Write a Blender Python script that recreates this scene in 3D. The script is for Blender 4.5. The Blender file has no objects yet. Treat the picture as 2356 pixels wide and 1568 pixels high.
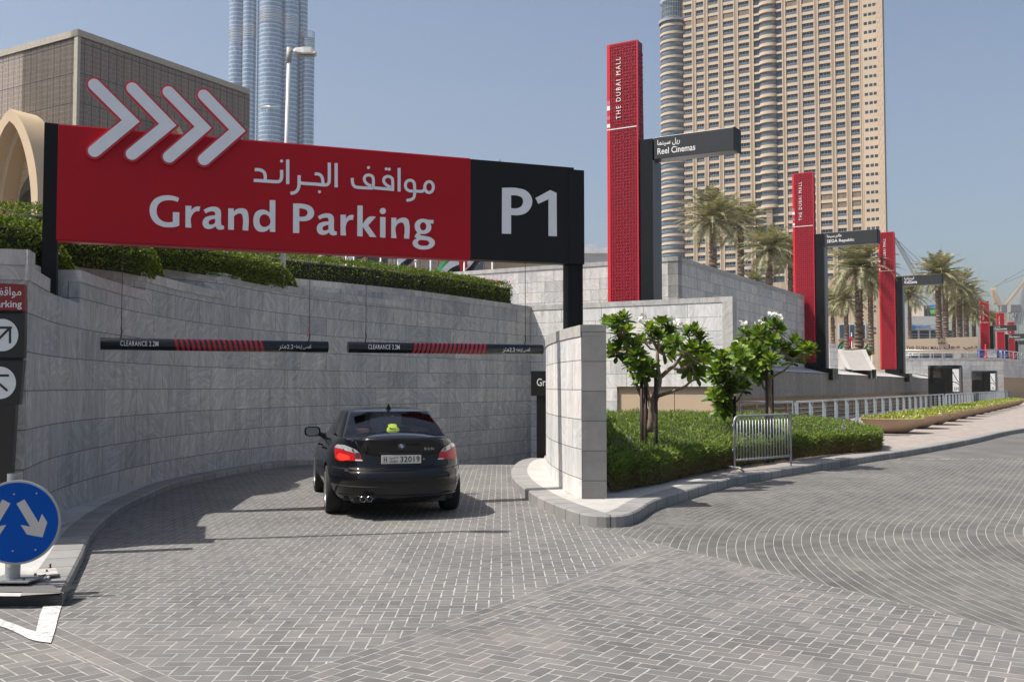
import bpy, math, random
import numpy as np
from mathutils import Vector, Matrix, geometry, noise

random.seed(7)
rng = np.random.default_rng(7)
scene = bpy.context.scene
COL = scene.collection
R = math.radians

# ------------------------------------------------------------------ camera
EYE = 1.73
FPX, CPX, CPY, HZ = 2301.0, 1178.0, 784.0, 888.0      # calibration of the view on a 2356 px wide grid
PITCH = math.atan((HZ - CPY) / FPX)
cam_data = bpy.data.cameras.new('camera')
cam_data.sensor_width = 36.0
cam_data.lens = 36.0 * FPX / 2356.0
cam_data.clip_start = 0.05
cam_data.clip_end = 6000
cam = bpy.data.objects.new('camera', cam_data)
cam.location = (0, 0, EYE)
cam.rotation_euler = (math.pi / 2 + PITCH, 0, 0)
COL.objects.link(cam)
scene.camera = cam

# ------------------------------------------------------------------ sky and sun
SUN_AZ_X, SUN_AZ_Y, SUN_EL = -0.975, -0.222, R(58.5)
SUN = Vector((SUN_AZ_X * math.cos(SUN_EL), SUN_AZ_Y * math.cos(SUN_EL), math.sin(SUN_EL))).normalized()
world = bpy.data.worlds.new('World')
scene.world = world
world.use_nodes = True
wn = world.node_tree
bg = wn.nodes['Background']
sky = wn.nodes.new('ShaderNodeTexSky')
sky.sky_type = 'NISHITA'
sky.sun_disc = False
sky.sun_elevation = SUN_EL
sky.sun_rotation = math.atan2(SUN.x, SUN.y)
sky.altitude = 0
sky.air_density = 1.0
sky.dust_density = 3.4
sky.ozone_density = 1.0
wn.links.new(sky.outputs[0], bg.inputs[0])
bg.inputs[1].default_value = 0.107
sd = bpy.data.lights.new('sun', 'SUN')
sd.energy = 5.0
sd.angle = R(0.53)
sd.color = (1.0, 0.955, 0.89)
so = bpy.data.objects.new('sun', sd)
so.rotation_euler = SUN.to_track_quat('Z', 'Y').to_euler()
so.location = (-20, -5, 40)
COL.objects.link(so)
scene.view_settings.view_transform = 'Standard'
scene.view_settings.look = 'None'
scene.view_settings.gamma = 1
scene.view_settings.exposure = 0.36
scene.cycles.max_bounces = 8
scene.cycles.transparent_max_bounces = 12

# ------------------------------------------------------------------ measuring: picture point -> place
_up = Vector((0, -math.sin(PITCH), math.cos(PITCH)))
_fw = Vector((0, math.cos(PITCH), math.sin(PITCH)))
def ray(px, py):
    return Vector((1, 0, 0)) * ((px - CPX) / FPX) + _up * ((CPY - py) / FPX) + _fw
def atz(px, py, z=0.0):
    d = ray(px, py); t = (z - EYE) / d.z
    return Vector((d.x * t, d.y * t, z))
def atY(px, py, Y):
    d = ray(px, py); t = Y / d.y
    return Vector((d.x * t, Y, EYE + d.z * t))
def onplane(px, py, p0, n):
    d = ray(px, py); o = Vector((0, 0, EYE)); n = Vector(n)
    t = (Vector(p0) - o).dot(n) / d.dot(n)
    return o + d * t

# street grid directions
G1 = Vector((0.5037, 0.8639, 0))          # along the street, away
G2 = Vector((0.8639, -0.5037, 0))         # across, towards the street
def uv(u, v, z=0.0):
    return G1 * u + G2 * v + Vector((0, 0, z))
GA = math.atan2(G1.y, G1.x)

# ------------------------------------------------------------------ tagging
def tag(o, label=None, cat=None, group=None, kind=None):
    if label: o['label'] = label
    if cat: o['category'] = cat
    if group: o['group'] = group
    if kind: o['kind'] = kind
    return o
def empty(name, loc=(0, 0, 0), label=None, cat=None, group=None, rz=0):
    o = bpy.data.objects.new(name, None)
    o.empty_display_size = 0.3
    o.location = loc; o.rotation_euler = (0, 0, rz)
    COL.objects.link(o)
    return tag(o, label, cat, group)
def copy_tree(o, parent=None):
    c = o.copy(); COL.objects.link(c); c.parent = parent
    for ch in list(KIDS.get(o.name, ())):
        copy_tree(ch, c)
    return c
KIDS = {}
def adopt(o, parent):
    if parent is not None:
        o.parent = parent
        KIDS.setdefault(parent.name, []).append(o)
def worldloc(o):
    v = Vector((0, 0, 0))
    while o is not None:
        v += o.location; o = o.parent
    return v

# ------------------------------------------------------------------ mesh builder
def frame(origin=(0, 0, 0), xdir=(1, 0, 0), up=(0, 0, 1)):
    x = Vector(xdir).normalized(); z = Vector(up).normalized(); y = z.cross(x).normalized(); z = x.cross(y)
    m = Matrix(((x.x, y.x, z.x, origin[0]), (x.y, y.y, z.y, origin[1]), (x.z, y.z, z.z, origin[2]), (0, 0, 0, 1)))
    return m
class MB:
    def __init__(s, M=None):
        s.v = []; s.f = []; s.uv = {}; s.M = M; s.smooth = set()
    def add(s, pts):
        b = len(s.v)
        for p in pts:
            p = Vector(p)
            if s.M is not None: p = s.M @ p
            s.v.append(p)
        return b
    def face(s, idx, uvs=None, sm=False):
        if uvs: s.uv[len(s.f)] = uvs
        if sm: s.smooth.add(len(s.f))
        s.f.append(tuple(idx))
    def poly(s, pts, uvs=None):
        b = s.add(pts); s.face(range(b, b + len(pts)), uvs); return s
    def box(s, c, size, M=None):
        x, y, z = [a / 2 for a in size]; c = Vector(c)
        P = [Vector((i * x, j * y, k * z)) for k in (-1, 1) for j in (-1, 1) for i in (-1, 1)]
        if M is not None: P = [M @ p for p in P]
        b = s.add([c + p for p in P])
        for q in ((0, 2, 3, 1), (4, 5, 7, 6), (0, 1, 5, 4), (2, 6, 7, 3), (0, 4, 6, 2), (1, 3, 7, 5)):
            s.face([b + i for i in q])
        return s
    def bbox(s, lo, hi):
        lo = Vector(lo); hi = Vector(hi)
        return s.box((lo + hi) / 2, [abs(a) for a in (hi - lo)])
    def prism(s, pts, z0, z1, top=True, bottom=True):
        n = len(pts)
        b = s.add([(p[0], p[1], z0) for p in pts] + [(p[0], p[1], z1) for p in pts])
        for i in range(n):
            j = (i + 1) % n
            s.face((b + i, b + j, b + n + j, b + n + i))
        if n <= 4:
            if top: s.face([b + n + i for i in range(n)])
            if bottom: s.face([b + n - 1 - i for i in range(n)])
        else:
            tr = geometry.tessellate_polygon([[Vector((p[0], p[1], 0)) for p in pts]])
            for t in tr:
                if top: s.face([b + n + i for i in t])
                if bottom: s.face([b + i for i in reversed(t)])
        return s
    def tube(s, pts, rad, n=8, cap=True, closed=False):
        pts = [Vector(p) for p in pts]
        if not isinstance(rad, (list, tuple)): rad = [rad] * len(pts)
        rings = []
        a = None
        for i, p in enumerate(pts):
            if closed: d = pts[(i + 1) % len(pts)] - pts[i - 1]
            else: d = pts[min(i + 1, len(pts) - 1)] - pts[max(i - 1, 0)]
            d.normalize()
            if a is None:
                a = d.orthogonal().normalized()
            else:
                a = (a - d * a.dot(d))
                if a.length < 1e-5: a = d.orthogonal()
                a.normalize()
            bb = d.cross(a)
            rings.append(s.add([p + (a * math.cos(2 * math.pi * k / n) + bb * math.sin(2 * math.pi * k / n)) * rad[i] for k in range(n)]))
        m = len(rings)
        for i in range(m if closed else m - 1):
            r0 = rings[i]; r1 = rings[(i + 1) % m]
            for k in range(n):
                k2 = (k + 1) % n
                s.face((r0 + k, r0 + k2, r1 + k2, r1 + k), sm=True)
        if cap and not closed:
            s.face([rings[0] + n - 1 - k for k in range(n)])
            s.face([rings[-1] + k for k in range(n)])
        return s
    def lathe(s, prof, n=32, c=(0, 0, 0), axis=None, sm=True):
        c = Vector(c)
        Mx = axis if axis is not None else Matrix.Identity(3)
        rings = []
        for (r, z) in prof:
            rings.append(s.add([c + Mx @ Vector((r * math.cos(2 * math.pi * k / n), r * math.sin(2 * math.pi * k / n), z)) for k in range(n)]))
        for a, b in zip(rings, rings[1:]):
            for k in range(n):
                k2 = (k + 1) % n
                s.face((a + k, a + k2, b + k2, b + k), sm=sm)
        return s
    def flat(s, loops, f, depth=0.0):
        """filled 2D polygon with holes; f maps (x, y, d) to a point; depth > 0 gives it thickness"""
        L = [[Vector((p[0], p[1], 0)) for p in lp] for lp in loops]
        tr = geometry.tessellate_polygon(L)
        flatp = [p for lp in L for p in lp]
        b = s.add([f(p.x, p.y, depth) for p in flatp])
        for t in tr: s.face([b + i for i in t])
        if depth:
            b2 = s.add([f(p.x, p.y, 0) for p in flatp])
            k = 0
            for lp in L:
                n = len(lp)
                for i in range(n):
                    j = (i + 1) % n
                    s.face((b + k + i, b2 + k + i, b2 + k + j, b + k + j))
                k += n
        return s
    def text(s, st, f, depth=0.0):
        V, T = st
        b = s.add([f(p[0], p[1], depth) for p in V])
        for t in T: s.face([b + i for i in t])
        return s
    def grid(s, P, sm=True, uvs=None, closed=False):
        """P: list of rows of points"""
        m = len(P[0]); bs = [s.add(r) for r in P]
        for i in range(len(P) - 1):
            for k in range(m if closed else m - 1):
                k2 = (k + 1) % m
                u = None
                if uvs: u = [uvs[i][k], uvs[i][k + 1], uvs[i + 1][k + 1], uvs[i + 1][k]]
                s.face((bs[i] + k, bs[i] + k2, bs[i + 1] + k2, bs[i + 1] + k), u, sm)
        return s
    def build(s, name, m, parent=None, origin=None, bevel=0, label=None, cat=None, group=None, kind=None, local=False):
        me = bpy.data.meshes.new(name)
        if parent is not None:
            o0 = Vector((0, 0, 0)) if local else worldloc(parent)
            loc = Vector((0, 0, 0))
        elif origin is not None:
            o0 = Vector(origin); loc = o0
        elif s.v and not local:
            xs = [p.x for p in s.v]; ys = [p.y for p in s.v]; zs = [p.z for p in s.v]
            o0 = Vector(((min(xs) + max(xs)) / 2, (min(ys) + max(ys)) / 2, min(zs))); loc = o0
        else:
            o0 = Vector((0, 0, 0)); loc = o0
        me.from_pydata([p - o0 for p in s.v], [], s.f)
        if s.uv:
            ul = me.uv_layers.new(name='UVMap')
            for fi, us in s.uv.items():
                ls = me.polygons[fi].loop_start
                for k, q in enumerate(us): ul.data[ls + k].uv = q
        if s.smooth:
            for fi in s.smooth: me.polygons[fi].use_smooth = True
        if m is not None: me.materials.append(m)
        o = bpy.data.objects.new(name, me)
        COL.objects.link(o)
        o.location = loc
        adopt(o, parent)
        if bevel:
            bv = o.modifiers.new('bevel', 'BEVEL'); bv.width = bevel; bv.segments = 2; bv.limit_method = 'ANGLE'; bv.angle_limit = R(40)
        return tag(o, label, cat, group, kind)
def npmesh(name, V, F, m, parent=None, origin=(0, 0, 0), mi=None, mats=None, nside=4):
    """fast mesh of equal-sided faces; V (n,3), F (m,nside)"""
    V = np.asarray(V, dtype=np.float32) - np.asarray(origin, dtype=np.float32)
    F = np.asarray(F, dtype=np.int32)
    me = bpy.data.meshes.new(name)
    me.vertices.add(len(V)); me.vertices.foreach_set('co', V.ravel())
    me.loops.add(F.size); me.loops.foreach_set('vertex_index', F.ravel())
    me.polygons.add(len(F)); me.polygons.foreach_set('loop_start', np.arange(len(F), dtype=np.int32) * nside)
    me.update(calc_edges=True)
    for q in (mats or [m]): me.materials.append(q)
    if mi is not None: me.polygons.foreach_set('material_index', np.asarray(mi, dtype=np.int32))
    o = bpy.data.objects.new(name, me); COL.objects.link(o)
    o.location = origin if parent is None else (Vector(origin) - worldloc(parent))
    adopt(o, parent)
    return o

# ------------------------------------------------------------------ materials
class N:
    """small node helper"""
    def __init__(s, name):
        s.m = bpy.data.materials.new(name); s.m.use_nodes = True
        s.t = s.m.node_tree; s.b = s.t.nodes['Principled BSDF']; s.out = s.t.nodes['Material Output']
    def n(s, typ, **kw):
        q = s.t.nodes.new(typ)
        ins = kw.pop('ins', {})
        for k, v in kw.items(): setattr(q, k, v)
        for k, v in ins.items():
            if hasattr(v, 'is_output') or isinstance(v, bpy.types.NodeSocket): s.t.links.new(v, q.inputs[k])
            else: q.inputs[k].default_value = v
        return q
    def math(s, op, a, b=None, c=None):
        q = s.t.nodes.new('ShaderNodeMath'); q.operation = op
        for i, v in enumerate((a, b, c)):
            if v is None: continue
            if isinstance(v, bpy.types.NodeSocket): s.t.links.new(v, q.inputs[i])
            else: q.inputs[i].default_value = v
        return q.outputs[0]
    def mix(s, fac, a, b, blend='MIX'):
        q = s.t.nodes.new('ShaderNodeMix'); q.data_type = 'RGBA'; q.blend_type = blend
        for k, v in ((0, fac), (6, a), (7, b)):
            if isinstance(v, bpy.types.NodeSocket): s.t.links.new(v, q.inputs[k])
            else: q.inputs[k].default_value = v if k == 0 else (*v, 1) if len(v) == 3 else v
        return q.outputs[2]
    def ramp(s, fac, stops):
        q = s.t.nodes.new('ShaderNodeValToRGB'); s.t.links.new(fac, q.inputs[0])
        e = q.color_ramp.elements
        while len(e) < len(stops): e.new(0.5)
        for i, (p, c) in enumerate(stops):
            e[i].position = p; e[i].color = (*c, 1) if len(c) == 3 else c
        return q.outputs[0]
    def noise(s, scale, vec=None, detail=3, rough=0.55, dist=0.0):
        q = s.t.nodes.new('ShaderNodeTexNoise'); q.inputs['Scale'].default_value = scale
        q.inputs['Detail'].default_value = detail; q.inputs['Roughness'].default_value = rough; q.inputs['Distortion'].default_value = dist
        s.t.links.new(vec if vec is not None else s.pos(), q.inputs['Vector'])
        return q.outputs[0]
    def pos(s):
        if not hasattr(s, '_p'): s._p = s.t.nodes.new('ShaderNodeNewGeometry')
        return s._p.outputs['Position']
    def obj(s):
        if not hasattr(s, '_o'): s._o = s.t.nodes.new('ShaderNodeTexCoord')
        return s._o.outputs['Object']
    def uvc(s):
        if not hasattr(s, '_o'): s._o = s.t.nodes.new('ShaderNodeTexCoord')
        return s._o.outputs['UV']
    def island(s):
        s.pos(); return s._p.outputs['Random Per Island']
    def color(s, v):
        if isinstance(v, bpy.types.NodeSocket): s.t.links.new(v, s.b.inputs['Base Color'])
        else: s.b.inputs['Base Color'].default_value = (*v, 1)
    def set(s, k, v):
        if isinstance(v, bpy.types.NodeSocket): s.t.links.new(v, s.b.inputs[k])
        else: s.b.inputs[k].default_value = v
    def bump(s, h, strength=0.3, dist=0.01):
        q = s.t.nodes.new('ShaderNodeBump'); q.inputs['Strength'].default_value = strength; q.inputs['Distance'].default_value = dist
        s.t.links.new(h, q.inputs['Height']); s.t.links.new(q.outputs[0], s.b.inputs['Normal'])
def plain(name, col, rough=0.6, metal=0.0, var=0.12, scale=3.0, bump=0.0, bscale=60, coat=0.0, spec=None):
    k = N(name)
    f = k.noise(scale, detail=5)
    lo = [c * (1 - var) for c in col]; hi = [min(1, c * (1 + var)) for c in col]
    k.color(k.ramp(f, [(0.3, lo), (0.7, hi)]))
    k.set('Roughness', rough); k.set('Metallic', metal)
    if coat: k.set('Coat Weight', coat); k.set('Coat Roughness', 0.03)
    if spec is not None: k.set('Specular IOR Level', spec)
    if bump: k.bump(k.noise(bscale, detail=4), bump)
    return k.m
def srgb(r, g, b):
    f = lambda c: (c / 255 / 12.92) if c <= 10 else ((c / 255 + 0.055) / 1.055) ** 2.4
    return (f(r), f(g), f(b))

def stone(name, base=(0.405, 0.41, 0.405), light=(0.585, 0.585, 0.57), bw=1.05, bh=0.42, vein=1.0, joint=(0.10, 0.095, 0.09), jw=0.006, off=0.5, scale=1.0, rough=0.55):
    """veined grey gneiss cladding; expects UV in metres"""
    k = N(name)
    br = k.n('ShaderNodeTexBrick', offset=off, offset_frequency=2, squash=1.35, squash_frequency=3, ins={'Vector': k.uvc(), 'Color1': (0, 0, 0, 1), 'Color2': (1, 1, 1, 1), 'Mortar': (0.5, 0.5, 0.5, 1),
             'Scale': 1.0, 'Mortar Size': jw, 'Mortar Smooth': 0.2, 'Bias': 0.0, 'Brick Width': bw, 'Row Height': bh})
    rnd = k.n('ShaderNodeSeparateColor', ins={0: br.outputs['Color']}).outputs[0]
    ang = k.math('MULTIPLY', rnd, 9.0)
    rot = k.n('ShaderNodeVectorRotate', rotation_type='Z_AXIS', ins={'Vector': k.uvc(), 'Center': (3.1, 2.2, 0), 'Angle': ang}).outputs[0]
    ofs = k.n('ShaderNodeVectorMath', operation='ADD', ins={0: rot, 1: k.n('ShaderNodeCombineXYZ', ins={0: k.math('MULTIPLY', rnd, 37.0), 2: k.math('MULTIPLY', rnd, 17.0)}).outputs[0]}).outputs[0]
    warp = k.n('ShaderNodeTexNoise', ins={'Vector': ofs, 'Scale': 1.6 * scale, 'Detail': 2.0})
    wv = k.n('ShaderNodeVectorMath', operation='SCALE', ins={0: warp.outputs['Color'], 'Scale': 0.55}).outputs[0]
    st = k.n('ShaderNodeMapping', ins={'Vector': k.n('ShaderNodeVectorMath', operation='ADD', ins={0: ofs, 1: wv}).outputs[0], 'Scale': (2.6 * scale, 17.0 * scale, 5)}).outputs[0]
    f1 = k.noise(1.0, st, detail=9, rough=0.68, dist=0.5)
    f2 = k.noise(2.4, k.n('ShaderNodeMapping', ins={'Vector': ofs, 'Scale': (1, 1.7, 1)}).outputs[0], detail=6)
    c = k.ramp(f1, [(0.30, [a * 0.80 for a in base]), (0.47, base), (0.56, [a * 0.6 + b * 0.4 for a, b in zip(base, light)]), (0.66, light), (0.8, [b * 1.08 for b in light])])
    
    tint = k.ramp(k.math('FRACT', k.math('MULTIPLY', rnd, 7.13)), [(0.0, (0.80, 0.82, 0.83)), (0.4, (0.97, 0.97, 0.97)), (0.75, (1.02, 1.0, 0.98)), (1.0, (1.13, 1.10, 1.05))])
    c = k.mix(1.0, c, tint, 'MULTIPLY')
    c = k.mix(k.math('MULTIPLY', k.math('GREATER_THAN', f2, 0.64), 0.35), c, [a * 0.6 for a in base])
    # streaks and dust of weather
    mp = k.n('ShaderNodeMapping', ins={'Vector': k.uvc(), 'Scale': (3.0, 0.25, 1)}).outputs[0]
    w = k.ramp(k.noise(1.3, mp, detail=5), [(0.33, (0.74, 0.73, 0.71)), (0.55, (1.0, 1.0, 1.0)), (0.7, (1.06, 1.06, 1.05))])
    c = k.mix(0.8, c, w, 'MULTIPLY')
    c = k.mix(br.outputs['Fac'], c, joint)
    k.color(c); k.set('Roughness', rough); k.set('Specular IOR Level', 0.35)
    h = k.math('SUBTRACT', k.math('MULTIPLY', f1, 0.15), k.math('MULTIPLY', br.outputs['Fac'], 1.0))
    k.bump(h, 0.5, 0.004)
    return k.m

# ------------------------------------------------------------------ lettering
_txt = {}
def text2d(body, size=1.0, bold=0.0, spacing=1.0):
    key = (body, bold, spacing)
    if key not in _txt:
        c = bpy.data.curves.new('lettering', 'FONT'); c.body = body; c.size = 1; c.offset = bold; c.space_character = spacing
        c.resolution_u = 3
        o = bpy.data.objects.new('lettering', c); COL.objects.link(o)
        dg = bpy.context.evaluated_depsgraph_get()
        m = bpy.data.meshes.new_from_object(o.evaluated_get(dg))
        V = [(v.co.x, v.co.y) for v in m.vertices]; T = [tuple(p.vertices) for p in m.polygons]
        bpy.data.objects.remove(o); bpy.data.curves.remove(c); bpy.data.meshes.remove(m)
        _txt[key] = (V, T)
    V, T = _txt[key]
    return ([(x * size, y * size) for x, y in V], T)
def textfit(body, x0, x1, y0, y1, bold=0.0, spacing=1.0):
    """lettering scaled into the rectangle"""
    V, T = text2d(body, 1.0, bold, spacing)
    ax = min(v[0] for v in V); bx = max(v[0] for v in V); ay = min(v[1] for v in V); by = max(v[1] for v in V)
    return ([(x0 + (x - ax) / (bx - ax) * (x1 - x0), y0 + (y - ay) / (by - ay) * (y1 - y0)) for x, y in V], T)
_AR = {'ا': (0xFE8D, 0), 'أ': (0xFE83, 0), 'إ': (0xFE87, 0), 'د': (0xFEA9, 0), 'ر': (0xFEAD, 0), 'ز': (0xFEAF, 0), 'و': (0xFEED, 0), 'ى': (0xFEEF, 0),
       'ب': (0xFE8F, 1), 'ت': (0xFE95, 1), 'ج': (0xFE9D, 1), 'س': (0xFEB1, 1), 'ص': (0xFEB9, 1), 'ع': (0xFEC9, 1), 'ف': (0xFED1, 1), 'ق': (0xFED5, 1),
       'ك': (0xFED9, 1), 'ل': (0xFEDD, 1), 'م': (0xFEE1, 1), 'ن': (0xFEE5, 1), 'ي': (0xFEF1, 1), 'ة': (0xFE93, 0), 'ح': (0xFEA1, 1)}
def arabic(s):
    words = []
    for w in s.split(' '):
        if w and w[0] not in _AR: words.append(w); continue
        out = []
        for i, ch in enumerate(w):
            b, dual = _AR[ch]
            prev = i > 0 and _AR[w[i - 1]][1]
            nxt = i < len(w) - 1 and dual
            out.append(chr(b + (3 if prev and nxt else 1 if prev else 2 if nxt else 0)))
        words.append(''.join(reversed(out)))
    return ' '.join(reversed(words))
def smooth_loop(pts, sharp=50, seg=5):
    """closed outline: corners sharper than `sharp` stay, the rest becomes a smooth curve"""
    n = len(pts); P = [Vector(p) for p in pts]; out = []
    tan_in = []; tan_out = []
    for i in range(n):
        a = P[i] - P[i - 1]; b = P[(i + 1) % n] - P[i]
        ang = math.degrees(a.angle(b)) if a.length > 1e-9 and b.length > 1e-9 else 0
        if ang > sharp: tan_in.append(a.normalized()); tan_out.append(b.normalized())
        else:
            t = (a.normalized() * b.length + b.normalized() * a.length).normalized(); tan_in.append(t); tan_out.append(t)
    for i in range(n):
        p, q = P[i], P[(i + 1) % n]; L = (q - p).length
        t0, t1 = tan_out[i], tan_in[(i + 1) % n]
        straight = (q - p).normalized()
        k = 1 if (t0.dot(straight) > 0.9995 and t1.dot(straight) > 0.9995) else seg
        for j in range(k):
            t = j / k
            out.append(p * (2 * t**3 - 3 * t**2 + 1) + t0 * L * (t**3 - 2 * t**2 + t) + q * (-2 * t**3 + 3 * t**2) + t1 * L * (t**3 - t**2))
    return [(v.x, v.y) for v in out]
def stroke(pts, w, seg=6, sharp=60, closed=False, round_ends=False):
    """outline(s) of a pen stroke of width w along a smoothed path -> list of quads (each a 4-point loop)"""
    P = [Vector(p) for p in pts]; path = []
    n = len(P)
    for i in range(n - 1 if not closed else n):
        p0 = P[i - 1] if (i > 0 or closed) else P[0]; p1 = P[i]; p2 = P[(i + 1) % n]
        p3 = P[(i + 2) % n] if (i + 2 < n or closed) else P[-1]
        for j in range(seg):
            t = j / seg
            path.append(0.5 * ((2 * p1) + (p2 - p0) * t + (2 * p0 - 5 * p1 + 4 * p2 - p3) * t * t + (3 * p1 - p0 - 3 * p2 + p3) * t**3))
    if not closed: path.append(P[-1])
    m = len(path); L = []; Rr = []
    for i in range(m):
        a = path[i - 1] if (i > 0 or closed) else path[i]; b = path[(i + 1) % m] if (i < m - 1 or closed) else path[i]
        d = (b - a); d = d.normalized() if d.length > 1e-9 else Vector((1, 0)); nn = Vector((-d.y, d.x)) * (w / 2)
        L.append(path[i] + nn); Rr.append(path[i] - nn)
    q = []
    for i in range(m if closed else m - 1):
        j = (i + 1) % m
        q.append([L[i], L[j], Rr[j], Rr[i]])
    return q
def disc(cx, cy, r, n=20, ry=None):
    ry = ry or r
    return [(cx + r * math.cos(2 * math.pi * i / n), cy + ry * math.sin(2 * math.pi * i / n)) for i in range(n)]
def resample(pts, step):
    """Catmull-Rom through the points, then equal steps"""
    P = [Vector(p) for p in pts]; d = []
    for i in range(len(P) - 1):
        p0 = P[max(i - 1, 0)]; p1 = P[i]; p2 = P[i + 1]; p3 = P[min(i + 2, len(P) - 1)]
        for j in range(20):
            t = j / 20
            d.append(0.5 * ((2 * p1) + (p2 - p0) * t + (2 * p0 - 5 * p1 + 4 * p2 - p3) * t * t + (3 * p1 - p0 - 3 * p2 + p3) * t**3))
    d.append(P[-1])
    tot = sum((b - a).length for a, b in zip(d, d[1:])); n = max(2, int(round(tot / step))); out = [d[0]]; acc = 0; k = 1; want = tot / n
    for a, b in zip(d, d[1:]):
        L = (b - a).length
        while acc + L >= want * k - 1e-9 and k < n:
            out.append(a.lerp(b, (want * k - acc) / L)); k += 1
        acc += L
    out.append(d[-1])
    return out
# ================================================================== materials of the place
M = {}
def paver_mat(name, c0, c1, warm, dirt=0.5):
    k = N(name)
    r = k.island()
    c = k.ramp(r, [(0.0, c0), (0.55, [(a + b) / 2 for a, b in zip(c0, c1)]), (0.93, c1), (1.0, warm)])
    big = k.ramp(k.noise(0.55, detail=5, rough=0.6), [(0.32, (0.76, 0.75, 0.74)), (0.48, (0.98, 0.98, 0.98)), (0.66, (1.32, 1.29, 1.24))])
    c = k.mix(dirt, c, big, 'MULTIPLY')
    mid = k.ramp(k.noise(7, detail=4), [(0.35, (0.86, 0.86, 0.86)), (0.65, (1.1, 1.1, 1.1))])
    c = k.mix(0.5, c, mid, 'MULTIPLY')
    gr = k.ramp(k.noise(260, detail=2), [(0.35, (0.72, 0.72, 0.72)), (0.65, (1.22, 1.22, 1.22))])
    c = k.mix(0.55, c, gr, 'MULTIPLY')
    st = k.ramp(k.noise(1.7, detail=6, rough=0.7, dist=0.4), [(0.58, (1, 1, 1)), (0.70, (0.66, 0.65, 0.64))])
    c = k.mix(0.5, c, st, 'MULTIPLY')
    lane = k.ramp(k.noise(1.0, k.n('ShaderNodeMapping', ins={'Vector': k.pos(), 'Rotation': (0, 0, 0.12), 'Scale': (1.5, 0.22, 1)}).outputs[0], detail=4), [(0.36, (0.80, 0.80, 0.80)), (0.5, (1, 1, 1)), (0.66, (1.16, 1.15, 1.13))])
    c = k.mix(0.5, c, lane, 'MULTIPLY')
    spot = k.ramp(k.noise(6.5, detail=2, dist=1.0), [(0.715, (1, 1, 1)), (0.74, (0.5, 0.49, 0.48))])
    c = k.mix(0.8, c, spot, 'MULTIPLY')
    k.color(c); k.set('Roughness', 0.8); k.set('Specular IOR Level', 0.3)
    k.bump(k.noise(190, detail=3), 0.35, 0.003)
    return k.m
M['paver'] = paver_mat('grey_pavers', (0.134, 0.129, 0.123), (0.170, 0.164, 0.157), (0.172, 0.163, 0.154))
M['paver2'] = paver_mat('grey_brown_pavers', (0.124, 0.119, 0.114), (0.178, 0.170, 0.162), (0.182, 0.167, 0.155), 0.7)
M['paver3'] = paver_mat('grey_curved_pavers', (0.110, 0.106, 0.098), (0.148, 0.142, 0.132), (0.15, 0.142, 0.13), 0.7)
def sandmat():
    k = N('joint_sand')
    sc_ = k.ramp(k.noise(9, detail=5), [(0.3, (0.20, 0.19, 0.172)), (0.45, (0.33, 0.32, 0.295)), (0.7, (0.45, 0.435, 0.405))]); k.color(k.mix(k.ramp(k.noise(0.8, detail=5, rough=0.65), [(0.36, (0.55, 0.55, 0.55)), (0.54, (1.0, 1.0, 1.0))]), (0.165, 0.16, 0.15), sc_)); k.set('Roughness', 0.95)
    return k.m
M['sand'] = sandmat()
M['road_far'] = plain('distant_paving', (0.13, 0.125, 0.117), 0.85, var=0.15, scale=0.6)
def concmat(name, c, j=None, bw=0.9, bh=0.3, jc=(0.16, 0.155, 0.15), jw=0.006, var=0.12, tint=None):
    k = N(name)
    cc = k.ramp(k.noise(1.4, detail=7, rough=0.65), [(0.3, [a * (1 - var) for a in c]), (0.7, [a * (1 + var) for a in c])])
    cc = k.mix(0.5, cc, k.ramp(k.noise(160, detail=2), [(0.3, (0.82,) * 3), (0.7, (1.15,) * 3)]), 'MULTIPLY')
    cc = k.mix(0.7, cc, k.ramp(k.noise(4.5, detail=6, rough=0.7), [(0.3, (0.8, 0.79, 0.78)), (0.55, (1, 1, 1))]), 'MULTIPLY')
    if j:
        src = k.uvc() if j == 'uv' else k.n('ShaderNodeMapping', ins={'Vector': k.pos(), 'Rotation': (0, 0, -GA)}).outputs[0]
        br = k.n('ShaderNodeTexBrick', ins={'Vector': src, 'Color1': (0.86, 0.86, 0.86, 1), 'Color2': (1.08, 1.06, 1.04, 1) if not tint else tint, 'Mortar': (0.7, 0.7, 0.7, 1),
                 'Scale': 1.0, 'Mortar Size': jw, 'Mortar Smooth': 0.1, 'Brick Width': bw, 'Row Height': bh})
        cc = k.mix(1.0, cc, br.outputs['Color'], 'MULTIPLY')
        cc = k.mix(br.outputs['Fac'], cc, jc)
    k.color(cc); k.set('Roughness', 0.75); k.set('Specular IOR Level', 0.3)
    k.bump(k.noise(120, detail=3), 0.25, 0.002)
    return k.m
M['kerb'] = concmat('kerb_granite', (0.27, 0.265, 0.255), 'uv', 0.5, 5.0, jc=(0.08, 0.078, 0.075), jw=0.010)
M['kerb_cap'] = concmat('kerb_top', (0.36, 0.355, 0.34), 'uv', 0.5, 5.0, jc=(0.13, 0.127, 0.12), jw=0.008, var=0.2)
M['slab'] = concmat('pale_concrete_paving', (0.43, 0.415, 0.39), None)
M['leftslab'] = concmat('grey_slab_paving', (0.46, 0.45, 0.43), None)
M['walk'] = concmat('pink_beige_paving', (0.34, 0.295, 0.26), 'pos', 0.4, 0.2, jc=(0.29, 0.26, 0.23), jw=0.006, var=0.08, tint=(1.05, 1.03, 1.02, 1))
M['stone'] = stone('grey_veined_stone')
M['stone_sunlit'] = stone('sunlit_veined_stone', (0.68, 0.67, 0.65), (0.82, 0.81, 0.785))  # paler copy of the ramp wall stone, sunlight put into its colour
M['stone_cap'] = stone('wall_cap_stone', (0.44, 0.435, 0.42), (0.56, 0.55, 0.53), bw=1.2, bh=50, off=0, jw=0.004)
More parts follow.
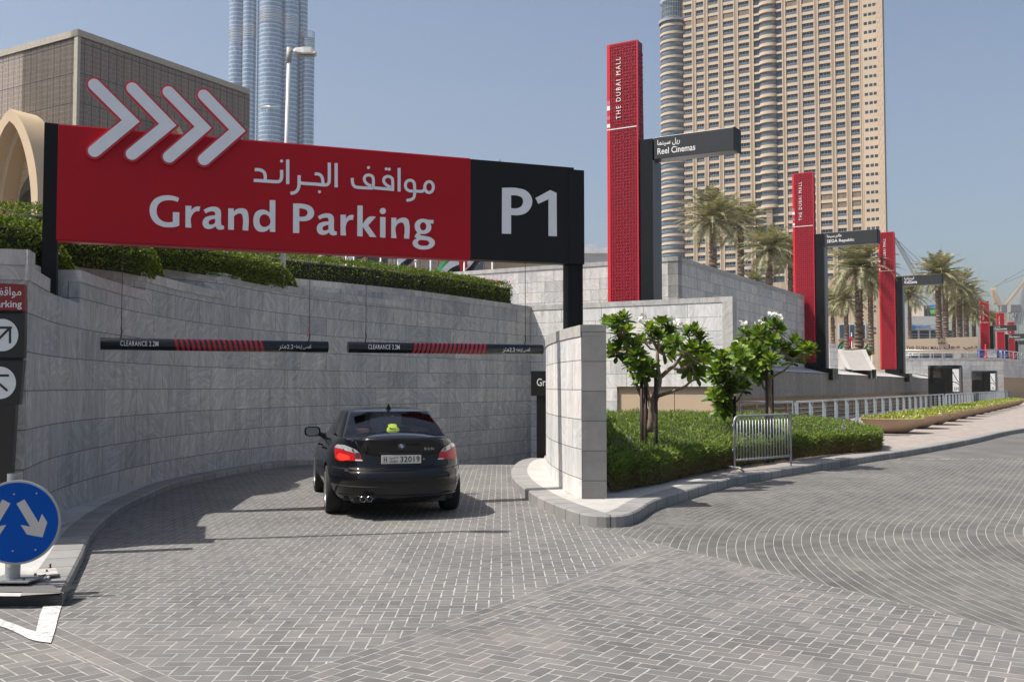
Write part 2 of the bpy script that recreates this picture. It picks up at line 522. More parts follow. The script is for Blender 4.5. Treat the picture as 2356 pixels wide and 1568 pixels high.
M['granite'] = concmat('flamed_granite', (0.24, 0.235, 0.23), 'uv', 50, 0.42, jc=(0.08, 0.08, 0.08))
k = N('road_white_paint'); wf = k.noise(16, detail=8, rough=0.75); k.color(k.ramp(wf, [(0.36, (0.17, 0.165, 0.155)), (0.43, (0.42, 0.41, 0.39)), (0.5, (0.53, 0.52, 0.50)), (0.7, (0.62, 0.61, 0.59))])); k.set('Roughness', 0.7); M['white_paint'] = k.m
M['black_paint'] = plain('black_kerb_paint', (0.018, 0.018, 0.018), 0.5, var=0.5, scale=8, bump=0.3)
M['soil'] = plain('soil', (0.16, 0.12, 0.085), 0.95, var=0.3, scale=8, bump=0.6)

# ================================================================== ground and paving
def ramp_z(x, y):
    if x > 1.4: return 0.0
    t = y - 22.5
    return -0.1 * (max(t, 0) if abs(t) > 1.2 else (t + 1.2) ** 2 / 4.8)
HX0, HX1, HY0, HY1 = -7.0, 1.3, 18.0, 37.0
mb = MB()
BIG = 1500
for (x0, y0, x1, y1) in ((-BIG, -200, BIG, HY0), (-BIG, HY0, HX0, HY1), (HX1, HY0, BIG, HY1), (-BIG, HY1, BIG, BIG)):
    mb.poly([(x0, y0, -0.02), (x1, y0, -0.02), (x1, y1, -0.02), (x0, y1, -0.02)])
mb.build('ground', M['road_far'], origin=(0, 0, -0.02), kind='structure')
mb = MB()
mb.poly([(-3.4, 4.9, -0.0005), (3.3, 4.9, -0.0005), (11.2, HY0, -0.0005), (-9, HY0, -0.0005), (-8, 12, -0.0005)])
mb.poly([(HX1, HY0, -0.0005), (11.2, HY0, -0.0005), (14.8, 24.05, -0.0005), (HX1, 24.05, -0.0005)])
ys = [HY0 + i * 0.5 for i in range(39)]
mb.grid([[(HX0, y, ramp_z(0, y) - 0.0005), (HX1, y, ramp_z(0, y) - 0.0005)] for y in ys])
for x in (HX0, HX1):
    mb.poly([(x, y, ramp_z(0, y) - 0.0005) for y in ys] + [(x, HY1, 0.1), (x, HY0, 0.1)])
mb.build('road_bed', M['sand'], kind='structure')

def side(p, a, b): return (b[0] - a[0]) * (p[1] - a[1]) - (b[1] - a[1]) * (p[0] - a[0])
def clip(poly, a, b, keep=1, off=0.0):
    """keep the part of the polygon on the keep side of line a-b moved by off to its left"""
    L = math.hypot(b[0] - a[0], b[1] - a[1]); out = []
    d = [keep * (side(p, a, b) / L - off) for p in poly]
    if min(d) >= 0: return poly
    if max(d) <= 0: return []
    n = len(poly)
    for i in range(n):
        p, q = poly[i], poly[(i + 1) % n]; dp, dq = d[i], d[(i + 1) % n]
        if dp >= 0: out.append(p)
        if (dp > 0) != (dq > 0) and dp != dq:
            t = dp / (dp - dq); out.append((p[0] + (q[0] - p[0]) * t, p[1] + (q[1] - p[1]) * t))
    return out
L1 = (atz(786, 1513).xy, atz(1470, 1276).xy)
L2 = (atz(1373, 1216).xy, atz(2356, 1456).xy)
L0 = (atz(133, 1442).xy, atz(400, 1560).xy)
class Bricks:
    def __init__(s): s.V = []; s.F = []
    def add(s, poly, zf=lambda x, y: 0.0, jit=0.00004):
        if len(poly) < 3: return
        cx = sum(p[0] for p in poly) / len(poly); cy = sum(p[1] for p in poly) / len(poly)
        tx, ty, dz = random.gauss(0, 0.0006), random.gauss(0, 0.0006), random.gauss(0, jit)
        b = len(s.V)
        for p in poly: s.V.append((p[0], p[1], zf(p[0], p[1]) + dz + (p[0] - cx) * tx + (p[1] - cy) * ty))
        s.F.append(tuple(range(b, b + len(poly))))
    def build(s, name, m):
        me = bpy.data.meshes.new(name); me.from_pydata(s.V, [], s.F); me.materials.append(m)
        o = bpy.data.objects.new(name, me); COL.objects.link(o); o['kind'] = 'structure'
        return o
def in_view(x, y, m=0.10):
    return y > 4.8 and abs(x) < (0.512 + m) * y + 0.4
def herring(B, ang, x0, x1, y0, y1, cut, zf=lambda x, y: 0.0, w=0.1, gap=0.0100, org=(0, 0)):
    ca, sa = math.cos(ang), math.sin(ang)
    cs = [((x - org[0]) * ca + (y - org[1]) * sa, -(x - org[0]) * sa + (y - org[1]) * ca) for x in (x0, x1) for y in (y0, y1)]
    i0, i1 = int(min(c[0] for c in cs) / w) - 2, int(max(c[0] for c in cs) / w) + 2
    j0, j1 = int(min(c[1] for c in cs) / w) - 2, int(max(c[1] for c in cs) / w) + 2
    g = gap / 2
    for i in range(i0, i1):
        for j in range(j0, j1):
            c = (i - j) % 4
            if c == 0: a, b, cc, d = i * w + g, j * w + g, (i + 2) * w - g, (j + 1) * w - g
            elif c == 2: a, b, cc, d = i * w + g, (j - 1) * w + g, (i + 1) * w - g, (j + 1) * w - g
            else: continue
            mx, my = (a + cc) / 2, (b + d) / 2
            X, Y = mx * ca - my * sa + org[0], mx * sa + my * ca + org[1]
            if not (x0 < X < x1 and y0 < Y < y1) or not in_view(X, Y): continue
            q = [(p * ca - r * sa + org[0] + random.gauss(0, 0.0012), p * sa + r * ca + org[1] + random.gauss(0, 0.0012)) for p, r in ((a, b), (cc, b), (cc, d), (a, d))]
            q = cut(q)
            if q: B.add(q, zf)
B = Bricks()
def cutA(q):
    q = clip(q, *L1, 1, 0.004)
    if q: q = clip(q, *L0, 1, 0.004)
    if q and q[0][1] < 12.35: q = clip(q, *L2, -1, -0.004)
    return q
herring(B, R(0.6), -7.0, 2.4, 5.0, 25.0, cutA, ramp_z)
B.build('road_paving', M['paver'])
B = Bricks()
def cutB(q):
    q = clip(q, *L1, -1, -0.205)
    if q: q = clip(q, *L2, -1, -0.004)
    return q
herring(B, GA, -2.5, 4.2, 4.8, 12.6, cutB)
herring(B, math.atan2(*(reversed((L0[1] - L0[0])[:]))), -5.5, -1.5, 4.8, 8.2, lambda q: (lambda p: clip(p, *L1, 1, 0.0) if p else p)(clip(q, *L0, -1, -0.205)))
# the two soldier rows that edge the fields
for (a, b), ext in ((L1, (-2.5, 1.6)), (L0, (-1.5, 0.6))):
    d = (b - a); Ln = d.length; d = d / Ln; nr = Vector((d.y, -d.x))
    for r in range(2):
        s = ext[0] + (0.1 if r else 0)
        while s < Ln + ext[1]:
            p = a + d * s + nr * (r * 0.1 + 0.003)
            q = [tuple(p), tuple(p + d * 0.192), tuple(p + d * 0.192 + nr * 0.092), tuple(p + nr * 0.092)]
            q = clip([tuple(x) for x in q], *L2, -1, -0.004)
            if q: B.add(q)
            s += 0.2
B.build('crossing_paving', M['paver2'])
B = Bricks()
C3 = Vector((13.0, 8.5)); BEND = math.pi / 6
def rowpt(s, r):
    if s <= r * BEND:
        a = math.pi - s / r
        return (C3.x + r * math.cos(a), C3.y + r * math.sin(a))
    a = math.pi - BEND; t = s - r * BEND
    return (C3.x + r * math.cos(a) + t * math.sin(BEND), C3.y + r * math.sin(a) + t * math.cos(BEND))
for k in range(0, 118):
    r = 12.75 - k * 0.1
    s = -r * 0.9 + random.random() * 0.2
    while s < 42:
        L = 0.2; c = rowpt(s + 0.1, r - 0.05)
        if in_view(*c) and c[1] < 24 and c[1] > 5:
            g = 0.0035
            q = [rowpt(s + g * 0.4, r - 0.0035), rowpt(s + L - g * 0.4, r - 0.0035), rowpt(s + L - g * 0.4, r - 0.0965), rowpt(s + g * 0.4, r - 0.0965)]
            q = clip(q, *L2, 1, 0.004)
            if q: B.add(q, jit=0.00004)
        s += L
B.build('street_paving', M['paver3'])
mb = MB()
mb.poly([(1.5, 23.9, -0.002), (60, 23.9, -0.002), (400, 520, -0.002), (60, 140, -0.002), (1.5, 33, -0.002)])
mb.build('road', M['paver3'], kind='structure')

# ---- the painted V at the tip of the traffic island
def z3(x, y): return (x * 0.33350, 1045.7 + y * 0.33350)
for loop in ([(-40, 1125), (120, 1180), (240, 1222), (262, 1225), (345, 1262), (352, 1303), (250, 1290), (130, 1240), (0, 1188), (-40, 1180)],
             [(300, 1046), (425, 1048), (400, 1130), (380, 1215), (352, 1300), (345, 1262), (262, 1225), (248, 1222), (278, 1100)]):
    mb = MB(); mb.flat([smooth_loop([tuple(atz(*z3(*p)).xy) for p in loop], 25, 3)], lambda x, y, d: (x, y, 0.009)); mb.build('road_marking', M['white_paint'], kind='structure')

# ================================================================== kerbs and pavements
def strip(path, w, z0, z1, name, m_side, m_top, left=True, zf=None):
    """kerb: face along the path, w wide to its left; returns the inner edge"""
    P = resample([Vector((p[0], p[1])) for p in path], 0.12)
    inner = []
    for i, p in enumerate(P):
        d = (P[min(i + 1, len(P) - 1)] - P[max(i - 1, 0)]).normalized(); nn = Vector((-d.y, d.x)) * (w if left else -w)
        inner.append(p + nn)
    s = [0]
    for a, b in zip(P, P[1:]): s.append(s[-1] + (b - a).length)
    zf = zf or (lambda x, y: 0)
    a = MB()
    rows = [[(p.x, p.y, zf(p.x, p.y) + z0) for p in P], [(p.x, p.y, zf(p.x, p.y) + z1 - 0.02) for p in P],
            [(p.x * 0.93 + q.x * 0.07, p.y * 0.93 + q.y * 0.07, zf(p.x, p.y) + z1) for p, q in zip(P, inner)]]
    a.grid(rows, sm=False, uvs=[[(t, 0.1) for t in s], [(t, 0.3) for t in s], [(t, 0.35) for t in s]])
    rows2 = [rows[2], [(q.x, q.y, zf(p.x, p.y) + z1) for p, q in zip(P, inner)]]
    a.grid(rows2, sm=False, uvs=[[(t, 0.4) for t in s], [(t, 0.7) for t in s]])
    a.build(name, m_side, kind='structure')
    return inner
kr = [(1222, 1068), (1200, 1073), (1184, 1084), (1176, 1103), (1186, 1126), (1219, 1153), (1253, 1173), (1293, 1191), (1333, 1206), (1366, 1212), (1413, 1213), (1446, 1209), (1473, 1196), (1493, 1181),
      (1519, 1169), (1571, 1152), (1638, 1131), (1704, 1114), (1804, 1096), (1904, 1079), (2004, 1062), (2121, 1043), (2238, 1020), (2356, 994)]
kerb_r = [atz(*p).xy for p in kr]
d_ = (kerb_r[-1] - kerb_r[-2]).normalized()
kerb_r += [kerb_r[-1] + Vector((9, 10)), kerb_r[-1] + Vector((30, 34)), kerb_r[-1] + Vector((110, 125))]
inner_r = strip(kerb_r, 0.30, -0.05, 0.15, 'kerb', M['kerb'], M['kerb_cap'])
mb = MB()
poly = [tuple(p) for p in inner_r] + [(130, 420), (20, 300), (1.35, 36), (1.35, 24), (0.75, 23)]
mb.flat([poly], lambda x, y, d: (x, y, 0.146)); mb.build('pavement', M['walk'], kind='structure')
isl = [p for p in inner_r if p.y < 17.6 or p.x < 0.9]
mb = MB()
poly = [tuple(p) for p in isl] + [(2.9, 17.0), (1.42, 15.0), (1.30, 14.1), (1.0, 14.1), (0.8, 15), (0.8, 17.6), (0.9, 21), (0.95, 22.7)]
# a pale apron wraps the free end of the curved wall
mb.flat([poly], lambda x, y, d: (x, y, 0.151)); mb.build('pavement', M['slab'], kind='structure')

kl = [(143, 1394), (160, 1355), (187, 1299), (207, 1253), (233, 1219), (283, 1179), (333, 1153), (400, 1123), (467, 1099), (533, 1087), (600, 1080), (660, 1076), (720, 1074)]
WC = [(-5.22, 10.75), (-5.72, 12.5), (-5.97, 14.0), (-6.09, 15.4), (-6.12, 16.8), (-6.03, 18.5), (-5.72, 20.4), (-5.14, 22.4), (-4.3, 24.4), (-2.95, 26.6), (-1.6, 28.81), (0.62, 32.62)]
kerb_l = [atz(*p).xy for p in kl[:8]] + [Vector(q) for q in ((-5.62, 18.6), (-5.33, 20.3), (-4.80, 22.2), (-4.0, 24.1), (-2.7, 26.3), (-1.35, 28.6), (0.85, 32.4))]
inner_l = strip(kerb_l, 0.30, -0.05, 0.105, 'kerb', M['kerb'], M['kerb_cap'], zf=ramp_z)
wc = resample([Vector(p) for p in WC], 0.2)
mb = MB()
zc = lambda x, y: ramp_z(x, y) + 0.101
n_ = 80
ia = [inner_l[int(i / n_ * (len(inner_l) - 1))] for i in range(n_ + 1)]
wa = wc
wb = [wa[int(i / n_ * (len(wa) - 1))] for i in range(n_ + 1)]
# walk both edges together
wb = resample([Vector((-9.0, 8.0)), Vector((-6.5, 9.4))] + [Vector(p) for p in WC], 0.3)
ia = resample([Vector(p) for p in inner_l[::8]] + [inner_l[-1]], 0.3)
m_ = 90
g = lambda L, i: L[min(len(L) - 1, int(round(i / m_ * (len(L) - 1))))]
mb.grid([[(p.x, p.y, zc(p.x, p.y)) for p in (g(ia, i), g(wb, i))] for i in range(m_ + 1)], sm=False)
mb.build('pavement', M['leftslab'], kind='structure')
fa = kerb_l[0]
fl = strip([Vector((-9.5, 8.35)), Vector((-5.2, 8.12)), Vector((-4.45, 8.0)), fa], 0.3, -0.05, 0.105, 'kerb', M['black_paint'], M['kerb_cap'])
mb = MB()
mb.poly([(fa.x, fa.y, 0.1075), (fa.x - 0.25, fa.y + 0.35, 0.1075), (-4.4, 8.5, 0.1075), (-5.2, 8.5, 0.1075), (-9.4, 8.75, 0.1075), (-9.4, 8.37, 0.1075), (-5.2, 8.14, 0.1075), (-4.45, 8.02, 0.1075)])
mb.build('kerb', M['kerb_cap'], kind='structure')

# ================================================================== walls
def offs(P, d):
    out = []
    for i, p in enumerate(P):
        t = (P[min(i + 1, len(P) - 1)] - P[max(i - 1, 0)]).normalized()
        out.append(p + Vector((-t.y, t.x)) * d)
    return out
def wall(mb, P, z0, z1, th, u0=0.0, ends=True, side=1):
    """vertical slab: face on the path, back th to its left; z0, z1 numbers"""
    Q = offs(P, th * side)
    s = [u0]
    for a, b in zip(P, P[1:]): s.append(s[-1] + (b - a).length)
    zz = (z0, z1)
    uv_ = lambda h: [(t, h) for t in s]
    mb.grid([[(p.x, p.y, z) for p in P] for z in zz], sm=False, uvs=[uv_(z0), uv_(z1)])
    mb.grid([[(p.x, p.y, z) for p in Q] for z in (z1, z0)], sm=False, uvs=[uv_(z1), uv_(z0)])
    mb.grid([[(p.x, p.y, z1) for p in P], [(p.x, p.y, z1) for p in Q]], sm=False, uvs=[uv_(z1 - 0.02), uv_(z1 + th)])
    if ends:
        for (p, q, t) in ((P[0], Q[0], s[0]), (P[-1], Q[-1], s[-1])):
            mb.poly([(p.x, p.y, z0), (q.x, q.y, z0), (q.x, q.y, z1), (p.x, p.y, z1)], [(t, z0), (t + th, z0), (t + th, z1), (t, z1)])
    return mb
def s_at_px(px):
    for i, (a, b) in enumerate(zip(wc, wc[1:])):
        pa = a.x / a.y * FPX + CPX; pb = b.x / b.y * FPX + CPX
        if a.y > 13 and (pa - px) * (pb - px) <= 0: return i
    return 0
iB, iC, iD, iE = s_at_px(184), s_at_px(334), s_at_px(521), s_at_px(954)
ua = lambda i: 0.2 * i
levels = [3.03, 3.32, 3.63, 4.00, 4.33]
starts = [0, iB, iC, iD, iE]
caps_end = [next(i for i, p in enumerate(wc) if p.x / p.y * FPX + CPX > 131 and p.y > 12) if False else 7, iC, iD, iE, len(wc) - 1]
LBL = ['lowest tier of the curved grey stone retaining wall, running down beside the ramp', 'second tier of the stepped grey stone retaining wall behind the short capped end',
       'third tier of the stepped grey stone wall with a sloping pale cap under the hedge', 'fourth tier of the stepped grey stone wall below the white lamp post', 'topmost tier of the grey stone ramp wall meeting the pale wall corner']
lo = -1.4
for k in range(5):
    top = levels[k] - 0.16; i0 = starts[k]
    root = empty('retaining_wall', (wc[i0].x, wc[i0].y, 0), LBL[k], 'wall', 'stepped tiers of the ramp wall')
    mb = MB(); cp = MB()
    wall(mb, wc[i0:], lo, top, 0.34, ua(i0))
    ce = caps_end[k]
    if k:
        # the set-back start of this tier behind the planter of the tier below
        t_ = (wc[i0 + 1] - wc[i0]).normalized(); lf = Vector((-t_.y, t_.x)); e0 = wc[i0] + lf * 0.004
        if k == 1:
            rec = resample([e0 + lf * 0.42 - t_ * 3.2 + lf * 0.9, e0 + lf * 0.48 - t_ * 1.6, e0 + lf * 0.42], 0.25)
            wall(mb, [rec[-1], e0 + t_ * 0.003], levels[k - 1] - 0.159, top, 0.3, ua(i0) - 0.5)
            wall(cp, [rec[-1] + Vector((0.015, 0)), e0 + Vector((0.011, 0.003))], top, levels[k] - 0.002, 0.3, 0.2)
        elif k < 4: rec = resample([e0 - t_ * 4.2 + lf * 2.9, e0 - t_ * 2.0 + lf * 1.15, e0 - t_ * 0.9 + lf * 0.4, e0], 0.25)
        else: rec = resample([e0 - t_ * 9 + lf * 3.2, e0 - t_ * 6.0 + lf * 1.3, e0 - t_ * 3 + lf * 0.45, e0], 0.25)
        wall(mb, rec, levels[k - 1] - 0.5, top, 0.25, ua(i0) - 3)
        wall(cp, [p + Vector((0.011, -0.004)) for p in rec], top, levels[k] - 0.001, 0.28, 0.7)
    P = [p + Vector((0.014, -0.004)) for p in wc[i0:ce + 1]]
    wall(cp, P, top, levels[k], 0.36, ua(i0) + 0.3)
    if k == 0:
        wall(mb, [wc[0] + Vector((-2.2, -0.6)), wc[0] + Vector((-0.0, -0.004))], 0.1, top + 0.16, 0.3, 3.3)
        wall(cp, [wc[0] + Vector((-2.2, -0.61)), wc[0] + Vector((0.013, -0.02))], top + 0.16, levels[k] + 0.17, 0.33, 0.6)
        wall(cp, [wc[0] + Vector((-0.0, -0.03)), wc[0] + Vector((0.013, 0.0))], top, levels[k] + 0.17, 0.3, 0.6)
    mb.build('wall_face', M['stone'], root); cp.build('wall_cap', M['stone_cap'], root)
    lo = top
mb = MB(); bk = offs(wc, 0.3)
mb.flat([[tuple(p) for p in bk] + [(-3, 36), (-30, 40), (-30, 8), (-7, 9.5)]], lambda x, y, d: (x, y, 2.7)); mb.build('terrace_soil', M['soil'], kind='structure')

def straight(name, a, b, z0, z1, th, m, label, cap=0.16, cm=None, end=True, proud=0.015, group=None, side_=1, u0=0.0):
    a = Vector(a[:2]); b = Vector(b[:2]); root = empty(name, (a.x, a.y, 0), label, 'wall', group)
    n = max(1, int((b - a).length / 2)); P = [a.lerp(b, i / n) for i in range(n + 1)]
    mb = MB(); wall(mb, P, z0, z1 - cap, th, u0, side=side_); mb.build('wall_face', m, root)
    if cap:
        d = (b - a).normalized(); nn = Vector((d.y, -d.x)) * proud * side_
        P = [p + nn for p in P]; P[0] -= d * proud; P[-1] += d * proud
        cp = MB(); wall(cp, P, z1 - cap, z1, th + 2 * proud, u0 + .4, side=side_); cp.build('wall_cap', cm or M['stone_cap'], root)
    return root
gc = Vector((0.62, 32.62, 0))
tG = 6.75
ge = gc + G2 * tG
gw = straight('boundary_wall', gc, ge, 1.72, 4.36, 0.38, M['stone_sunlit'], 'pale grey veined stone wall with a flat cap behind the flowering trees', u0=0.3)
cp = MB(); wall(cp, [(ge - G2 * 0.30 - G1 * 0.016).xy, (ge + G2 * 0.012 - G1 * 0.016).xy], 1.72, 4.199, 0.41, 0.6); cp.build('end_stone', M['stone_cap'], gw)
mb = MB(); wall(mb, [(gc - G1 * 0.001).xy, (gc + G2 * 3.05).xy], -1.4, 1.72, 0.38, 0.3)
root = empty('boundary_wall', (gc.x, gc.y, 0), 'lower grey stone wall panel standing behind the free end of the curved wall', 'wall')
mb.build('wall_face', M['stone_sunlit'], root)
M['beige'] = plain('beige_render', (0.50, 0.38, 0.26), 0.8, var=0.06, scale=0.8)
root = empty('beige_wall', tuple(gc + G2 * 3), 'plain beige rendered wall in the shade under the pale stone wall', 'wall')
mb = MB()
for k in range(2):
    a = gc + G2 * (3.06 + k * 1.85) + G1 * 0.10; b = gc + G2 * (3.06 + (k + 1) * 1.85 - 0.02) + G1 * 0.10
    wall(mb, [a.xy, b.xy], 0.0, 1.72, 0.2)
mb.build('wall_face', M['beige'], root)
hc = onplane(1560, 590, uv(0, -13.25), G2); hc = Vector((hc.x, hc.y, 0))
hz = EYE + (HZ - 590) * hc.y / FPX * 1.0
hz = onplane(1560, 590, uv(0, -13.25), G2).z
he = onplane(1850, 680, uv(0, -13.25), G2)
M['stone_far'] = stone('pale_veined_stone_far', (0.57, 0.56, 0.545), (0.74, 0.73, 0.71), bw=0.8, bh=0.42)
root = empty('boundary_wall', tuple(hc), 'tall pale stone wall with a sharp corner beside the tallest red pylon', 'wall')
mb = MB()
wall(mb, [(hc - G2 * 16).xy, hc.xy], 0, hz - 0.16, 0.4, 0)
wall(mb, [(hc + G1 * 0.0).xy, he.xy], 0, hz - 0.16, 0.4, 16)
mb.build('wall_face', M['stone_far'], root)
cp = MB(); off_ = G1 * -0.02 + G2 * 0.02
wall(cp, [(hc - G2 * 16 + off_).xy, (hc + off_).xy], hz - 0.16, hz, 0.44)
wall(cp, [(hc + off_ ).xy, (he + off_).xy], hz - 0.16, hz - 0.001, 0.44)
cp.build('wall_cap', M['stone_cap'], root)

# free-standing curved wall at the mouth of the ramp
pw = resample([Vector(p) for p in ((0.985, 14.20), (0.84, 15.0), (0.70, 16.2), (0.625, 17.6), (0.66, 19.2), (0.85, 20.8), (1.2, 22.4))], 0.2)
root = empty('curved_wall', (1.0, 14.4, 0.15), 'free-standing curved pale stone wall with a granite end at the ramp mouth', 'wall')
mb = MB(); wall(mb, pw, 0.0, 2.44, 0.30, ends=False, side=-1); mb.build('wall_face', M['stone_sunlit'], root)
cp = MB(); wall(cp, [p + Vector((-0.012, -0.0)) for p in pw], 2.44, 2.60, 0.33, ends=False, side=-1); cp.build('wall_cap', M['stone_cap'], root)
gp = MB()
x0, x1, yf, yb = 0.985, 1.335, 14.17, 14.62
for z0_, z1_ in ((0.0, 2.44), (2.442, 2.602)):
    gp.poly([(x0, yf, z0_), (x1, yf, z0_), (x1, yf, z1_), (x0, yf, z1_)], [(0, z0_ + .02), (.35, z0_ + .02), (.35, z1_ + .02), (0, z1_ + .02)])
    gp.poly([(x1, yf, z0_), (x1, yb, z0_), (x1, yb, z1_), (x1, yf, z1_)], [(0, z0_ + .02), (.35, z0_ + .02), (.35, z1_ + .02), (0, z1_ + .02)])
    gp.poly([(x0 - .003, yf, z0_), (x0 - .003, yf + 0.025, z0_), (x0 - .003, yf + 0.025, z1_), (x0 - .003, yf, z1_)], [(0, z0_), (.05, z0_), (.05, z1_), (0, z1_)])
gp.poly([(x0, yf, 2.602), (x1, yf, 2.602), (x1, yb, 2.602), (x0, yb, 2.602)], [(0, 0), (.3, 0), (.3, .3), (0, .3)])
gp.build('granite_end', M['granite'], root)
# ================================================================== the big red car-park sign
def glossy(name, c, rough=0.3, coat=0.0, var=0.04, spec=0.5, noisebump=0.0):
    return plain(name, c, rough, 0.0, var, 2.0, noisebump, 300, coat, spec)
M['sign_red'] = glossy('sign_red_vinyl', (0.40, 0.004, 0.013), 0.5, spec=0.25)
M['sign_edge'] = glossy('sign_red_edge', (0.50, 0.03, 0.045), 0.4)
M['sign_black'] = glossy('sign_black_panel', (0.010, 0.010, 0.010), 0.5, spec=0.25)
M['black_metal'] = glossy('black_painted_metal', (0.008, 0.008, 0.008), 0.5, spec=0.2)
M['letter'] = plain('white_lettering', (0.78, 0.79, 0.80), 0.45, var=0.03)
M['acrylic'] = plain('white_acrylic', (0.76, 0.78, 0.80), 0.4, var=0.04, scale=5)
M['wire'] = plain('steel_wire', (0.05, 0.05, 0.05), 0.5)
SP0 = Vector((1.06, 16.0, 0)); SD = Vector((0.937, 0.350, 0)).normalized(); SN = Vector((SD.y, -SD.x, 0))
def sgn(px, py):
    p = onplane(px, py, SP0, SN); return ((p - SP0).dot(SD), p.z)
def sf(s, z, d=0.0): return SP0 + SD * s + SN * d + Vector((0, 0, z))
sL = sgn(132, 400)[0]; sM = sgn(1083, 450)[0]; sR = sgn(1321, 450)[0]; sP0 = sgn(1310, 500)[0]; sP1 = sgn(1344, 500)[0]
pl0 = sgn(97, 500)[0]; pl1 = sgn(131, 500)[0]
ZT = (sgn(132, 287)[1] + sgn(1083, 365)[1]) / 2; ZB = (sgn(132, 552)[1] + sgn(1083, 595)[1]) / 2
SM = frame(SP0, SD)          # local x along the sign, y away from the viewer
root = empty('parking_sign', tuple(sf((sL + sP1) / 2, 2.6)), 'wide red and black overhead sign reading Grand Parking P1 with white chevrons', 'sign')
mb = MB(SM); mb.bbox((sL, 0.0, ZB), (sM, 0.22, ZT)); mb.build('red_panel', M['sign_red'], root, bevel=0.006)
mb = MB(SM); mb.bbox((sL, 0.02, ZT + 0.002), (sM - .002, 0.20, ZT + 0.014)); mb.bbox((sL, 0.03, ZB - 0.02), (sM - .002, 0.19, ZB - 0.002)); mb.build('panel_edge', M['sign_edge'], root)
mb = MB(SM); mb.bbox((sM + 0.002, 0.0, ZB - 0.003), (sR, 0.22, ZT)); mb.build('black_panel', M['sign_black'], root, bevel=0.006)
for (a, b, zb, zt) in ((pl0, pl1 + 0.01, 2.3, ZT + 0.02), (sP0, sP1, 2.2, ZT - 0.035)):
    mb = MB(SM); mb.bbox((a, 0.05 if a > -3 else 0.02, zb), (b, 0.27, zt)); mb.build('post', M['black_metal'], root, bevel=0.008)
mb = MB(SM); mb.bbox((sP0 - 0.012, -0.006, ZB + 0.0), (sP1, 0.048, ZT - 0.035)); mb.build('post_sleeve', M['sign_black'], root)
def conv(fx, fy, ox, oy):        # enlarged detail -> measuring grid
    return lambda x, y: ((ox + x / fx) * 0.57520, (oy + y / fy) * 0.57520)
def letters(loops_list, cv, name, mat, depth=0.012, f=None, s2=sgn, parent=None, seg=5, d0=0.0):
    f = f or sf
    mb = MB()
    for i, loops in enumerate(loops_list):
        L = [[s2(*cv(*p)) for p in smooth_loop(lp, 50, seg)] for lp in loops]
        mb.flat(L, lambda s, z, d: f(s, z, d + d0), depth + 0.0003 * (i % 5))
    return mb.build(name, mat, parent)
cg = conv(3.9267, 3.9267, 580, 760)
G = [(535, 127), (515, 188), (440, 166), (355, 162), (270, 180), (205, 235), (182, 320), (195, 400), (240, 465), (300, 498), (370, 509), (437, 503), (437, 348), (539, 352), (538, 558), (480, 578), (380, 586), (260, 570), (160, 518), (95, 430), (72, 320), (90, 225), (150, 145), (240, 100), (350, 85), (450, 97)]
r1 = [(636, 248), (728, 252), (727, 320), (760, 283), (805, 262), (868, 260), (853, 334), (800, 336), (758, 370), (729, 415), (728, 592), (634, 588)]
a1 = [(920, 313), (1000, 275), (1085, 263), (1150, 280), (1185, 320), (1193, 375), (1193, 510), (1200, 548), (1217, 560), (1237, 560), (1243, 612), (1190, 625), (1145, 617), (1120, 596), (1108, 570), (1060, 600), (990, 613), (935, 592), (905, 540), (908, 485), (945, 435), (1015, 408), (1102, 397), (1101, 362), (1085, 338), (1055, 335), (1005, 343), (952, 368)]
a1h = [(1102, 452), (1045, 463), (1006, 487), (995, 512), (1008, 537), (1035, 546), (1070, 538), (1102, 515)]
n1 = [(1307, 288), (1393, 293), (1393, 340), (1440, 303), (1510, 288), (1570, 298), (1608, 335), (1622, 395), (1622, 637), (1532, 633), (1532, 415), (1520, 378), (1490, 367), (1445, 378), (1396, 412), (1395, 627), (1305, 622)]
d1 = [(1958, 160), (2046, 163), (2044, 660), (1960, 656), (1960, 598), (1910, 642), (1840, 659), (1775, 645), (1722, 590), (1702, 510), (1708, 415), (1745, 345), (1810, 312), (1870, 312), (1920, 330), (1958, 362)]
d1h = [(1958, 442), (1925, 400), (1870, 382), (1825, 402), (1800, 450), (1797, 500), (1815, 552), (1855, 580), (1895, 580), (1932, 565), (1958, 540)]
letters([[G], [r1], [a1, a1h], [n1], [d1, d1h]], cg, 'lettering', M['letter'], parent=root)
cp_ = conv(3.8, 3.8, 1140, 780)
P1 = [(123, 130), (260, 135), (350, 155), (415, 200), (441, 270), (420, 340), (360, 385), (280, 398), (215, 395), (215, 578), (121, 576)]
P1h = [(215, 203), (270, 207), (325, 228), (346, 270), (325, 317), (270, 332), (215, 330)]
a2 = [(498, 325), (570, 290), (640, 280), (700, 293), (735, 330), (742, 385), (743, 510), (750, 543), (766, 553), (785, 555), (785, 605), (735, 614), (692, 602), (668, 570), (620, 598), (565, 606), (512, 585), (485, 535), (488, 475), (515, 435), (565, 413), (662, 400), (661, 368), (645, 347), (610, 345), (568, 353), (525, 375)]
a2h = [(660, 452), (610, 464), (575, 487), (565, 511), (577, 534), (605, 542), (635, 535), (660, 515)]
r2 = [(843, 300), (922, 303), (922, 363), (950, 328), (990, 305), (1045, 308), (1030, 380), (990, 378), (953, 402), (925, 460), (925, 616), (843, 612)]
k2 = [(1100, 160), (1178, 163), (1178, 440), (1285, 328), (1380, 332), (1262, 462), (1388, 640), (1290, 636), (1178, 480), (1178, 629), (1097, 625)]
i2 = [(1445, 335), (1525, 338), (1523, 648), (1444, 644)]
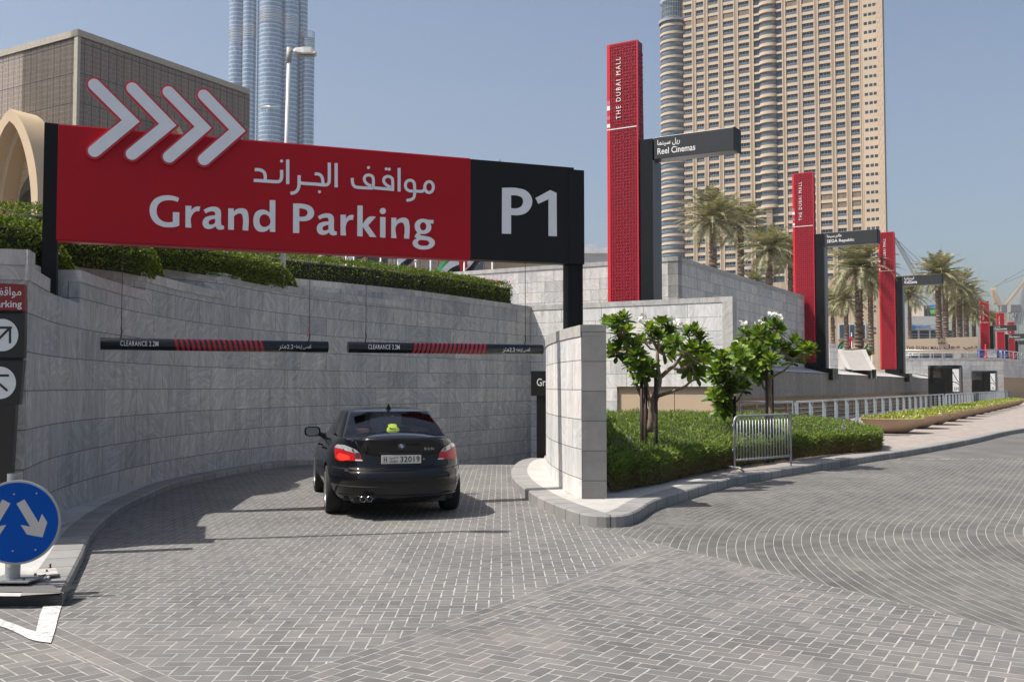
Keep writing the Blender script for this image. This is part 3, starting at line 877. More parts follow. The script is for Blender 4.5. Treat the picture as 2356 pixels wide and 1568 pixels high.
n2 = [(1615, 345), (1690, 348), (1690, 395), (1730, 362), (1790, 345), (1840, 352), (1875, 387), (1887, 440), (1885, 664), (1808, 660), (1808, 455), (1795, 425), (1765, 417), (1730, 427), (1692, 462), (1692, 656), (1613, 652)]
g2 = [(1970, 475), (1985, 415), (2030, 375), (2090, 362), (2140, 370), (2190, 378), (2255, 381), (2253, 435), (2205, 430), (2220, 480), (2205, 545), (2150, 585), (2090, 592), (2062, 588), (2048, 612), (2130, 625), (2220, 650), (2268, 695), (2274, 745), (2235, 795), (2180, 820), (2110, 828), (2020, 815), (1960, 780), (1938, 730), (1953, 690), (2003, 658), (1968, 635), (1985, 600), (2010, 570), (1983, 530)]
g2h1 = disc(2097, 477, 50, 18, 63); g2h2 = [(2065, 682), (2110, 686), (2170, 697), (2195, 730), (2175, 760), (2120, 773), (2060, 768), (2022, 745), (2015, 715), (2032, 692)]
letters([[P1, P1h], [a2, a2h], [r2], [k2], [i2], [disc(1485, 244, 46, 20)], [n2], [g2, g2h1, g2h2]], cp_, 'lettering', M['letter'], parent=root)
c2 = conv(1 / 0.5798, 1 / 0.5798, 1366, 0)
PP = [(1107, 1296), (1215, 1299), (1275, 1318), (1313, 1375), (1305, 1430), (1270, 1470), (1215, 1485), (1168, 1483), (1168, 1613), (1106, 1611)]
PPh = [(1168, 1347), (1215, 1350), (1245, 1366), (1252, 1393), (1240, 1422), (1210, 1437), (1168, 1437)]
one = [(1438, 1312), (1482, 1332), (1484, 1630), (1427, 1628), (1427, 1375), (1357, 1406), (1337, 1366)]
letters([[PP, PPh], [one]], c2, 'lettering', M['letter'], parent=root)
ca_ = conv(3.1, 3.1, 1000, 620)
AR_STROKES = [([(58, 183), (125, 187), (170, 212), (187, 255), (187, 315)], 40), ([(45, 315), (200, 325), (335, 333), (375, 318), (390, 275), (390, 187)], 40), ([(466, 58), (466, 210), (466, 362)], 42),
    ([(608, 252), (607, 330), (605, 385), (588, 435), (550, 468), (500, 475)], 40), ([(610, 335), (650, 352), (800, 362), (930, 373), (968, 356), (981, 310), (981, 97)], 39), ([(800, 235), (855, 242), (888, 272), (900, 318), (903, 365)], 38),
    ([(1066, 103), (1066, 250), (1066, 402)], 41), ([(1267, 287), (1268, 340), (1288, 385), (1340, 404), (1520, 413)], 37), ([(1500, 388), (1440, 352), (1414, 305), (1430, 262), (1470, 250), (1510, 264), (1527, 305), (1526, 395)], 36),
    ([(1525, 408), (1640, 418), (1784, 431)], 37), ([(1740, 402), (1685, 370), (1655, 325), (1668, 282), (1711, 268), (1750, 284), (1766, 322), (1766, 445)], 36), ([(1846, 163), (1846, 300), (1846, 455)], 38),
    ([(2036, 448), (1975, 446), (1932, 415), (1925, 365), (1945, 328), (1982, 315), (2020, 330), (2036, 375), (2036, 500), (2008, 548), (1937, 565)], 36), ([(2045, 449), (2125, 453), (2155, 435), (2170, 410)], 36)]
mb = MB(); k = 0
for pts, w in AR_STROKES:
    for q in stroke(pts, w, 6):
        mb.poly([sf(*sgn(*ca_(*p)), 0.010 + 0.0004 * k) for p in q])
    k += 1
for q in stroke(disc(2217, 400, 53, 12, 68), 36, 4, closed=True): mb.poly([sf(*sgn(*ca_(*p)), 0.010 + 0.0004 * k) for p in q])
for (x, y) in ((390, 77), (860, 458), (1467, 158), (1686, 175), (1724, 178)):
    mb.flat([disc(x, y, 19, 16)], lambda a, b, d: sf(*sgn(*ca_(a, b)), 0.010 + d), 0.003)
mb.build('arabic_lettering', M['letter'], root)
cz = lambda x, y: (x * 0.33350, y * 0.33350)
CH = [((653, 595), (903, 843), (653, 1050)), ((915, 620), (1157, 868), (911, 1070)), ((1163, 645), (1399, 887), (1165, 1090)), ((1405, 668), (1635, 907), (1405, 1108))]
def chev(t, a, b, r):
    t, a, b = Vector(t), Vector(a), Vector(b)
    d1 = (a - t).normalized(); d2 = (b - a).normalized()
    n1_ = Vector((-d1.y, d1.x)); n2_ = Vector((-d2.y, d2.x))
    def meet(sg):
        p = t + n1_ * r * sg; q = b + n2_ * r * sg
        k = geometry.intersect_line_line_2d(p - d1 * 9, p + d1 * 9, q - d2 * 9, q + d2 * 9)
        return k
    def cap(c, start, n=10):
        a0 = math.atan2(start.y, start.x); return [(c.x + r * math.cos(a0 + math.pi * i / n), c.y + r * math.sin(a0 + math.pi * i / n)) for i in range(n + 1)]
    return cap(t, n1_) + [tuple(meet(-1))] + cap(b, -n2_) + [tuple(meet(1))]
for t, a, b in CH:
    t, a, b = [Vector(sgn(*cz(*p))) for p in (t, a, b)]
    mb = MB(); mb.flat([chev(t, a, b, 0.108)], lambda s, z, d: sf(s, z, d + 0.004), 0.055); ch = mb.build('chevron', M['sign_edge'], root)
    mb = MB(); mb.flat([chev(t, a, b, 0.080)], lambda s, z, d: sf(s, z, d + 0.059), 0.014); mb.build('chevron_face', M['acrylic'], ch)
# fixings on the top edge
mb = MB()
for px in (560, 1155):
    p = sgn(px, 320); mb.tube([sf(p[0], ZT, -0.1), sf(p[0], ZT + 0.05, -0.1)], 0.008, 6)
mb.build('lifting_eye', M['wire'], root)

# ---- the two hanging height bars
BR = 0.083
M['bar_black'] = glossy('bar_black_gloss', (0.008, 0.010, 0.013), 0.22)
M['bar_red'] = glossy('bar_red_stripe', (0.42, 0.015, 0.03), 0.3)
def bar(pxa, pxb, st0, st1, slant, e0, e1, a0, a1, wires, label):
    ya = 789.5 + (pxa - 231) * 0.0175; s0 = sgn(pxa, 790)[0]; s1 = sgn(pxb, 800)[0]; zc_ = 2.305
    rt = empty('height_bar', tuple(sf((s0 + s1) / 2, zc_ - BR)), label, 'height bar', 'hanging clearance bars')
    mb = MB(); mb.tube([sf(s0, zc_, -0.02), sf(s1, zc_, -0.02)], BR, 28); mb.build('tube', M['bar_black'], rt, bevel=0.003)
    def cyl(s, z, d):          # wraps a flat (s, z) onto the tube
        a = z / BR; return sf(s, zc_ + math.sin(a) * (BR + d), -0.02 + math.cos(a) * (BR + d))
    q0, q1 = sgn(st0, 798)[0], sgn(st1, 798)[0]; n = 17
    mb = MB()
    for i in range(n):
        c = q0 + (q1 - q0) * (i + 0.5) / n; w = (q1 - q0) / n * 0.27
        rows = []
        for j in range(9):
            h = (-1 + 2 * j / 8) * BR * 1.45; sh = slant * h * 0.22
            rows.append([cyl(c - w + sh, h, 0.0012), cyl(c + w + sh, h, 0.0012)])
        mb.grid(rows)
    mb.build('stripe', M['bar_red'], rt)['kind'] = 'stuff'
    h = 0.034
    for txt, u, v, dz in (('CLEARANCE 2.2M', e0, e1, 0.006), (arabic('أقصى إرتفاع') , a0, a1, -0.012)):
        x0, x1 = sgn(u, 798)[0], sgn(v, 798)[0]
        if txt.startswith('CL'): st = textfit(txt, x0, x1, -h * 0.95 + dz, h * 0.95 + dz, bold=0.006, spacing=1.12)
        else:
            w_ = x1 - x0
            st = textfit(txt, x0 + w_ * 0.48, x1, -h * 1.1 + dz, h * 1.15 + dz, bold=0.004)
            mb = MB(); mb.text(textfit('2.2', x0 + w_ * 0.25, x0 + w_ * 0.45, -h * 0.75 + dz, h * 0.9 + dz), lambda x, y, d: cyl(x, y, 0.009))
            mb.text(textfit(arabic('متر'), x0, x0 + w_ * 0.23, -h * 1.3 + dz, h * 0.8 + dz, bold=0.004), lambda x, y, d: cyl(x, y, 0.009)); mb.build('lettering', M['letter'], rt)
        mb = MB(); mb.text(st, lambda x, y, d: cyl(x, y, 0.009)); mb.build('lettering', M['letter'], rt)
    for wx in wires:
        s_ = sgn(wx, 700)[0]
        mb = MB(); mb.tube([sf(s_, zc_ + BR - 0.01, -0.03), sf(s_ + 0.002, zc_ + 0.5, -0.03), sf(s_, ZB, -0.03)], 0.005, 6)
        mb.tube([sf(s_ - 0.008, zc_ + BR, -0.03), sf(s_ + 0.01, zc_ + BR + 0.08, -0.03), sf(s_ - 0.004, zc_ + BR + 0.14, -0.03)], 0.010, 6)
        mb.build('wire', M['wire'], rt)
    return rt, zc_
bar(231, 755, 400, 607, -1, 277, 364, 640, 714, (280, 713), 'black hanging clearance bar with red stripes nearer the blue round sign')
b2, zc_ = bar(801, 1248, 948, 1117, 1, 845, 917, 1153, 1216, (843, 1210), 'black hanging clearance bar with red stripes ending beside the curved wall')
s_ = sgn(713, 700)[0]
mb = MB(); mb.tube([sf(s_ + 0.01, zc_ + 0.30, 0.0), sf(s_ - 0.03, zc_ + 0.24, 0.01), sf(s_ + 0.0, zc_ + 0.19, 0.0), sf(s_ - 0.04, zc_ + 0.15, 0.01)], 0.006, 6)
mb.build('ribbon', M['sign_edge'], origin=tuple(sf(s_, zc_ + 0.15)), label='scrap of red tape knotted round the hanging wire', cat='ribbon')

# ================================================================== directional totem at the left edge
TP0 = Vector((-5.05, 10.3, 0)); TD = Vector((0.96, 0.28, 0)).normalized(); TN = Vector((TD.y, -TD.x, 0))
def tg(px, py):
    p = onplane(px, py, TP0, TN); return ((p - TP0).dot(TD), p.z)
def tf(s, z, d=0.0): return TP0 + TD * s + TN * d + Vector((0, 0, z))
ct = conv(2.85, 2.85, 0, 1100)
M['totem_red'] = glossy('totem_red', (0.20, 0.012, 0.014), 0.4)
M['totem_black'] = glossy('totem_black', (0.016, 0.014, 0.013), 0.35)
M['totem_white'] = plain('totem_white', (0.62, 0.64, 0.64), 0.4, var=0.03)
root = empty('direction_totem', tuple(tf(-0.5, 0.15)), 'dark direction totem with a red Parking header and round arrow signs', 'sign')
def panel(loop, name, mat, d=0.16):
    L = [tg(*ct(*p)) for p in loop]
    mb = MB(); mb.flat([L], lambda s, z, dd: tf(s, z, dd - d), d)
    return mb.build(name, mat, root)
LX = -560
panel([(LX, 62), (278, 105), (281, 408), (LX, 385)], 'red_panel', M['totem_red'])
panel([(LX, 410), (285, 430), (275, 940), (LX, 935)], 'arrow_panel', M['totem_black'], 0.14)
panel([(LX, 968), (268, 968), (222, 1472), (LX, 1480)], 'arrow_panel', M['totem_black'], 0.14)
panel([(-480, 380), (262, 400), (262, 440), (-480, 440)], 'joint_plate', M['black_metal'], 0.12)
panel([(-480, 930), (242, 935), (242, 975), (-480, 975)], 'joint_plate', M['black_metal'], 0.12)
zb = 0.14
L = [tg(*ct(182, 1470))[0], tg(*ct(-400, 1470))[0]]
mb = MB(); x_r, x_l = L; ztop = tg(*ct(100, 1475))[1]
mb.flat([[(x_l, ztop), (x_r, ztop), (x_r - 0.05, zb), (x_l + 0.05, zb)]], lambda s, z, dd: tf(s, z, dd - 0.15), 0.15); mb.build('column', M['totem_black'], root)
def tlet(st, name='lettering', d0=0.002):
    mb = MB(); mb.text(st, lambda x, y, d: tf(*tg(*ct(x, -y)), d0)); return mb.build(name, M['totem_white'], root)
tlet(textfit('Grand Parking', -430, 248, -392, -288, bold=0.012))
tlet(textfit(arabic('مواقف الجراند'), -430, 243, -262, -135, bold=0.006))
for (cx, cy, segs) in ((25, 682, [((-70, 598), (127, 598)), ((115, 590), (115, 765)), ((112, 602), (-110, 826))]), (-2, 1225, [((-130, 1143), (93, 1143)), ((-115, 1143), (-115, 1340)), ((-112, 1147), (78, 1310))])):
    mb = MB(); mb.flat([[tg(*ct(*p)) for p in disc(cx, cy, 184, 40)]], lambda s, z, d: tf(s, z, d), 0.004); dd = mb.build('arrow_disc', M['totem_white'], root)
    mb = MB()
    for i, (a, b) in enumerate(segs):
        for q in stroke([a, b], 27, 1): mb.poly([tf(*tg(*ct(*p)), 0.0055 + 0.0005 * i) for p in q])
        mb.flat([disc(b[0], b[1], 13.5, 12)], lambda x, y, d: tf(*tg(*ct(x, y)), 0.0075), 0)
    mb.build('arrow', M['totem_black'], dd)

# ================================================================== round blue keep-either-side sign
cb = conv(2.8, 2.8, 0, 1880)
base = atz(29, 1329, 0.15)
BN = Vector((0.12, -0.993, 0)).normalized(); BD = Vector((0.993, 0.12, 0)).normalized(); BP0 = base + BN * 0.10; BP0.z = 0
def bgp(px, py):
    p = onplane(px, py, BP0, BN); return ((p - BP0).dot(BD), p.z)
def bf(s, z, d=0.0): return BP0 + BD * s + BN * d + Vector((0, 0, z))
M['blue'] = glossy('blue_reflective', (0.0, 0.055, 0.30), 0.55, spec=0.1)
M['galv'] = plain('galvanised_steel', (0.33, 0.345, 0.35), 0.45, 0.5, var=0.12, scale=20)
M['sign_white'] = plain('reflective_white', (0.36, 0.355, 0.35), 0.5, var=0.03)
root = empty('road_sign', tuple(base), 'round blue road sign with two white arrows pointing down to either side', 'road sign')
c0 = bgp(*cb(206, 579)); rr = abs(bgp(*cb(685, 579))[0] - c0[0])
rr = 0.342; c0 = (bgp(*cb(685, 579))[0] - rr, c0[1])
mb = MB(); mb.flat([disc(0, 0, rr, 56)], lambda x, y, d: bf(c0[0] + x, c0[1] + y, d), 0.018); mb.build('rim', M['galv'], root, bevel=0.002)
mb = MB(); mb.flat([disc(0, 0, rr - 0.018, 56)], lambda x, y, d: bf(c0[0] + x, c0[1] + y, d + 0.018), 0.004); face = mb.build('blue_face', M['blue'], root)
ar = [(285, 320), (195, 367), (350, 625), (242, 604), (312, 712), (487, 744), (540, 577), (480, 480), (443, 578)]
for mir in (0, 1):
    L = [bgp(*cb(324 - x if mir else x, y)) for x, y in ar]
    mb = MB(); mb.flat([L], lambda s, z, d: bf(s, z, 0.0225), 0); mb.build('arrow', M['sign_white'], face)
for (x, y) in ((170, 262), (421, 253), (155, 896), (410, 883)):
    p = bgp(*cb(x, y)); mb = MB(); mb.flat([disc(p[0], p[1], 0.007, 10)], lambda a, b, d: bf(a, b, d + 0.022), 0.005); mb.build('screw', M['galv'], root)
mb = MB(); mb.tube([base + Vector((0, 0, 0.0)), base + Vector((0, 0, 1.01 - base.z + .0))], 0.058, 24, cap=False); mb.tube([base + Vector((0, 0, 1.0 - base.z)), base + Vector((0, 0, 0))], 0.052, 24, cap=False); mb.build('post', M['galv'], root)
mb = MB(); mb.box(base + Vector((0.02, 0.02, -0.008)), (0.34, 0.30, 0.014)); mb.build('base_plate', M['galv'], root)
for dx, dy in ((0.13, 0.12), (-0.1, 0.12), (0.13, -0.08), (-0.1, -0.08)):
    mb = MB(); mb.lathe([(0, 0.022), (0.012, 0.02), (0.012, 0)], 6, base + Vector((dx, dy, -0.003)), sm=False); mb.build('bolt', M['wire'], root)
st = base + Vector((0.0, -0.0585, 0.135))
mb = MB(); mb.grid([[base + Vector((math.sin(a) * 0.0592, -math.cos(a) * 0.0592, 0.12 + h)) for a in [(-0.42 + i * 0.1) * max(0.2, math.sqrt(max(0, 1 - (h / 0.024) ** 2))) for i in range(9)]] for h in [(-0.022 + j * 0.0055) for j in range(9)]])
mb.build('sticker', plain('sticker_white', (0.55, 0.48, 0.50), 0.5), root)
# loose plates, stub bolts and wire left on the island
p0 = atz(100, 1330, 0.108)
mb = MB()
mb.box(p0 + Vector((-0.16, -0.02, 0.012)), (0.42, 0.26, 0.022), Matrix.Rotation(0.3, 3, 'Z')); mb.box(p0 + Vector((-0.12, 0.03, 0.035)), (0.40, 0.22, 0.016), Matrix.Rotation(0.5, 3, 'Z') @ Matrix.Rotation(0.07, 3, 'X'))
mb.build('concrete_pad', plain('worn_concrete', (0.40, 0.385, 0.36), 0.85, var=0.25, scale=14, bump=0.4), label='broken grey concrete pad under the round blue sign', cat='concrete pad')
M['rust'] = plain('dark_rusty_steel', (0.055, 0.045, 0.04), 0.75, 0.3, var=0.4, scale=30)
for i, (zx, zy, h) in enumerate(((562, 1140, 0.075), (522, 1190, 0.06))):
    p = atz(*cb(zx, zy), 0.107)
    mb = MB(); mb.tube([p, p + Vector((0, 0, h))], 0.009, 8); mb.lathe([(0.016, 0.0), (0.016, 0.012), (0.009, 0.016)], 6, p + Vector((0, 0, h * 0.35)), sm=False)
    mb.build('anchor_bolt', M['rust'], label=('taller', 'shorter')[i] + ' rusty anchor bolt standing up from the pale kerb island', cat='bolt', group='anchor bolts in the kerb island')
mb = MB(); w0 = [atz(*cb(x, y), 0.107 + h) for x, y, h in ((345, 1160, 0.01), (395, 1172, 0.03), (450, 1180, 0.045), (505, 1165, 0.05), (470, 1190, 0.02), (440, 1205, 0.01), (500, 1175, 0.04), (520, 1160, 0.03))]
mb.tube(w0, 0.005, 6); mb.build('scrap_wire', M['rust'], label='twisted scrap of dark wire lying on the kerb island', cat='wire')

# ---- black sign at the ramp foot, mostly behind the curved wall
o = atY(1222, 880, 23.0); o.z = 0
rz0 = ramp_z(0, 23)
root = empty('garage_sign', (o.x + 0.3, 23.0, rz0), 'black entrance sign on a black column half hidden by the curved wall', 'sign')
za, zb_ = atY(1222, 853, 23).z, atY(1222, 910, 23).z
mb = MB(); mb.bbox((o.x, 23.0, zb_), (o.x + 1.3, 23.22, za)); mb.build('sign_box', M['sign_black'], root, bevel=0.004)
mb = MB(); x = atY(1235, 950, 23).x; mb.bbox((x, 23.02, rz0 - 0.1), (x + 0.7, 23.2, zb_)); mb.build('column', M['black_metal'], root)
mb = MB(); zt_, zl_ = atY(1236, 870, 23).z, atY(1236, 888, 23).z; mb.text(textfit('Grand Parking', o.x + 0.13, o.x + 0.13 + 1.05, zl_ - 0.05, zt_, bold=0.01), lambda s, z, d: (s, 22.996, z)); mb.build('lettering', M['letter'], root)

# ================================================================== red lattice pylons along the street
M['pyl_red'] = glossy('pylon_red_backing', (0.17, 0.002, 0.010), 0.45, var=0.12)
M['pyl_lat'] = glossy('pylon_red_lattice', (0.47, 0.018, 0.038), 0.4)
M['pyl_edge'] = glossy('pylon_red_edge', (0.62, 0.02, 0.03), 0.35)
M['pyl_pink'] = plain('pylon_pink_tiles', (0.55, 0.15, 0.22), 0.5)
M['pyl_white'] = plain('pylon_white', (0.8, 0.78, 0.76), 0.5)
M['blk_glass'] = glossy('black_glass_cladding', (0.008, 0.009, 0.010), 0.25, spec=0.3)
M['blk_glass2'] = glossy('dark_grey_cladding', (0.035, 0.037, 0.038), 0.3)
PH = 10.15; PW = 1.08
def lattice(mb, org, ux, nx, cols, rows, a, w=0.020, h=0.018, xlim=None):
    """raised strapwork of small bars; org lower corner, ux across, nx outward"""
    seg = []
    O = [(0.5 + 0.36 * math.cos(R(22.5 + 45 * k)), 0.5 + 0.36 * math.sin(R(22.5 + 45 * k))) for k in range(8)]
    for k in range(8): seg.append((O[k], O[(k + 1) % 8]))
    d = [(0.5 + 0.16 * math.cos(R(90 * k)), 0.5 + 0.16 * math.sin(R(90 * k))) for k in range(4)]
    for k in range(4): seg.append((d[k], d[(k + 1) % 4])); seg.append((d[k], (0.5 + 0.5 * math.cos(R(90 * k)), 0.5 + 0.5 * math.sin(R(90 * k)))))
    for (cx, cy) in ((0, 0), (1, 0), (0, 1), (1, 1)):
        sx, sy = (1 if cx == 0 else -1), (1 if cy == 0 else -1)
        seg.append(((cx + sx * 0.24, cy), (cx, cy + sy * 0.24)))
        seg.append(((cx + sx * 0.12, cy + sy * 0.12), (0.5 - sx * 0.235, 0.5 - sy * 0.235)))
    for i in range(cols):
        for j in range(rows):
            for (p, q) in seg:
                a0 = Vector((p[0], p[1])); b0 = Vector((q[0], q[1])); dd = (b0 - a0).normalized(); n_ = Vector((-dd.y, dd.x)) * (w / 2 / a)
                c = [a0 + n_, b0 + n_, b0 - n_, a0 - n_]
                P = []
                for lift in (h, 0):
                    for v in c:
                        P.append(org + ux * ((i + v.x) * a) + Vector((0, 0, (j + v.y) * a)) + nx * lift)
                b = mb.add(P)
                mb.face((b, b + 1, b + 2, b + 3)); mb.face((b, b + 4, b + 5, b + 1)); mb.face((b + 2, b + 6, b + 7, b + 3))
def make_pylon():
    root = empty('pylon', (0, 0, 0))
    w = PW / 2; d0, d1 = 0.67, 0.42
    B = lambda n, m, mb, **k: mb.build(n, m, root, local=True, **k)
    mb = MB(); v = [(-w, 0, 0), (w, 0, 0), (w, d0, 0), (-w, d0, 0), (-w + 0.03, 0, PH), (w, 0, PH), (w, d1, PH), (-w + 0.03, d1, PH)]
    b = mb.add(v)
    for q in ((0, 1, 5, 4), (1, 2, 6, 5), (2, 3, 7, 6), (3, 0, 4, 7), (4, 5, 6, 7), (0, 3, 2, 1)): mb.face(q)
    B('body', M['pyl_red'], mb)
    a = PH / 30
    mb = MB(); lattice(mb, Vector((-w + 0.10, -0.0, 0)), Vector((1, 0, 0)), Vector((0, -1, 0)), 3, 32, (PW - 0.13) / 3, w=0.019)
    B('lattice_screen', M['pyl_lat'], mb)
    mb = MB(); lattice(mb, Vector((w, 0.03, 0)), Vector((0, 1, 0)), Vector((1, 0, 0)), 1, 24, 0.41); B('lattice_screen', M['pyl_lat'], mb)
    mb = MB(); mb.bbox((-w - 0.012, -0.024, 0), (-w + 0.10, 0.05, PH)); B('edge_strip', M['pyl_edge'], mb)
    mb = MB(); mb.bbox((w - 0.03, -0.022, 0), (w + 0.022, 0.03, PH)); mb.bbox((-w + 0.102, -0.022, PH - 0.04), (w - 0.031, 0.0, PH + 0.01)); B('corner_trim', M['pyl_lat'], mb)
    mb = MB(); st = textfit('THE DUBAI MALL', 7.6, 9.67, 0, 0.17, bold=0.0, spacing=1.35); mb.text(st, lambda x, y, d: (-0.05 - y, -0.032, x)); B('lettering', M['pyl_white'], mb)
    mb = MB(); mb.bbox((-w - 0.014, -0.030, 7.27), (w - 0.03, -0.02, 7.30)); B('white_line', M['pyl_white'], mb)
    for z0, h, m in ((8.12, 0.14, 'pyl_pink'), (7.94, 0.15, 'pyl_white'), (7.62, 0.12, 'pyl_pink'), (7.36, 0.12, 'pyl_white')):
        mb = MB(); mb.bbox((-w - 0.016, -0.028, z0), (-w + 0.098, -0.018, z0 + h)); B('accent_tile', M[m], mb)
    mb = MB(); mb.bbox((0.60, 0.03, -0.5), (1.04, 0.63, 6.82)); B('column', M['blk_glass'], mb)
    mb = MB(); mb.bbox((1.042, 0.03, -0.5), (1.10, 0.63, 6.10)); B('column_side', M['blk_glass2'], mb)
    mb = MB(); mb.bbox((1.10, 0.02, 6.12), (3.75, 0.60, 6.84)); bm = B('sign_beam', M['blk_glass2'], mb, bevel=0.01)
    mb = MB(); mb.bbox((3.752, 0.0, 6.12), (3.80, 0.62, 6.84)); mb.build('end_cap', M['black_metal'], bm, local=True)
    mb = MB(); mb.bbox((-0.2, -0.25, -0.9), (0.85, 0.02, 0.18) if False else (0.85, 0.9, 0.0)); mb.bbox((0.72, -0.35, -0.9), (1.55, 0.95, -0.28) if False else (1.5, 0.95, -0.3)); B('plinth', M['blk_glass'], mb)
    return root
PB = 2.96
info = [(1400, 33.0, 'Reel Cinemas', 'ريل سينما', 'tallest red lattice pylon with a black arm reading Reel Cinemas'), (1827, 53.3, 'SEGA Republic', 'عالم سيجا', 'red lattice pylon with a black arm reading SEGA Republic'),
        (2024, 73.9, 'KidZania', 'كيدزانيا', 'red lattice pylon with a black arm reading KidZania, behind a palm'), (2254, 134.0, 'Dubai Ice Rink', 'حلبة دبي', 'distant red pylon with a black arm reading Dubai Ice Rink'),
        (2291.5, 155.6, 'Dubai Aquarium', 'دبي', 'distant red pylon with a black arm reading Dubai Aquarium'), (2317, 178.0, '', '', 'most distant and smallest red pylon at the end of the row')]
protoP = make_pylon()
lets = []
for i, (px, Y, en, ar_, lb) in enumerate(info):
    p = protoP if i == 0 else copy_tree(protoP)
    q = atY(px, 700, Y)
    c = Vector((q.x, q.y, 0)) + G2 * (PW / 2)
    p.location = (c.x, c.y, PB); p.rotation_euler = (0, 0, math.atan2(G2.y, G2.x))
    tag(p, lb, 'pylon', 'red pylons along the street')
    lets.append((p, en, ar_))
for p, en, ar_ in lets:
    bmch = [c for c in COL.objects if c.parent == p and c.name.startswith('sign_beam')][0]
    if en:
        wid = 1.28 * len(en) / 12
        mb = MB(); mb.text(textfit(en, 1.22, 1.22 + wid, 6.26, 6.47, bold=0.012), lambda x, y, d: (x, 0.012, y)); o = mb.build('lettering', M['pyl_white'], None, local=True); o.parent = bmch
        mb = MB(); mb.text(textfit(arabic(ar_), 1.22, 1.22 + 0.085 * len(ar_), 6.51, 6.74, bold=0.012), lambda x, y, d: (x, 0.012, y)); o = mb.build('arabic_lettering', M['pyl_white'], None, local=True); o.parent = bmch
# ================================================================== the black saloon
def carpaint():
    k = N('black_car_paint'); k.color((0.0035, 0.004, 0.006)); k.set('Roughness', 0.06); k.set('Specular IOR Level', 0.42)
    d = k.ramp(k.noise(3.0, detail=6), [(0.4, (0.0035, 0.004, 0.006)), (0.75, (0.012, 0.011, 0.010))]); k.color(d)
    return k.m
M['paint'] = carpaint()
M['trim'] = plain('black_rubber_trim', (0.012, 0.012, 0.012), 0.6)
M['tyre'] = plain('tyre_rubber', (0.016, 0.015, 0.014), 0.85, var=0.3, scale=30, bump=0.2)
M['alloy'] = plain('alloy_wheel', (0.45, 0.46, 0.47), 0.3, 0.8)
M['chrome'] = plain('chrome', (0.45, 0.45, 0.45), 0.12, 1.0)
def glass(name, tint, rough=0.02, refl=0.9):
    k = N(name); t = k.t
    tr = k.n('ShaderNodeBsdfTransparent', ins={'Color': (*tint, 1)}); gl = k.n('ShaderNodeBsdfGlossy', ins={'Color': (refl, refl, refl, 1), 'Roughness': rough})
    fr = k.n('ShaderNodeFresnel', ins={'IOR': 1.5}); mx = k.n('ShaderNodeMixShader', ins={0: fr.outputs[0], 1: tr.outputs[0], 2: gl.outputs[0]})
    t.links.new(mx.outputs[0], k.out.inputs['Surface']); return k.m
M['glass'] = glass('tinted_car_glass', (0.88, 0.93, 0.92))
M['glass_dark'] = glass('dark_side_glass', (0.10, 0.12, 0.13))
M['lamp_red'] = None
k = N('tail_lamp_red'); k.color(k.ramp(k.noise(60, k.obj(), detail=2), [(0.3, (0.25, 0.003, 0.006)), (0.6, (0.42, 0.008, 0.010))])); k.set('Roughness', 0.3); k.set('Coat Weight', 0.0); k.set('Emission Color', (1, 0.03, 0.02, 1)); k.set('Emission Strength', 0.03)
M['lamp_red'] = k.m
k = N('brake_lamp_lit'); k.color((0.65, 0.01, 0.01)); k.set('Emission Color', (1, 0.06, 0.03, 1)); k.set('Emission Strength', 0.6); k.set('Roughness', 0.2)
M['lamp_lit'] = k.m
M['lamp_clear'] = plain('clear_lamp_lens', (0.42, 0.43, 0.44), 0.12, 0.3, coat=1.0, var=0.3, scale=25)
M['plate_white'] = plain('number_plate_white', (0.62, 0.58, 0.52), 0.45, var=0.08, scale=20)
M['plate_ink'] = plain('number_plate_ink', (0.02, 0.02, 0.025), 0.5)
M['seat'] = plain('dark_red_leather', (0.06, 0.025, 0.02), 0.5)
M['cabin'] = plain('cabin_lining', (0.03, 0.032, 0.032), 0.8)
M['tag_yellow'] = plain('yellow_green_tag', (0.62, 0.72, 0.04), 0.5)

# car space: x rightwards, y forwards (0 at the rear bumper), z up
CARL, CARW = 4.84, 1.846
rear_axle_y = 1.08
fwd = Vector((-0.243, 0.970, 0)).normalized(); rgt = Vector((fwd.y, -fwd.x, 0))
car_org = Vector((-1.415, 12.98, 0.0))
CARROT = math.atan2(rgt.y, rgt.x)
car = empty('parked_car', (0, 0, 0), 'black four-door saloon car seen from behind on the ramp with one tail light glowing', 'car')
car.name = 'car'
def cb_(n, m, mb, parent=None, **k): return mb.build(n, m, parent or car, local=True, **k)
def prof(tab, z):
    for (a, va), (b, vb) in zip(tab, tab[1:]):
        if a <= z <= b:
            t = (z - a) / (b - a); t = t * t * (3 - 2 * t) if False else t
            return va + (vb - va) * t
    return tab[0][1] if z < tab[0][0] else tab[-1][1]
REAR = [(0.20, 0.20), (0.26, 0.08), (0.32, 0.045), (0.42, 0.02), (0.55, 0.0), (0.60, 0.012), (0.635, 0.045), (0.66, 0.105), (0.70, 0.115), (0.85, 0.135), (0.95, 0.12), (1.00, 0.10), (1.03, 0.095)]
FRONT = [(0.20, 4.72), (0.30, 4.80), (0.45, 4.84), (0.62, 4.80), (0.72, 4.70), (0.85, 4.45), (1.03, 4.30)]
HALF = [(0.20, 0.80), (0.28, 0.872), (0.40, 0.905), (0.55, 0.918), (0.70, 0.922), (0.80, 0.908), (0.88, 0.885), (0.95, 0.85), (1.00, 0.80), (1.03, 0.765)]
NS = 128
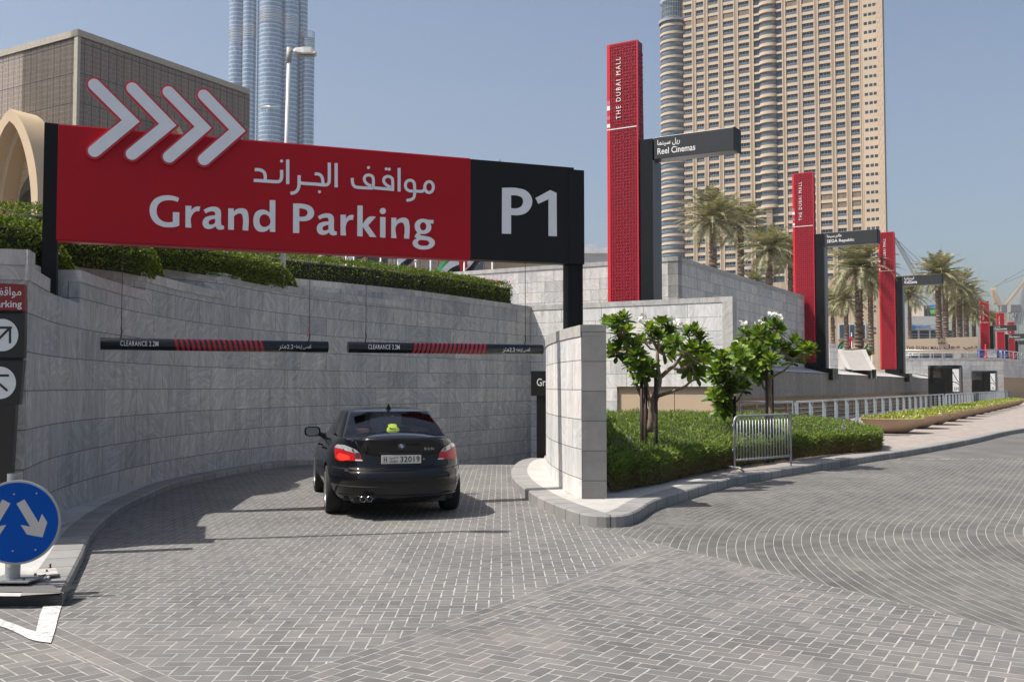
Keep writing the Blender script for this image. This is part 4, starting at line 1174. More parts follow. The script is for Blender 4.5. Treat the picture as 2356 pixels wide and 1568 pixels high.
def outline(z, k):
    """point k of the outline at height z: k runs from rear centre over the left side round"""
    a = 2 * math.pi * k / NS
    yr, yf, w = prof(REAR, z), prof(FRONT, z), prof(HALF, z)
    cy = (yr + yf) / 2; ry = (yf - yr) / 2
    c, s = math.cos(a), math.sin(a)
    nx, ny = 2 / 2.9, 2 / 7.5
    n = 5.2
    d = (abs(c) ** n + abs(s) ** n) ** (1 / n)
    X = -w * s / d; Y = cy - ry * c / d
    # gentle plan curvature of tail and nose and sides
    tail = max(0, 1 - abs(Y - yr) / 0.6)
    Y += 0.16 * (X / w) ** 2 * (1 if Y < cy else -1.6) * (1 if abs(Y - (yr if Y < cy else yf)) < 0.9 else 0.0) * max(0, 1 - min(abs(Y - yr), abs(Y - yf)) / 0.9)
    X *= 1 - 0.10 * max(0, (0.75 - min(Y - yr, yf - Y)) / 0.75) ** 2
    return X, Y
def belt_dz(Y, z):
    f = max(0, min(1, (z - 0.66) / 0.37))
    return f * (-0.02 * max(0, (Y - 2.2)) - 0.035 * max(0, Y - 3.2) - 0.0 * 0)
ang = []
zs = [0.20, 0.235, 0.28, 0.34, 0.42, 0.50, 0.55, 0.585, 0.61, 0.635, 0.66, 0.70, 0.76, 0.82, 0.88, 0.93, 0.97, 1.00, 1.02, 1.03]
def resolve(k):      # spread samples evenly round the rounded rectangle
    t = k / NS * 2 * math.pi
    return t
def bodypt(z, k, out=0.0):
    X, Y = outline(z, k)
    if out:
        X2, Y2 = outline(z, k + 0.3); X1, Y1 = outline(z, k - 0.3)
        t = Vector((X2 - X1, Y2 - Y1)).normalized(); nn = Vector((t.y, -t.x))
        if nn.dot(Vector((X, Y - 2.4))) < 0: nn = -nn
        X += nn.x * out; Y += nn.y * out
    return Vector((X, Y, z + belt_dz(Y, z)))
mb = MB()
rows = [[bodypt(z, k) for k in range(NS)] for z in zs]
mb.grid(rows, closed=True)
def deck(X, Y, base):
    if Y < 1.3: h = 0.045 + 0.05 * min(1, max(0, (Y - 0.12) / 0.5))
    elif Y > 3.3: h = 0.075 - 0.06 * (Y - 3.3) / 1.4
    else: h = 0.08
    return h
top = rows[-1]; prev = mb.f[-1]
rings = [top]
for t in (0.97, 0.9, 0.75, 0.5, 0.25, 0.02):
    ring = []
    for p in top:
        X = p.x * t; Y = 2.25 + (p.y - 2.25) * (1 - (1 - t) * 0.10 if t > 0.5 else 0.95 * (t / 0.5) ** 0.5)
        ring.append(Vector((X, Y, p.z + deck(X, Y, 0) * (1 - t ** 2.2) * (1 if t < 0.99 else 0) + (0.018 if t < 0.99 and Y < 0.4 else 0))))
    rings.append(ring)
mb.grid(rings, closed=True)
bot = rows[0]; mb.poly([(p.x, p.y, 0.20) for p in reversed(bot)])
body = cb_('body', M['paint'], mb)
# wheel arches are cut out of the body
me_cut = MB()
AX = (rear_axle_y, rear_axle_y + 2.888)
for ay in AX:
    for sx in (-1, 1):
        me_cut.tube([(sx * 0.62, ay, 0.335), (sx * 1.2, ay, 0.335)], 0.365, 40)
cut_me = bpy.data.meshes.new('cut'); cut_me.from_pydata(me_cut.v, [], me_cut.f)
cut = bpy.data.objects.new('cut', cut_me); COL.objects.link(cut)
bo = body.modifiers.new('arches', 'BOOLEAN'); bo.object = cut; bo.operation = 'DIFFERENCE'; bo.solver = 'EXACT'
dg = bpy.context.evaluated_depsgraph_get()
newme = bpy.data.meshes.new_from_object(body.evaluated_get(dg))
body.modifiers.clear(); body.data = newme
bpy.data.objects.remove(cut)
for p in newme.polygons: p.use_smooth = len(p.vertices) < 9 and p.area < 0.5
if not newme.materials: newme.materials.append(M['paint'])
mb = MB(); mb.bbox((-0.72, 0.35, 0.24), (0.72, 4.5, 0.42)); mb.bbox((-0.60, 0.20, 0.22), (0.60, 0.5, 0.3)); cb_('underbody', M['trim'], mb)

# ---- cabin: levels from the belt to the roof, split into pillars and panes
def cabin_loop(t):
    """closed outline of the cabin at level t (0 belt, 1 roof edge)"""
    z = 0.985 + 0.385 * t
    e = t ** 1.25
    bw = 0.765 - 0.135 * t - 0.02 * t * t                  # half width
    yr = 0.62 + 0.72 * t ** 1.12; yf = 3.52 - 0.92 * t ** 0.95
    wr = bw - 0.07 + 0.0 * t; wf = bw - 0.09
    P = []
    nR, nC, nS, nA, nW = 14, 5, 30, 4, 12
    for i in range(nR + 1):
        x = wr * (1 - 2 * i / nR); P.append(('R', x, yr + 0.10 * (x / wr) ** 2 - 0.03))
    # corner to left side  (x negative)
    y0 = yr + 0.07; y1 = yr + 0.45 + 0.10 * t
    for i in range(1, nC + 1):
        u = i / nC; P.append(('C', -(wr + (bw - wr) * math.sin(u * math.pi / 2)), y0 + (y1 - y0) * (1 - math.cos(u * math.pi / 2))))
    y2 = yf - 0.30
    for i in range(1, nS + 1):
        u = i / nS; P.append(('S', -bw - 0.012 * math.sin(u * math.pi), y1 + (y2 - y1) * u))
    for i in range(1, nA + 1):
        u = i / nA; P.append(('A', -(bw + (wf - bw) * (1 - math.cos(u * math.pi / 2))), y2 + (yf - 0.10 - y2) * math.sin(u * math.pi / 2)))
    for i in range(1, nW):
        x = wf * (-1 + 2 * i / nW); P.append(('W', x, yf - 0.10 * (x / wf) ** 2))
    left = P[nR + 1:nR + 1 + nC + nS + nA]
    out = [(k, Vector((x, y, z))) for k, x, y in P]
    out += [(k, Vector((-x, y, z))) for k, x, y in reversed(left)]
    return out
NL = 12
loops = [cabin_loop(i / NL) for i in range(NL + 1)]
loops.insert(0, [(k, p + Vector((p.x * 0.03, 0, -0.05))) for k, p in loops[0]])
cab = MB(); panes = {'R': MB(), 'S': MB(), 'W': MB()}
n = len(loops[0])
def wid(p0, p1): return (p0 + p1) / 2
for L in range(len(loops) - 1):
    for i in range(n):
        j = (i + 1) % n
        a, b, c, d = loops[L][i][1], loops[L][j][1], loops[L + 1][j][1], loops[L + 1][i][1]
        kind = loops[L][j][0] if loops[L][j][0] == loops[L][i][0] else 'C'
        cx = (a + b + c + d) / 4; t = (L - 1) / NL
        g_ = None
        if kind == 'R' and 0 <= t < 0.93 and abs(cx.x) < (0.665 - 0.115 * t): g_ = 'R'
        elif kind == 'W' and 0 <= t < 0.93 and abs(cx.x) < (0.66 - 0.13 * t): g_ = 'W'
        elif kind == 'S' and 0 <= t < 0.86:
            y = cx.y
            if not (2.22 < y + 0.0 < 2.30) and y < 3.30 - 0.85 * t and y > 1.20 + 0.42 * t: g_ = 'S'
        (panes[g_] if g_ else cab).poly([a, b, c, d])
roof = loops[-1]
mid = Vector((0, 2.0, 0)); rr_ = [[p for _, p in roof]]
for t in (0.93, 0.8, 0.6, 0.35, 0.02):
    rr_.append([Vector((p.x * t, 2.0 + (p.y - 2.0) * t, p.z + 0.062 * (1 - t ** 2.4))) for _, p in roof])
cab.grid(rr_, closed=True)
cabo = cb_('cabin', M['paint'], cab)
def weld(o):
    import bmesh
    bm_ = bmesh.new(); bm_.from_mesh(o.data); bmesh.ops.remove_doubles(bm_, verts=bm_.verts, dist=0.0005)
    bmesh.ops.recalc_face_normals(bm_, faces=bm_.faces); bm_.to_mesh(o.data); bm_.free()
    for p in o.data.polygons: p.use_smooth = True
weld(cabo)
for o in (cb_('rear_window', M['glass'], panes['R']), cb_('side_window', M['glass_dark'], panes['S']), cb_('windscreen', M['glass'], panes['W'])): weld(o)
# thin dark surround of the rear window and bright side line
for sx in (-1,):
    mb = MB(); pts = [bodypt(1.02, k) for k in range(18, 52)]
    cb_('window_trim', M['chrome'], MB().tube([loops[1][i][1] + Vector((-0.012, 0, -0.01)) for i in range(22, 50)], 0.006, 6))
# shoulder under the cabin: seams
def decal(loop, mat, name, out=0.006, parent=None, seg=4, sharp=50, sub=12):
    """loop in (x, z) as seen from behind, laid on the tail surface; x beyond the corner wraps round"""
    L = smooth_loop(loop, sharp, seg)
    xs = [p[0] for p in L]; zs_ = [p[1] for p in L]
    # cut into vertical strips so the patch follows the curve
    mb = MB(); x0, x1 = min(xs), max(xs); K = 14
    for a in range(K):
        u0 = x0 + (x1 - x0) * a / K; u1 = x0 + (x1 - x0) * (a + 1) / K
        q = clip(clip(L, (u0, 0), (u0, 1), -1), (u1, 0), (u1, 1), 1)
        if not q or len(q) < 3: continue
        hs = [min(p[1] for p in q), max(p[1] for p in q)]
        nz = max(1, int((hs[1] - hs[0]) / 0.04))
        for b in range(nz):
            v0 = hs[0] + (hs[1] - hs[0]) * b / nz; v1 = hs[0] + (hs[1] - hs[0]) * (b + 1) / nz
            r_ = clip(clip(q, (0, v0), (1, v0), 1), (0, v1), (1, v1), -1)
            if not r_ or len(r_) < 3: continue
            mb.poly([tailpt(x, z, out) for x, z in r_])
    return cb_(name, mat, mb, parent)
_ks = [k / 4 for k in range(-NS * 2, NS * 2)]
def tailpt(x, z, out=0.006):
    """arc coordinate x across the tail (0 centre, + right) -> surface point"""
    tab = _tail.get(round(z, 3))
    if tab is None:
        tab = [(0.0, 0.0)]; k = 0.0; p = Vector(outline(z, 0)); s = 0
        while s < 1.6:
            k += 0.25; q = Vector(outline(z, k)); s += (q - p).length; p = q; tab.append((s, k))
        _tail[round(z, 3)] = tab
    ax = abs(x)
    for (a, ka), (b, kb) in zip(tab, tab[1:]):
        if a <= ax <= b: k = ka + (kb - ka) * (ax - a) / (b - a); break
    p = bodypt(z, k, out)
    if x > 0: p.x = -p.x
    p.x = -abs(p.x) if x < 0 else abs(p.x)
    return p
_tail = {}
lamp = [(0.475, 0.755), (0.505, 0.86), (0.555, 0.905), (0.66, 0.945), (0.78, 0.972), (0.93, 0.975), (1.06, 0.955), (1.08, 0.93), (1.03, 0.85), (0.99, 0.775), (0.95, 0.752), (0.70, 0.748)]
for sx, lb in ((-1, 'glowing red tail light with a clear upper strip'), (1, 'red tail light with a clear upper strip')):
    mir = lambda L: [(sx * x, z) for x, z in (L if sx > 0 else L)]
    _sh = lambda x, z: (x + 0.035 * max(0, (0.9 - x)) / 0.42, 0.765 + (z - 0.755) * 0.87)
    o = decal([(sx * _sh(x, z)[0], _sh(x, z)[1]) for x, z in lamp], M['lamp_red'], 'tail_light', 0.008); o['label'] = lb
    decal([(sx * _sh(x, z)[0], _sh(x, z)[1]) for x, z in [(0.515, 0.872), (0.555, 0.905), (0.66, 0.945), (0.78, 0.972), (0.93, 0.976), (1.06, 0.956), (1.08, 0.93), (1.0, 0.925), (0.84, 0.915), (0.70, 0.885), (0.60, 0.868)]], M['lamp_clear'], 'clear_lens', 0.0105, o)
    for xx, ww in ((0.63, 0.012), (0.80, 0.008)):
        decal([(sx * (xx - ww), 0.875), (sx * (xx + ww), 0.875), (sx * (xx + ww + .02), 0.915), (sx * (xx - ww + .02), 0.915)], M['trim'], 'lens_rib', 0.0125, o)
    if sx < 0:
        decal([(sx * _sh(x, z)[0], _sh(x, z)[1]) for x, z in [(0.66, 0.765), (0.90, 0.765), (0.95, 0.80), (0.93, 0.83), (0.78, 0.84), (0.68, 0.82)]], M['lamp_lit'], 'brake_lamp', 0.0115, o)
        decal(disc(sx * 0.57, 0.83, 0.035, 12), M['plate_ink'], 'fog_lamp', 0.0118, o)
    else:
        decal([(sx * x, z) for x, z in [(0.62, 0.78), (0.92, 0.78), (0.90, 0.83), (0.64, 0.83)]], M['lamp_red'], 'reflector', 0.0115, o)
    decal([(sx * x, z) for x, z in [(0.50, 0.762), (0.60, 0.762), (0.60, 0.778), (0.50, 0.778)]], M['plate_white'], 'lens_marking', 0.0125, o)
# boot lid shut lines, bumper seam and lower lip
def seam(pts, r=0.004, out=0.001, name='seam', m='trim'):
    P = []
    for (a, b) in zip(pts, pts[1:]):
        for i in range(6): P.append(tailpt(a[0] + (b[0] - a[0]) * i / 6, a[1] + (b[1] - a[1]) * i / 6, out))
    P.append(tailpt(*pts[-1], out))
    return MB().tube(P, r, 6)
cb_('boot_seam', M['trim'], seam([(-0.64, 1.02), (-0.50, 0.86), (-0.46, 0.74), (-0.40, 0.665), (0.40, 0.665), (0.46, 0.74), (0.50, 0.86), (0.64, 1.02)]))
cb_('bumper_seam', M['trim'], seam([(-1.1, 0.66), (-0.8, 0.655), (-0.42, 0.655)])); cb_('bumper_seam', M['trim'], seam([(0.42, 0.655), (0.8, 0.655), (1.1, 0.66)]))
cb_('bumper_groove', M['trim'], seam([(-1.05, 0.44), (-0.6, 0.435), (0, 0.43), (0.6, 0.435), (1.05, 0.44)], 0.005))
cb_('bumper_lip', M['paint'], seam([(-0.95, 0.315), (-0.5, 0.31), (0, 0.31), (0.5, 0.31), (0.95, 0.315)], 0.012, 0.004))
cb_('boot_lip', M['paint'], seam([(-0.66, 1.022), (-0.3, 1.028), (0, 1.028), (0.3, 1.028), (0.66, 1.022)], 0.014, -0.004))
# number plate
pl = MB()
yp = tailpt(0, 0.78, 0).y - 0.022
pl.bbox((-0.26, yp, 0.725), (0.26, yp + 0.014, 0.835)); plo = cb_('number_plate', M['plate_white'], pl, bevel=0.003)
mb = MB(); fp = lambda x, y, d: (x, yp - 0.0015, y)
mb.text(textfit('H', -0.228, -0.190, 0.745, 0.815, bold=0.02), fp); mb.text(textfit('32019', -0.015, 0.240, 0.742, 0.820, bold=0.02, spacing=1.1), fp)
mb.text(textfit('DUBAI', -0.15, -0.045, 0.740, 0.770, bold=0.015), fp); mb.text(textfit(arabic('دبي'), -0.15, -0.045, 0.780, 0.818, bold=0.015), fp)
mb.build('plate_lettering', M['plate_ink'], plo, local=True)
mb = MB(); mb.bbox((-0.275, yp + 0.006, 0.845), (0.275, yp + 0.05, 0.872)); cb_('boot_handle', M['trim'], mb, bevel=0.004)
bc = Vector((0.0, tailpt(0, 0.955, 0).y - 0.004, 0.955))
ax = Matrix.Rotation(math.pi / 2, 3, 'X')
bd = cb_('badge', M['trim'], MB().lathe([(0, 0.008), (0.030, 0.008), (0.039, 0.005), (0.040, 0)], 28, bc, ax))
cb_('badge_ring', M['chrome'], MB().tube([bc + ax @ Vector((0.040 * math.cos(a), 0.040 * math.sin(a), 0.004)) for a in [i * math.pi / 14 for i in range(28)]], 0.003, 6, closed=True), bd)
for q in range(4):
    a0 = q * math.pi / 2
    mb = MB(); mb.poly([bc + ax @ Vector((0, 0, 0.0095))] + [bc + ax @ Vector((0.025 * math.cos(a0 + i * math.pi / 16), 0.025 * math.sin(a0 + i * math.pi / 16), 0.0095)) for i in range(9)])
    cb_('badge_quarter', plain('badge_blue', (0.05, 0.20, 0.6), 0.3) if q % 2 == 0 else M['plate_white'], mb, bd)
mb = MB(); mb.text(textfit('525i', 0.30, 0.45, 0.895, 0.925, bold=0.01), lambda x, y, d: tailpt(x, y, 0.009)); cb_('model_badge', M['alloy'], mb)
mb = MB(); mb.lathe([(0, 0.004), (0.011, 0.004), (0.012, 0)], 12, tailpt(0.30, 0.775, 0.004), ax); cb_('boot_lock', M['chrome'], mb)
# exhausts
for x in (-0.50, -0.415):
    mb = MB(); c = Vector((x, 0.06, 0.285))
    mb.lathe([(0.0, -0.05), (0.030, -0.05), (0.031, 0.0), (0.033, 0.03), (0.036, 0.03), (0.037, -0.15)], 20, c, ax); cb_('exhaust_pipe', M['chrome'], mb)
    mb = MB(); mb.lathe([(0, 0), (0.0305, 0)], 20, c + Vector((0, -0.005, 0)), ax); cb_('exhaust_bore', M['trim'], mb)
# side mirror, handles, fin, roof
for sx in (-1, 1):
    rows_ = []
    c = Vector((sx * (1.0 if sx < 0 else 0.93), 2.98, 1.03 if sx < 0 else 0.99)); K = 14
    for u, sc, dy in ((0, 0.90, -0.055), (0.15, 1.0, -0.05), (0.6, 1.0, 0.0), (0.85, 0.72, 0.06), (1, 0.25, 0.085)):
        rows_.append([c + Vector((0.125 * sc * (abs(math.cos(a)) ** 0.6) * (1 if math.cos(a) > 0 else -1) , dy, 0.078 * sc * (abs(math.sin(a)) ** 0.6) * (1 if math.sin(a) > 0 else -1))) for a in [2 * math.pi * i / K for i in range(K)]])
    mb = MB(); mb.grid(rows_, closed=True); mb.poly(list(reversed(rows_[-1]))); mb.poly(rows_[0]); mir = cb_('wing_mirror', M['paint'], mb)
    mb = MB(); mb.poly([Vector((p.x + (c.x - p.x) * 0.12, p.y - 0.004, p.z + (c.z - p.z) * 0.12)) for p in rows_[0]]); cb_('mirror_glass', plain('mirror_glass', (0.22, 0.26, 0.27), 0.15, 0.0, var=0.05), mb, mir)  # what the mirror reflects is painted as a flat grey-blue colour
    mb = MB(); mb.tube([c + Vector((-sx * 0.11, 0.02, -0.045)), (sx * 0.80, 3.02, 0.955)], [0.035, 0.045], 8); cb_('mirror_arm', M['trim'], mb, mir)
    for yh in (1.62, 2.62):
        kk = min(range(8, 56), key=lambda q: abs(bodypt(0.86, q).y - yh)); p = bodypt(0.86, kk, 0.018); p.x = -sx * p.x if sx > 0 else p.x
        p.x = sx * abs(p.x)
        mb = MB(); mb.tube([p + Vector((0, -0.09, 0)), p + Vector((sx * .012, -0.06, 0.003)), p + Vector((sx * .012, 0.06, 0.003)), p + Vector((0, 0.09, 0))], 0.014, 8); cb_('door_handle', M['paint'], mb)
mb = MB(); zr = 1.425
mb.grid([[(0.035 * w_, 1.52 + y_, zr + h_) for w_ in (-1, 0, 1)] for y_, h_ in ((0, 0),)] + [[(-0.004, 1.50, zr + 0.07), (0, 1.49, zr + 0.072), (0.004, 1.50, zr + 0.07)]] + [[(-0.03, 1.72, zr), (0, 1.74, zr), (0.03, 1.72, zr)]])
mb = MB(); b = mb.add([(-0.036, 1.50, zr - 0.02), (0.036, 1.50, zr - 0.02), (0.0, 1.49, zr + 0.058), (0, 1.74, zr + 0.0), (-0.02, 1.66, zr), (0.02, 1.66, zr)]); mb.face((b, b + 1, b + 2)); mb.face((b, b + 2, b + 4)); mb.face((b + 4, b + 2, b + 3)); mb.face((b + 1, b + 5, b + 2)); mb.face((b + 5, b + 3, b + 2)); cb_('roof_fin', M['paint'], mb)
# wheels
def wheel(x, y, sx):
    mb = MB(); axm = Matrix.Rotation(math.pi / 2 * sx, 3, 'Y'); c = Vector((x, y, 0.325))
    mb.lathe([(0.235, -0.105), (0.28, -0.118), (0.315, -0.108), (0.327, -0.08), (0.328, 0.0), (0.327, 0.08), (0.315, 0.108), (0.28, 0.118), (0.235, 0.105)], 44, c, axm); w = cb_('wheel', M['tyre'], mb)
    mb = MB(); mb.lathe([(0.238, 0.10), (0.236, 0.115), (0.225, 0.118), (0.215, 0.10), (0.205, -0.02), (0.0, -0.03)], 40, c, axm)
    cb_('rim', M['alloy'], mb, w)
    mb = MB()
    for i in range(10):
        a = 2 * math.pi * i / 10; d = Vector((math.cos(a), math.sin(a), 0)); pz = Vector((0, 0, 1))
        e = Vector((-math.sin(a), math.cos(a), 0)) * 0.014
        P = [d * 0.04 + e * 1.4 + pz * 0.085, d * 0.04 - e * 1.4 + pz * 0.085, d * 0.222 - e + pz * 0.105, d * 0.222 + e + pz * 0.105, d * 0.04 + e * 1.4 + pz * 0.03, d * 0.04 - e * 1.4 + pz * 0.03, d * 0.222 - e + pz * 0.05, d * 0.222 + e + pz * 0.05]
        b = mb.add([c + axm @ p for p in P])
        for q in ((0, 1, 2, 3), (0, 3, 7, 4), (1, 5, 6, 2)): mb.face([b + t for t in q])
    mb.lathe([(0, 0.095), (0.045, 0.09), (0.05, 0.03)], 16, c, axm); cb_('spokes', M['alloy'], mb, w)
for ay in AX:
    for sx in (-1, 1): wheel(sx * 0.80, ay, sx)
# interior
mb = MB(); mb.bbox((-0.68, 0.72, 0.90), (0.68, 1.35, 0.98)); cb_('parcel_shelf', M['cabin'], mb)
for x in (-0.40, 0.40):
    mb = MB(); mb.bbox((x - 0.25, 2.05, 0.55), (x + 0.25, 2.2, 1.12)); s_ = cb_('seat', M['seat'], mb, bevel=0.04)
    mb = MB(); mb.bbox((x - 0.13, 2.06, 1.14), (x + 0.13, 2.17, 1.32)); cb_('headrest', M['seat'], mb, s_, bevel=0.035)
for x in (-0.42, 0.42):
    mb = MB(); mb.bbox((x - 0.14, 1.22, 0.98), (x + 0.14, 1.32, 1.14)); cb_('headrest', M['seat'], mb, bevel=0.035)
mb = MB(); mb.bbox((-0.11, 2.85, 1.27), (0.12, 2.87, 1.34)); cb_('rear_view_mirror', M['trim'], mb, bevel=0.01)
mb = MB(); mb.bbox((-0.7, 3.0, 0.7), (0.7, 3.3, 0.98)); cb_('dashboard', M['cabin'], mb)
# hanging yellow tag inside the rear window
yt = 0.98
_tg = [(-0.105, 1.09), (0.105, 1.09), (0.115, 1.11), (0.11, 1.19), (0.075, 1.215), (0.09, 1.25), (0.03, 1.265), (-0.04, 1.262), (-0.09, 1.245), (-0.078, 1.215), (-0.11, 1.19), (-0.117, 1.11)]
tagL = [(x * 0.72, 1.105 + (z - 1.09) * 0.74) for x, z in _tg]
ty = lambda z: 0.80 + (z - 1.09) * 1.35
dx = -0.01
mb = MB(); mb.flat([smooth_loop(tagL, 70, 3)], lambda x, z, d: (x + dx, ty(z), z - 0.025), 0); tgo = cb_('window_tag', M['tag_yellow'], mb)
mb = MB(); mb.text(textfit('Baby', -0.047, 0.043, 1.151, 1.185, bold=0.03), lambda x, z, d: (x + dx, ty(z) - 0.006, z - 0.025)); mb.text(textfit('on', -0.014, 0.011, 1.141, 1.149, bold=0.02), lambda x, z, d: (x + dx, ty(z) - 0.006, z - 0.025)); mb.text(textfit('Board', -0.058, 0.058, 1.111, 1.138, bold=0.03), lambda x, z, d: (x + dx, ty(z) - 0.006, z - 0.025))
cb_('tag_lettering', M['plate_ink'], mb, tgo)
car.location = car_org; car.rotation_euler = (0, 0, CARROT)
# ================================================================== glass tower far away
def towerglass():
    k = N('tower_blue_glass')
    z = k.n('ShaderNodeSeparateXYZ', ins={0: k.pos()}).outputs[2]
    fl = k.math('FRACT', k.math('DIVIDE', z, 3.72))
    band = k.math('LESS_THAN', fl, 0.22)
    ang = k.math('ARCTAN2', *[k.n('ShaderNodeSeparateXYZ', ins={0: k.obj()}).outputs[i] for i in (1, 0)])
    mull = k.math('LESS_THAN', k.math('FRACT', k.math('MULTIPLY', ang, 12.0)), 0.16)
    cell = k.n('ShaderNodeTexWhiteNoise', noise_dimensions='2D', ins={'Vector': k.n('ShaderNodeCombineXYZ', ins={0: k.math('FLOOR', k.math('MULTIPLY', ang, 12.0)), 1: k.math('FLOOR', k.math('DIVIDE', z, 3.72))}).outputs[0]}).outputs[0]
    g = k.ramp(cell, [(0.0, (0.17, 0.26, 0.37)), (0.8, (0.25, 0.35, 0.46)), (1.0, (0.36, 0.44, 0.52))])
    c = k.mix(k.math('MULTIPLY', mull, 0.6), g, (0.42, 0.48, 0.54)); c = k.mix(band, c, (0.62, 0.66, 0.70))
    k.color(c); k.set('Metallic', 0.35); k.set('Roughness', 0.22)
    return k.m
M['tglass'] = towerglass()
M['tmetal'] = plain('tower_steel_fins', (0.62, 0.63, 0.63), 0.3, 0.6, var=0.1)
KD = 830.0
def kx(px): return atY(px, HZ, KD).x
def kz(py): return atY(1178, py, KD).z
root = empty('glass_skyscraper', (kx(615), KD, 0), 'very tall blue glass skyscraper of clustered round shafts far behind the sign', 'skyscraper')
def shaft(px0, px1, ytop, dy, ybands=(), z0=0):
    r = abs(kx(px1) - kx(px0)) / 2; c = Vector(((kx(px0) + kx(px1)) / 2, KD + dy, 0)); zt = kz(ytop)
    mb = MB(); n = 40
    P = lambda z, rr: [c + Vector((rr * math.cos(2 * math.pi * i / n), rr * math.sin(2 * math.pi * i / n), z)) for i in range(n)]
    mb.grid([P(0, r), P(zt, r)], closed=True); mb.poly(P(zt, r))
    me_o = mb.build('glass_shaft', M['tglass'], None, origin=tuple(c)); me_o.location = c - worldloc(root); adopt(me_o, root)
    for (ya, yb) in ybands:
        za, zb_ = kz(yb), kz(ya); m = int((zb_ - za) / 1.3); fb = MB()
        for i in range(m):
            z = za + (zb_ - za) * i / m
            fb.grid([P(z, r * 1.035), P(z + 0.75, r * 1.035)], closed=True); fb.grid([P(z + 0.75, r * 1.035), P(z + 0.76, r)], closed=True)
        fb.build('steel_band', M['tmetal'], root)
shaft(512, 552, -260, 6, [(62, 96)]); shaft(547, 578, -260, 2, [(57, 84)])
shaft(571, 592, -260, 16); shaft(586, 612, -260, 0, [(52, 74)])
shaft(590, 647, -260, -4, [(32, 62)]); shaft(640, 679, -260, 0, [(38, 75)]); shaft(668, 694, -260, 10, [(62, 90)])
shaft(684, 713, 84, 6, [(86, 108)])
mb = MB(); c = Vector((kx(698), KD + 6, 0)); r = kx(713) - kx(698)
for i in range(14):
    a = -math.pi * i / 13; mb.tube([c + Vector((r * math.cos(a), r * math.sin(a), kz(86))), c + Vector((r * math.cos(a), r * math.sin(a), kz(70)))], 0.25, 4)
mb.tube([c + Vector((r * math.cos(-math.pi * i / 13), r * math.sin(-math.pi * i / 13), kz(70))) for i in range(14)], 0.25, 4); mb.build('terrace_screen', M['tmetal'], root)
mb = MB(); mb.tube([(kx(604), KD - 18, kz(262)), (kx(652), KD - 22, kz(262))], 0.8, 8); mb.tube([(kx(606), KD - 20, kz(258)), (kx(650), KD - 24, kz(266))], 0.5, 6); mb.build('maintenance_unit', M['tmetal'], root)

# ================================================================== hotel tower
M['cream'] = plain('cream_cladding', (0.56, 0.44, 0.315), 0.8, var=0.06, scale=0.05)
M['tan'] = plain('tan_brown_pier', (0.33, 0.25, 0.175), 0.8, var=0.06, scale=0.05)
M['hrecess'] = plain('recess_cladding', (0.40, 0.30, 0.20), 0.8)
M['hglass'] = plain('hotel_window_glass', (0.035, 0.055, 0.075), 0.15, var=0.5, scale=0.12)
M['bglass'] = plain('bay_glass', (0.20, 0.235, 0.26), 0.2, var=0.4, scale=0.12)
M['hframe'] = plain('window_frame_white', (0.42, 0.44, 0.45), 0.5)
M['hrail'] = plain('balcony_glass', (0.10, 0.13, 0.155), 0.2, var=0.25, scale=0.2)
M['hgrille'] = plain('ornamental_grille', (0.20, 0.155, 0.115), 0.8, var=0.3, scale=1.5)
HP = atY(2035, 300, 380); HP.z = 0; HN = -G1; HDX = -G2
def hs(px, py=267): p = onplane(px, py, HP, HN); return (p - HP).dot(HDX)
def hzz(px, py): return onplane(px, py, HP, HN).z
HM = Matrix(((HDX.x, HN.x, 0, HP.x), (HDX.y, HN.y, 0, HP.y), (0, 0, 1, 0), (0, 0, 0, 1)))     # local: x along the facade to the left, y out towards the viewer
cz3 = lambda z: 1571.4 + z * 0.3335
root = empty('hotel_tower', tuple(HP + HDX * 45), 'tall cream hotel tower with rows of dark windows and rounded balconies', 'tower')
FH = hzz(cz3(755), 246.8) - hzz(cz3(755), 246.8 + 19.70)
ZR = hzz(cz3(755), 246.8)
K0, K1 = -28, 21
zlo, zhi = ZR + (K0 - 0.5) * FH, ZR + (K1 + 0.5) * FH
def hbox(mb, s0, s1, y0, y1, z0, z1):
    P = [(a, b, c) for c in (z0, z1) for b in (y0, y1) for a in (s0, s1)]
    b = mb.add([HM @ Vector(p) for p in P])
    for q in ((0, 2, 3, 1), (4, 5, 7, 6), (0, 1, 5, 4), (2, 6, 7, 3), (0, 4, 6, 2), (1, 3, 7, 5)): mb.face([b + i for i in q])
cols = [(14, 65), (97, 145), (182, 247), (285, 352), (390, 460), (720, 793), (832, 908), (946, 1020), (1060, 1118), (1162, 1218)]
piers = [(68, 95), (150, 178), (250, 282), (357, 388), (465, 494), (690, 717), (797, 829), (912, 943), (1025, 1057), (1122, 1159), (1222, 1243)]
sE_, sW_ = 0.0, hs(1570)
mb = MB(); hbox(mb, 0, sW_, -3, -0.6, 0, zhi + 4); hbox(mb, 26, sW_ - 6, -30, -3.01, 0, zhi + 3); mb.build('wall', M['hrecess'], root)
for a, b in piers:
    s0, s1 = hs(cz3(b)), hs(cz3(a)); mb = MB(); hbox(mb, s0 + 0.35, s1 - 0.35, -0.6, 0.42, 0, zhi + 3); p = mb.build('pier', M['tan'], root)
    mb = MB(); hbox(mb, s0, s0 + 0.4, -0.6, 0.55, 0, zhi + 3); hbox(mb, s1 - 0.4, s1, -0.6, 0.55, 0, zhi + 3); mb.build('pier_edge', M['cream'], p)
for a, b in cols:      # cream bands between the floors, one set to each bay
    s0, s1 = hs(cz3(b)), hs(cz3(a)); mb = MB()
    for k in range(K0, K1 + 1):
        hbox(mb, s0 - 0.45, s1 + 0.45, -0.6, 0.32, ZR + (k - 0.5) * FH, ZR + (k - 0.5) * FH + FH * 0.34)
    mb.build('floor_bands', M['cream'], root)
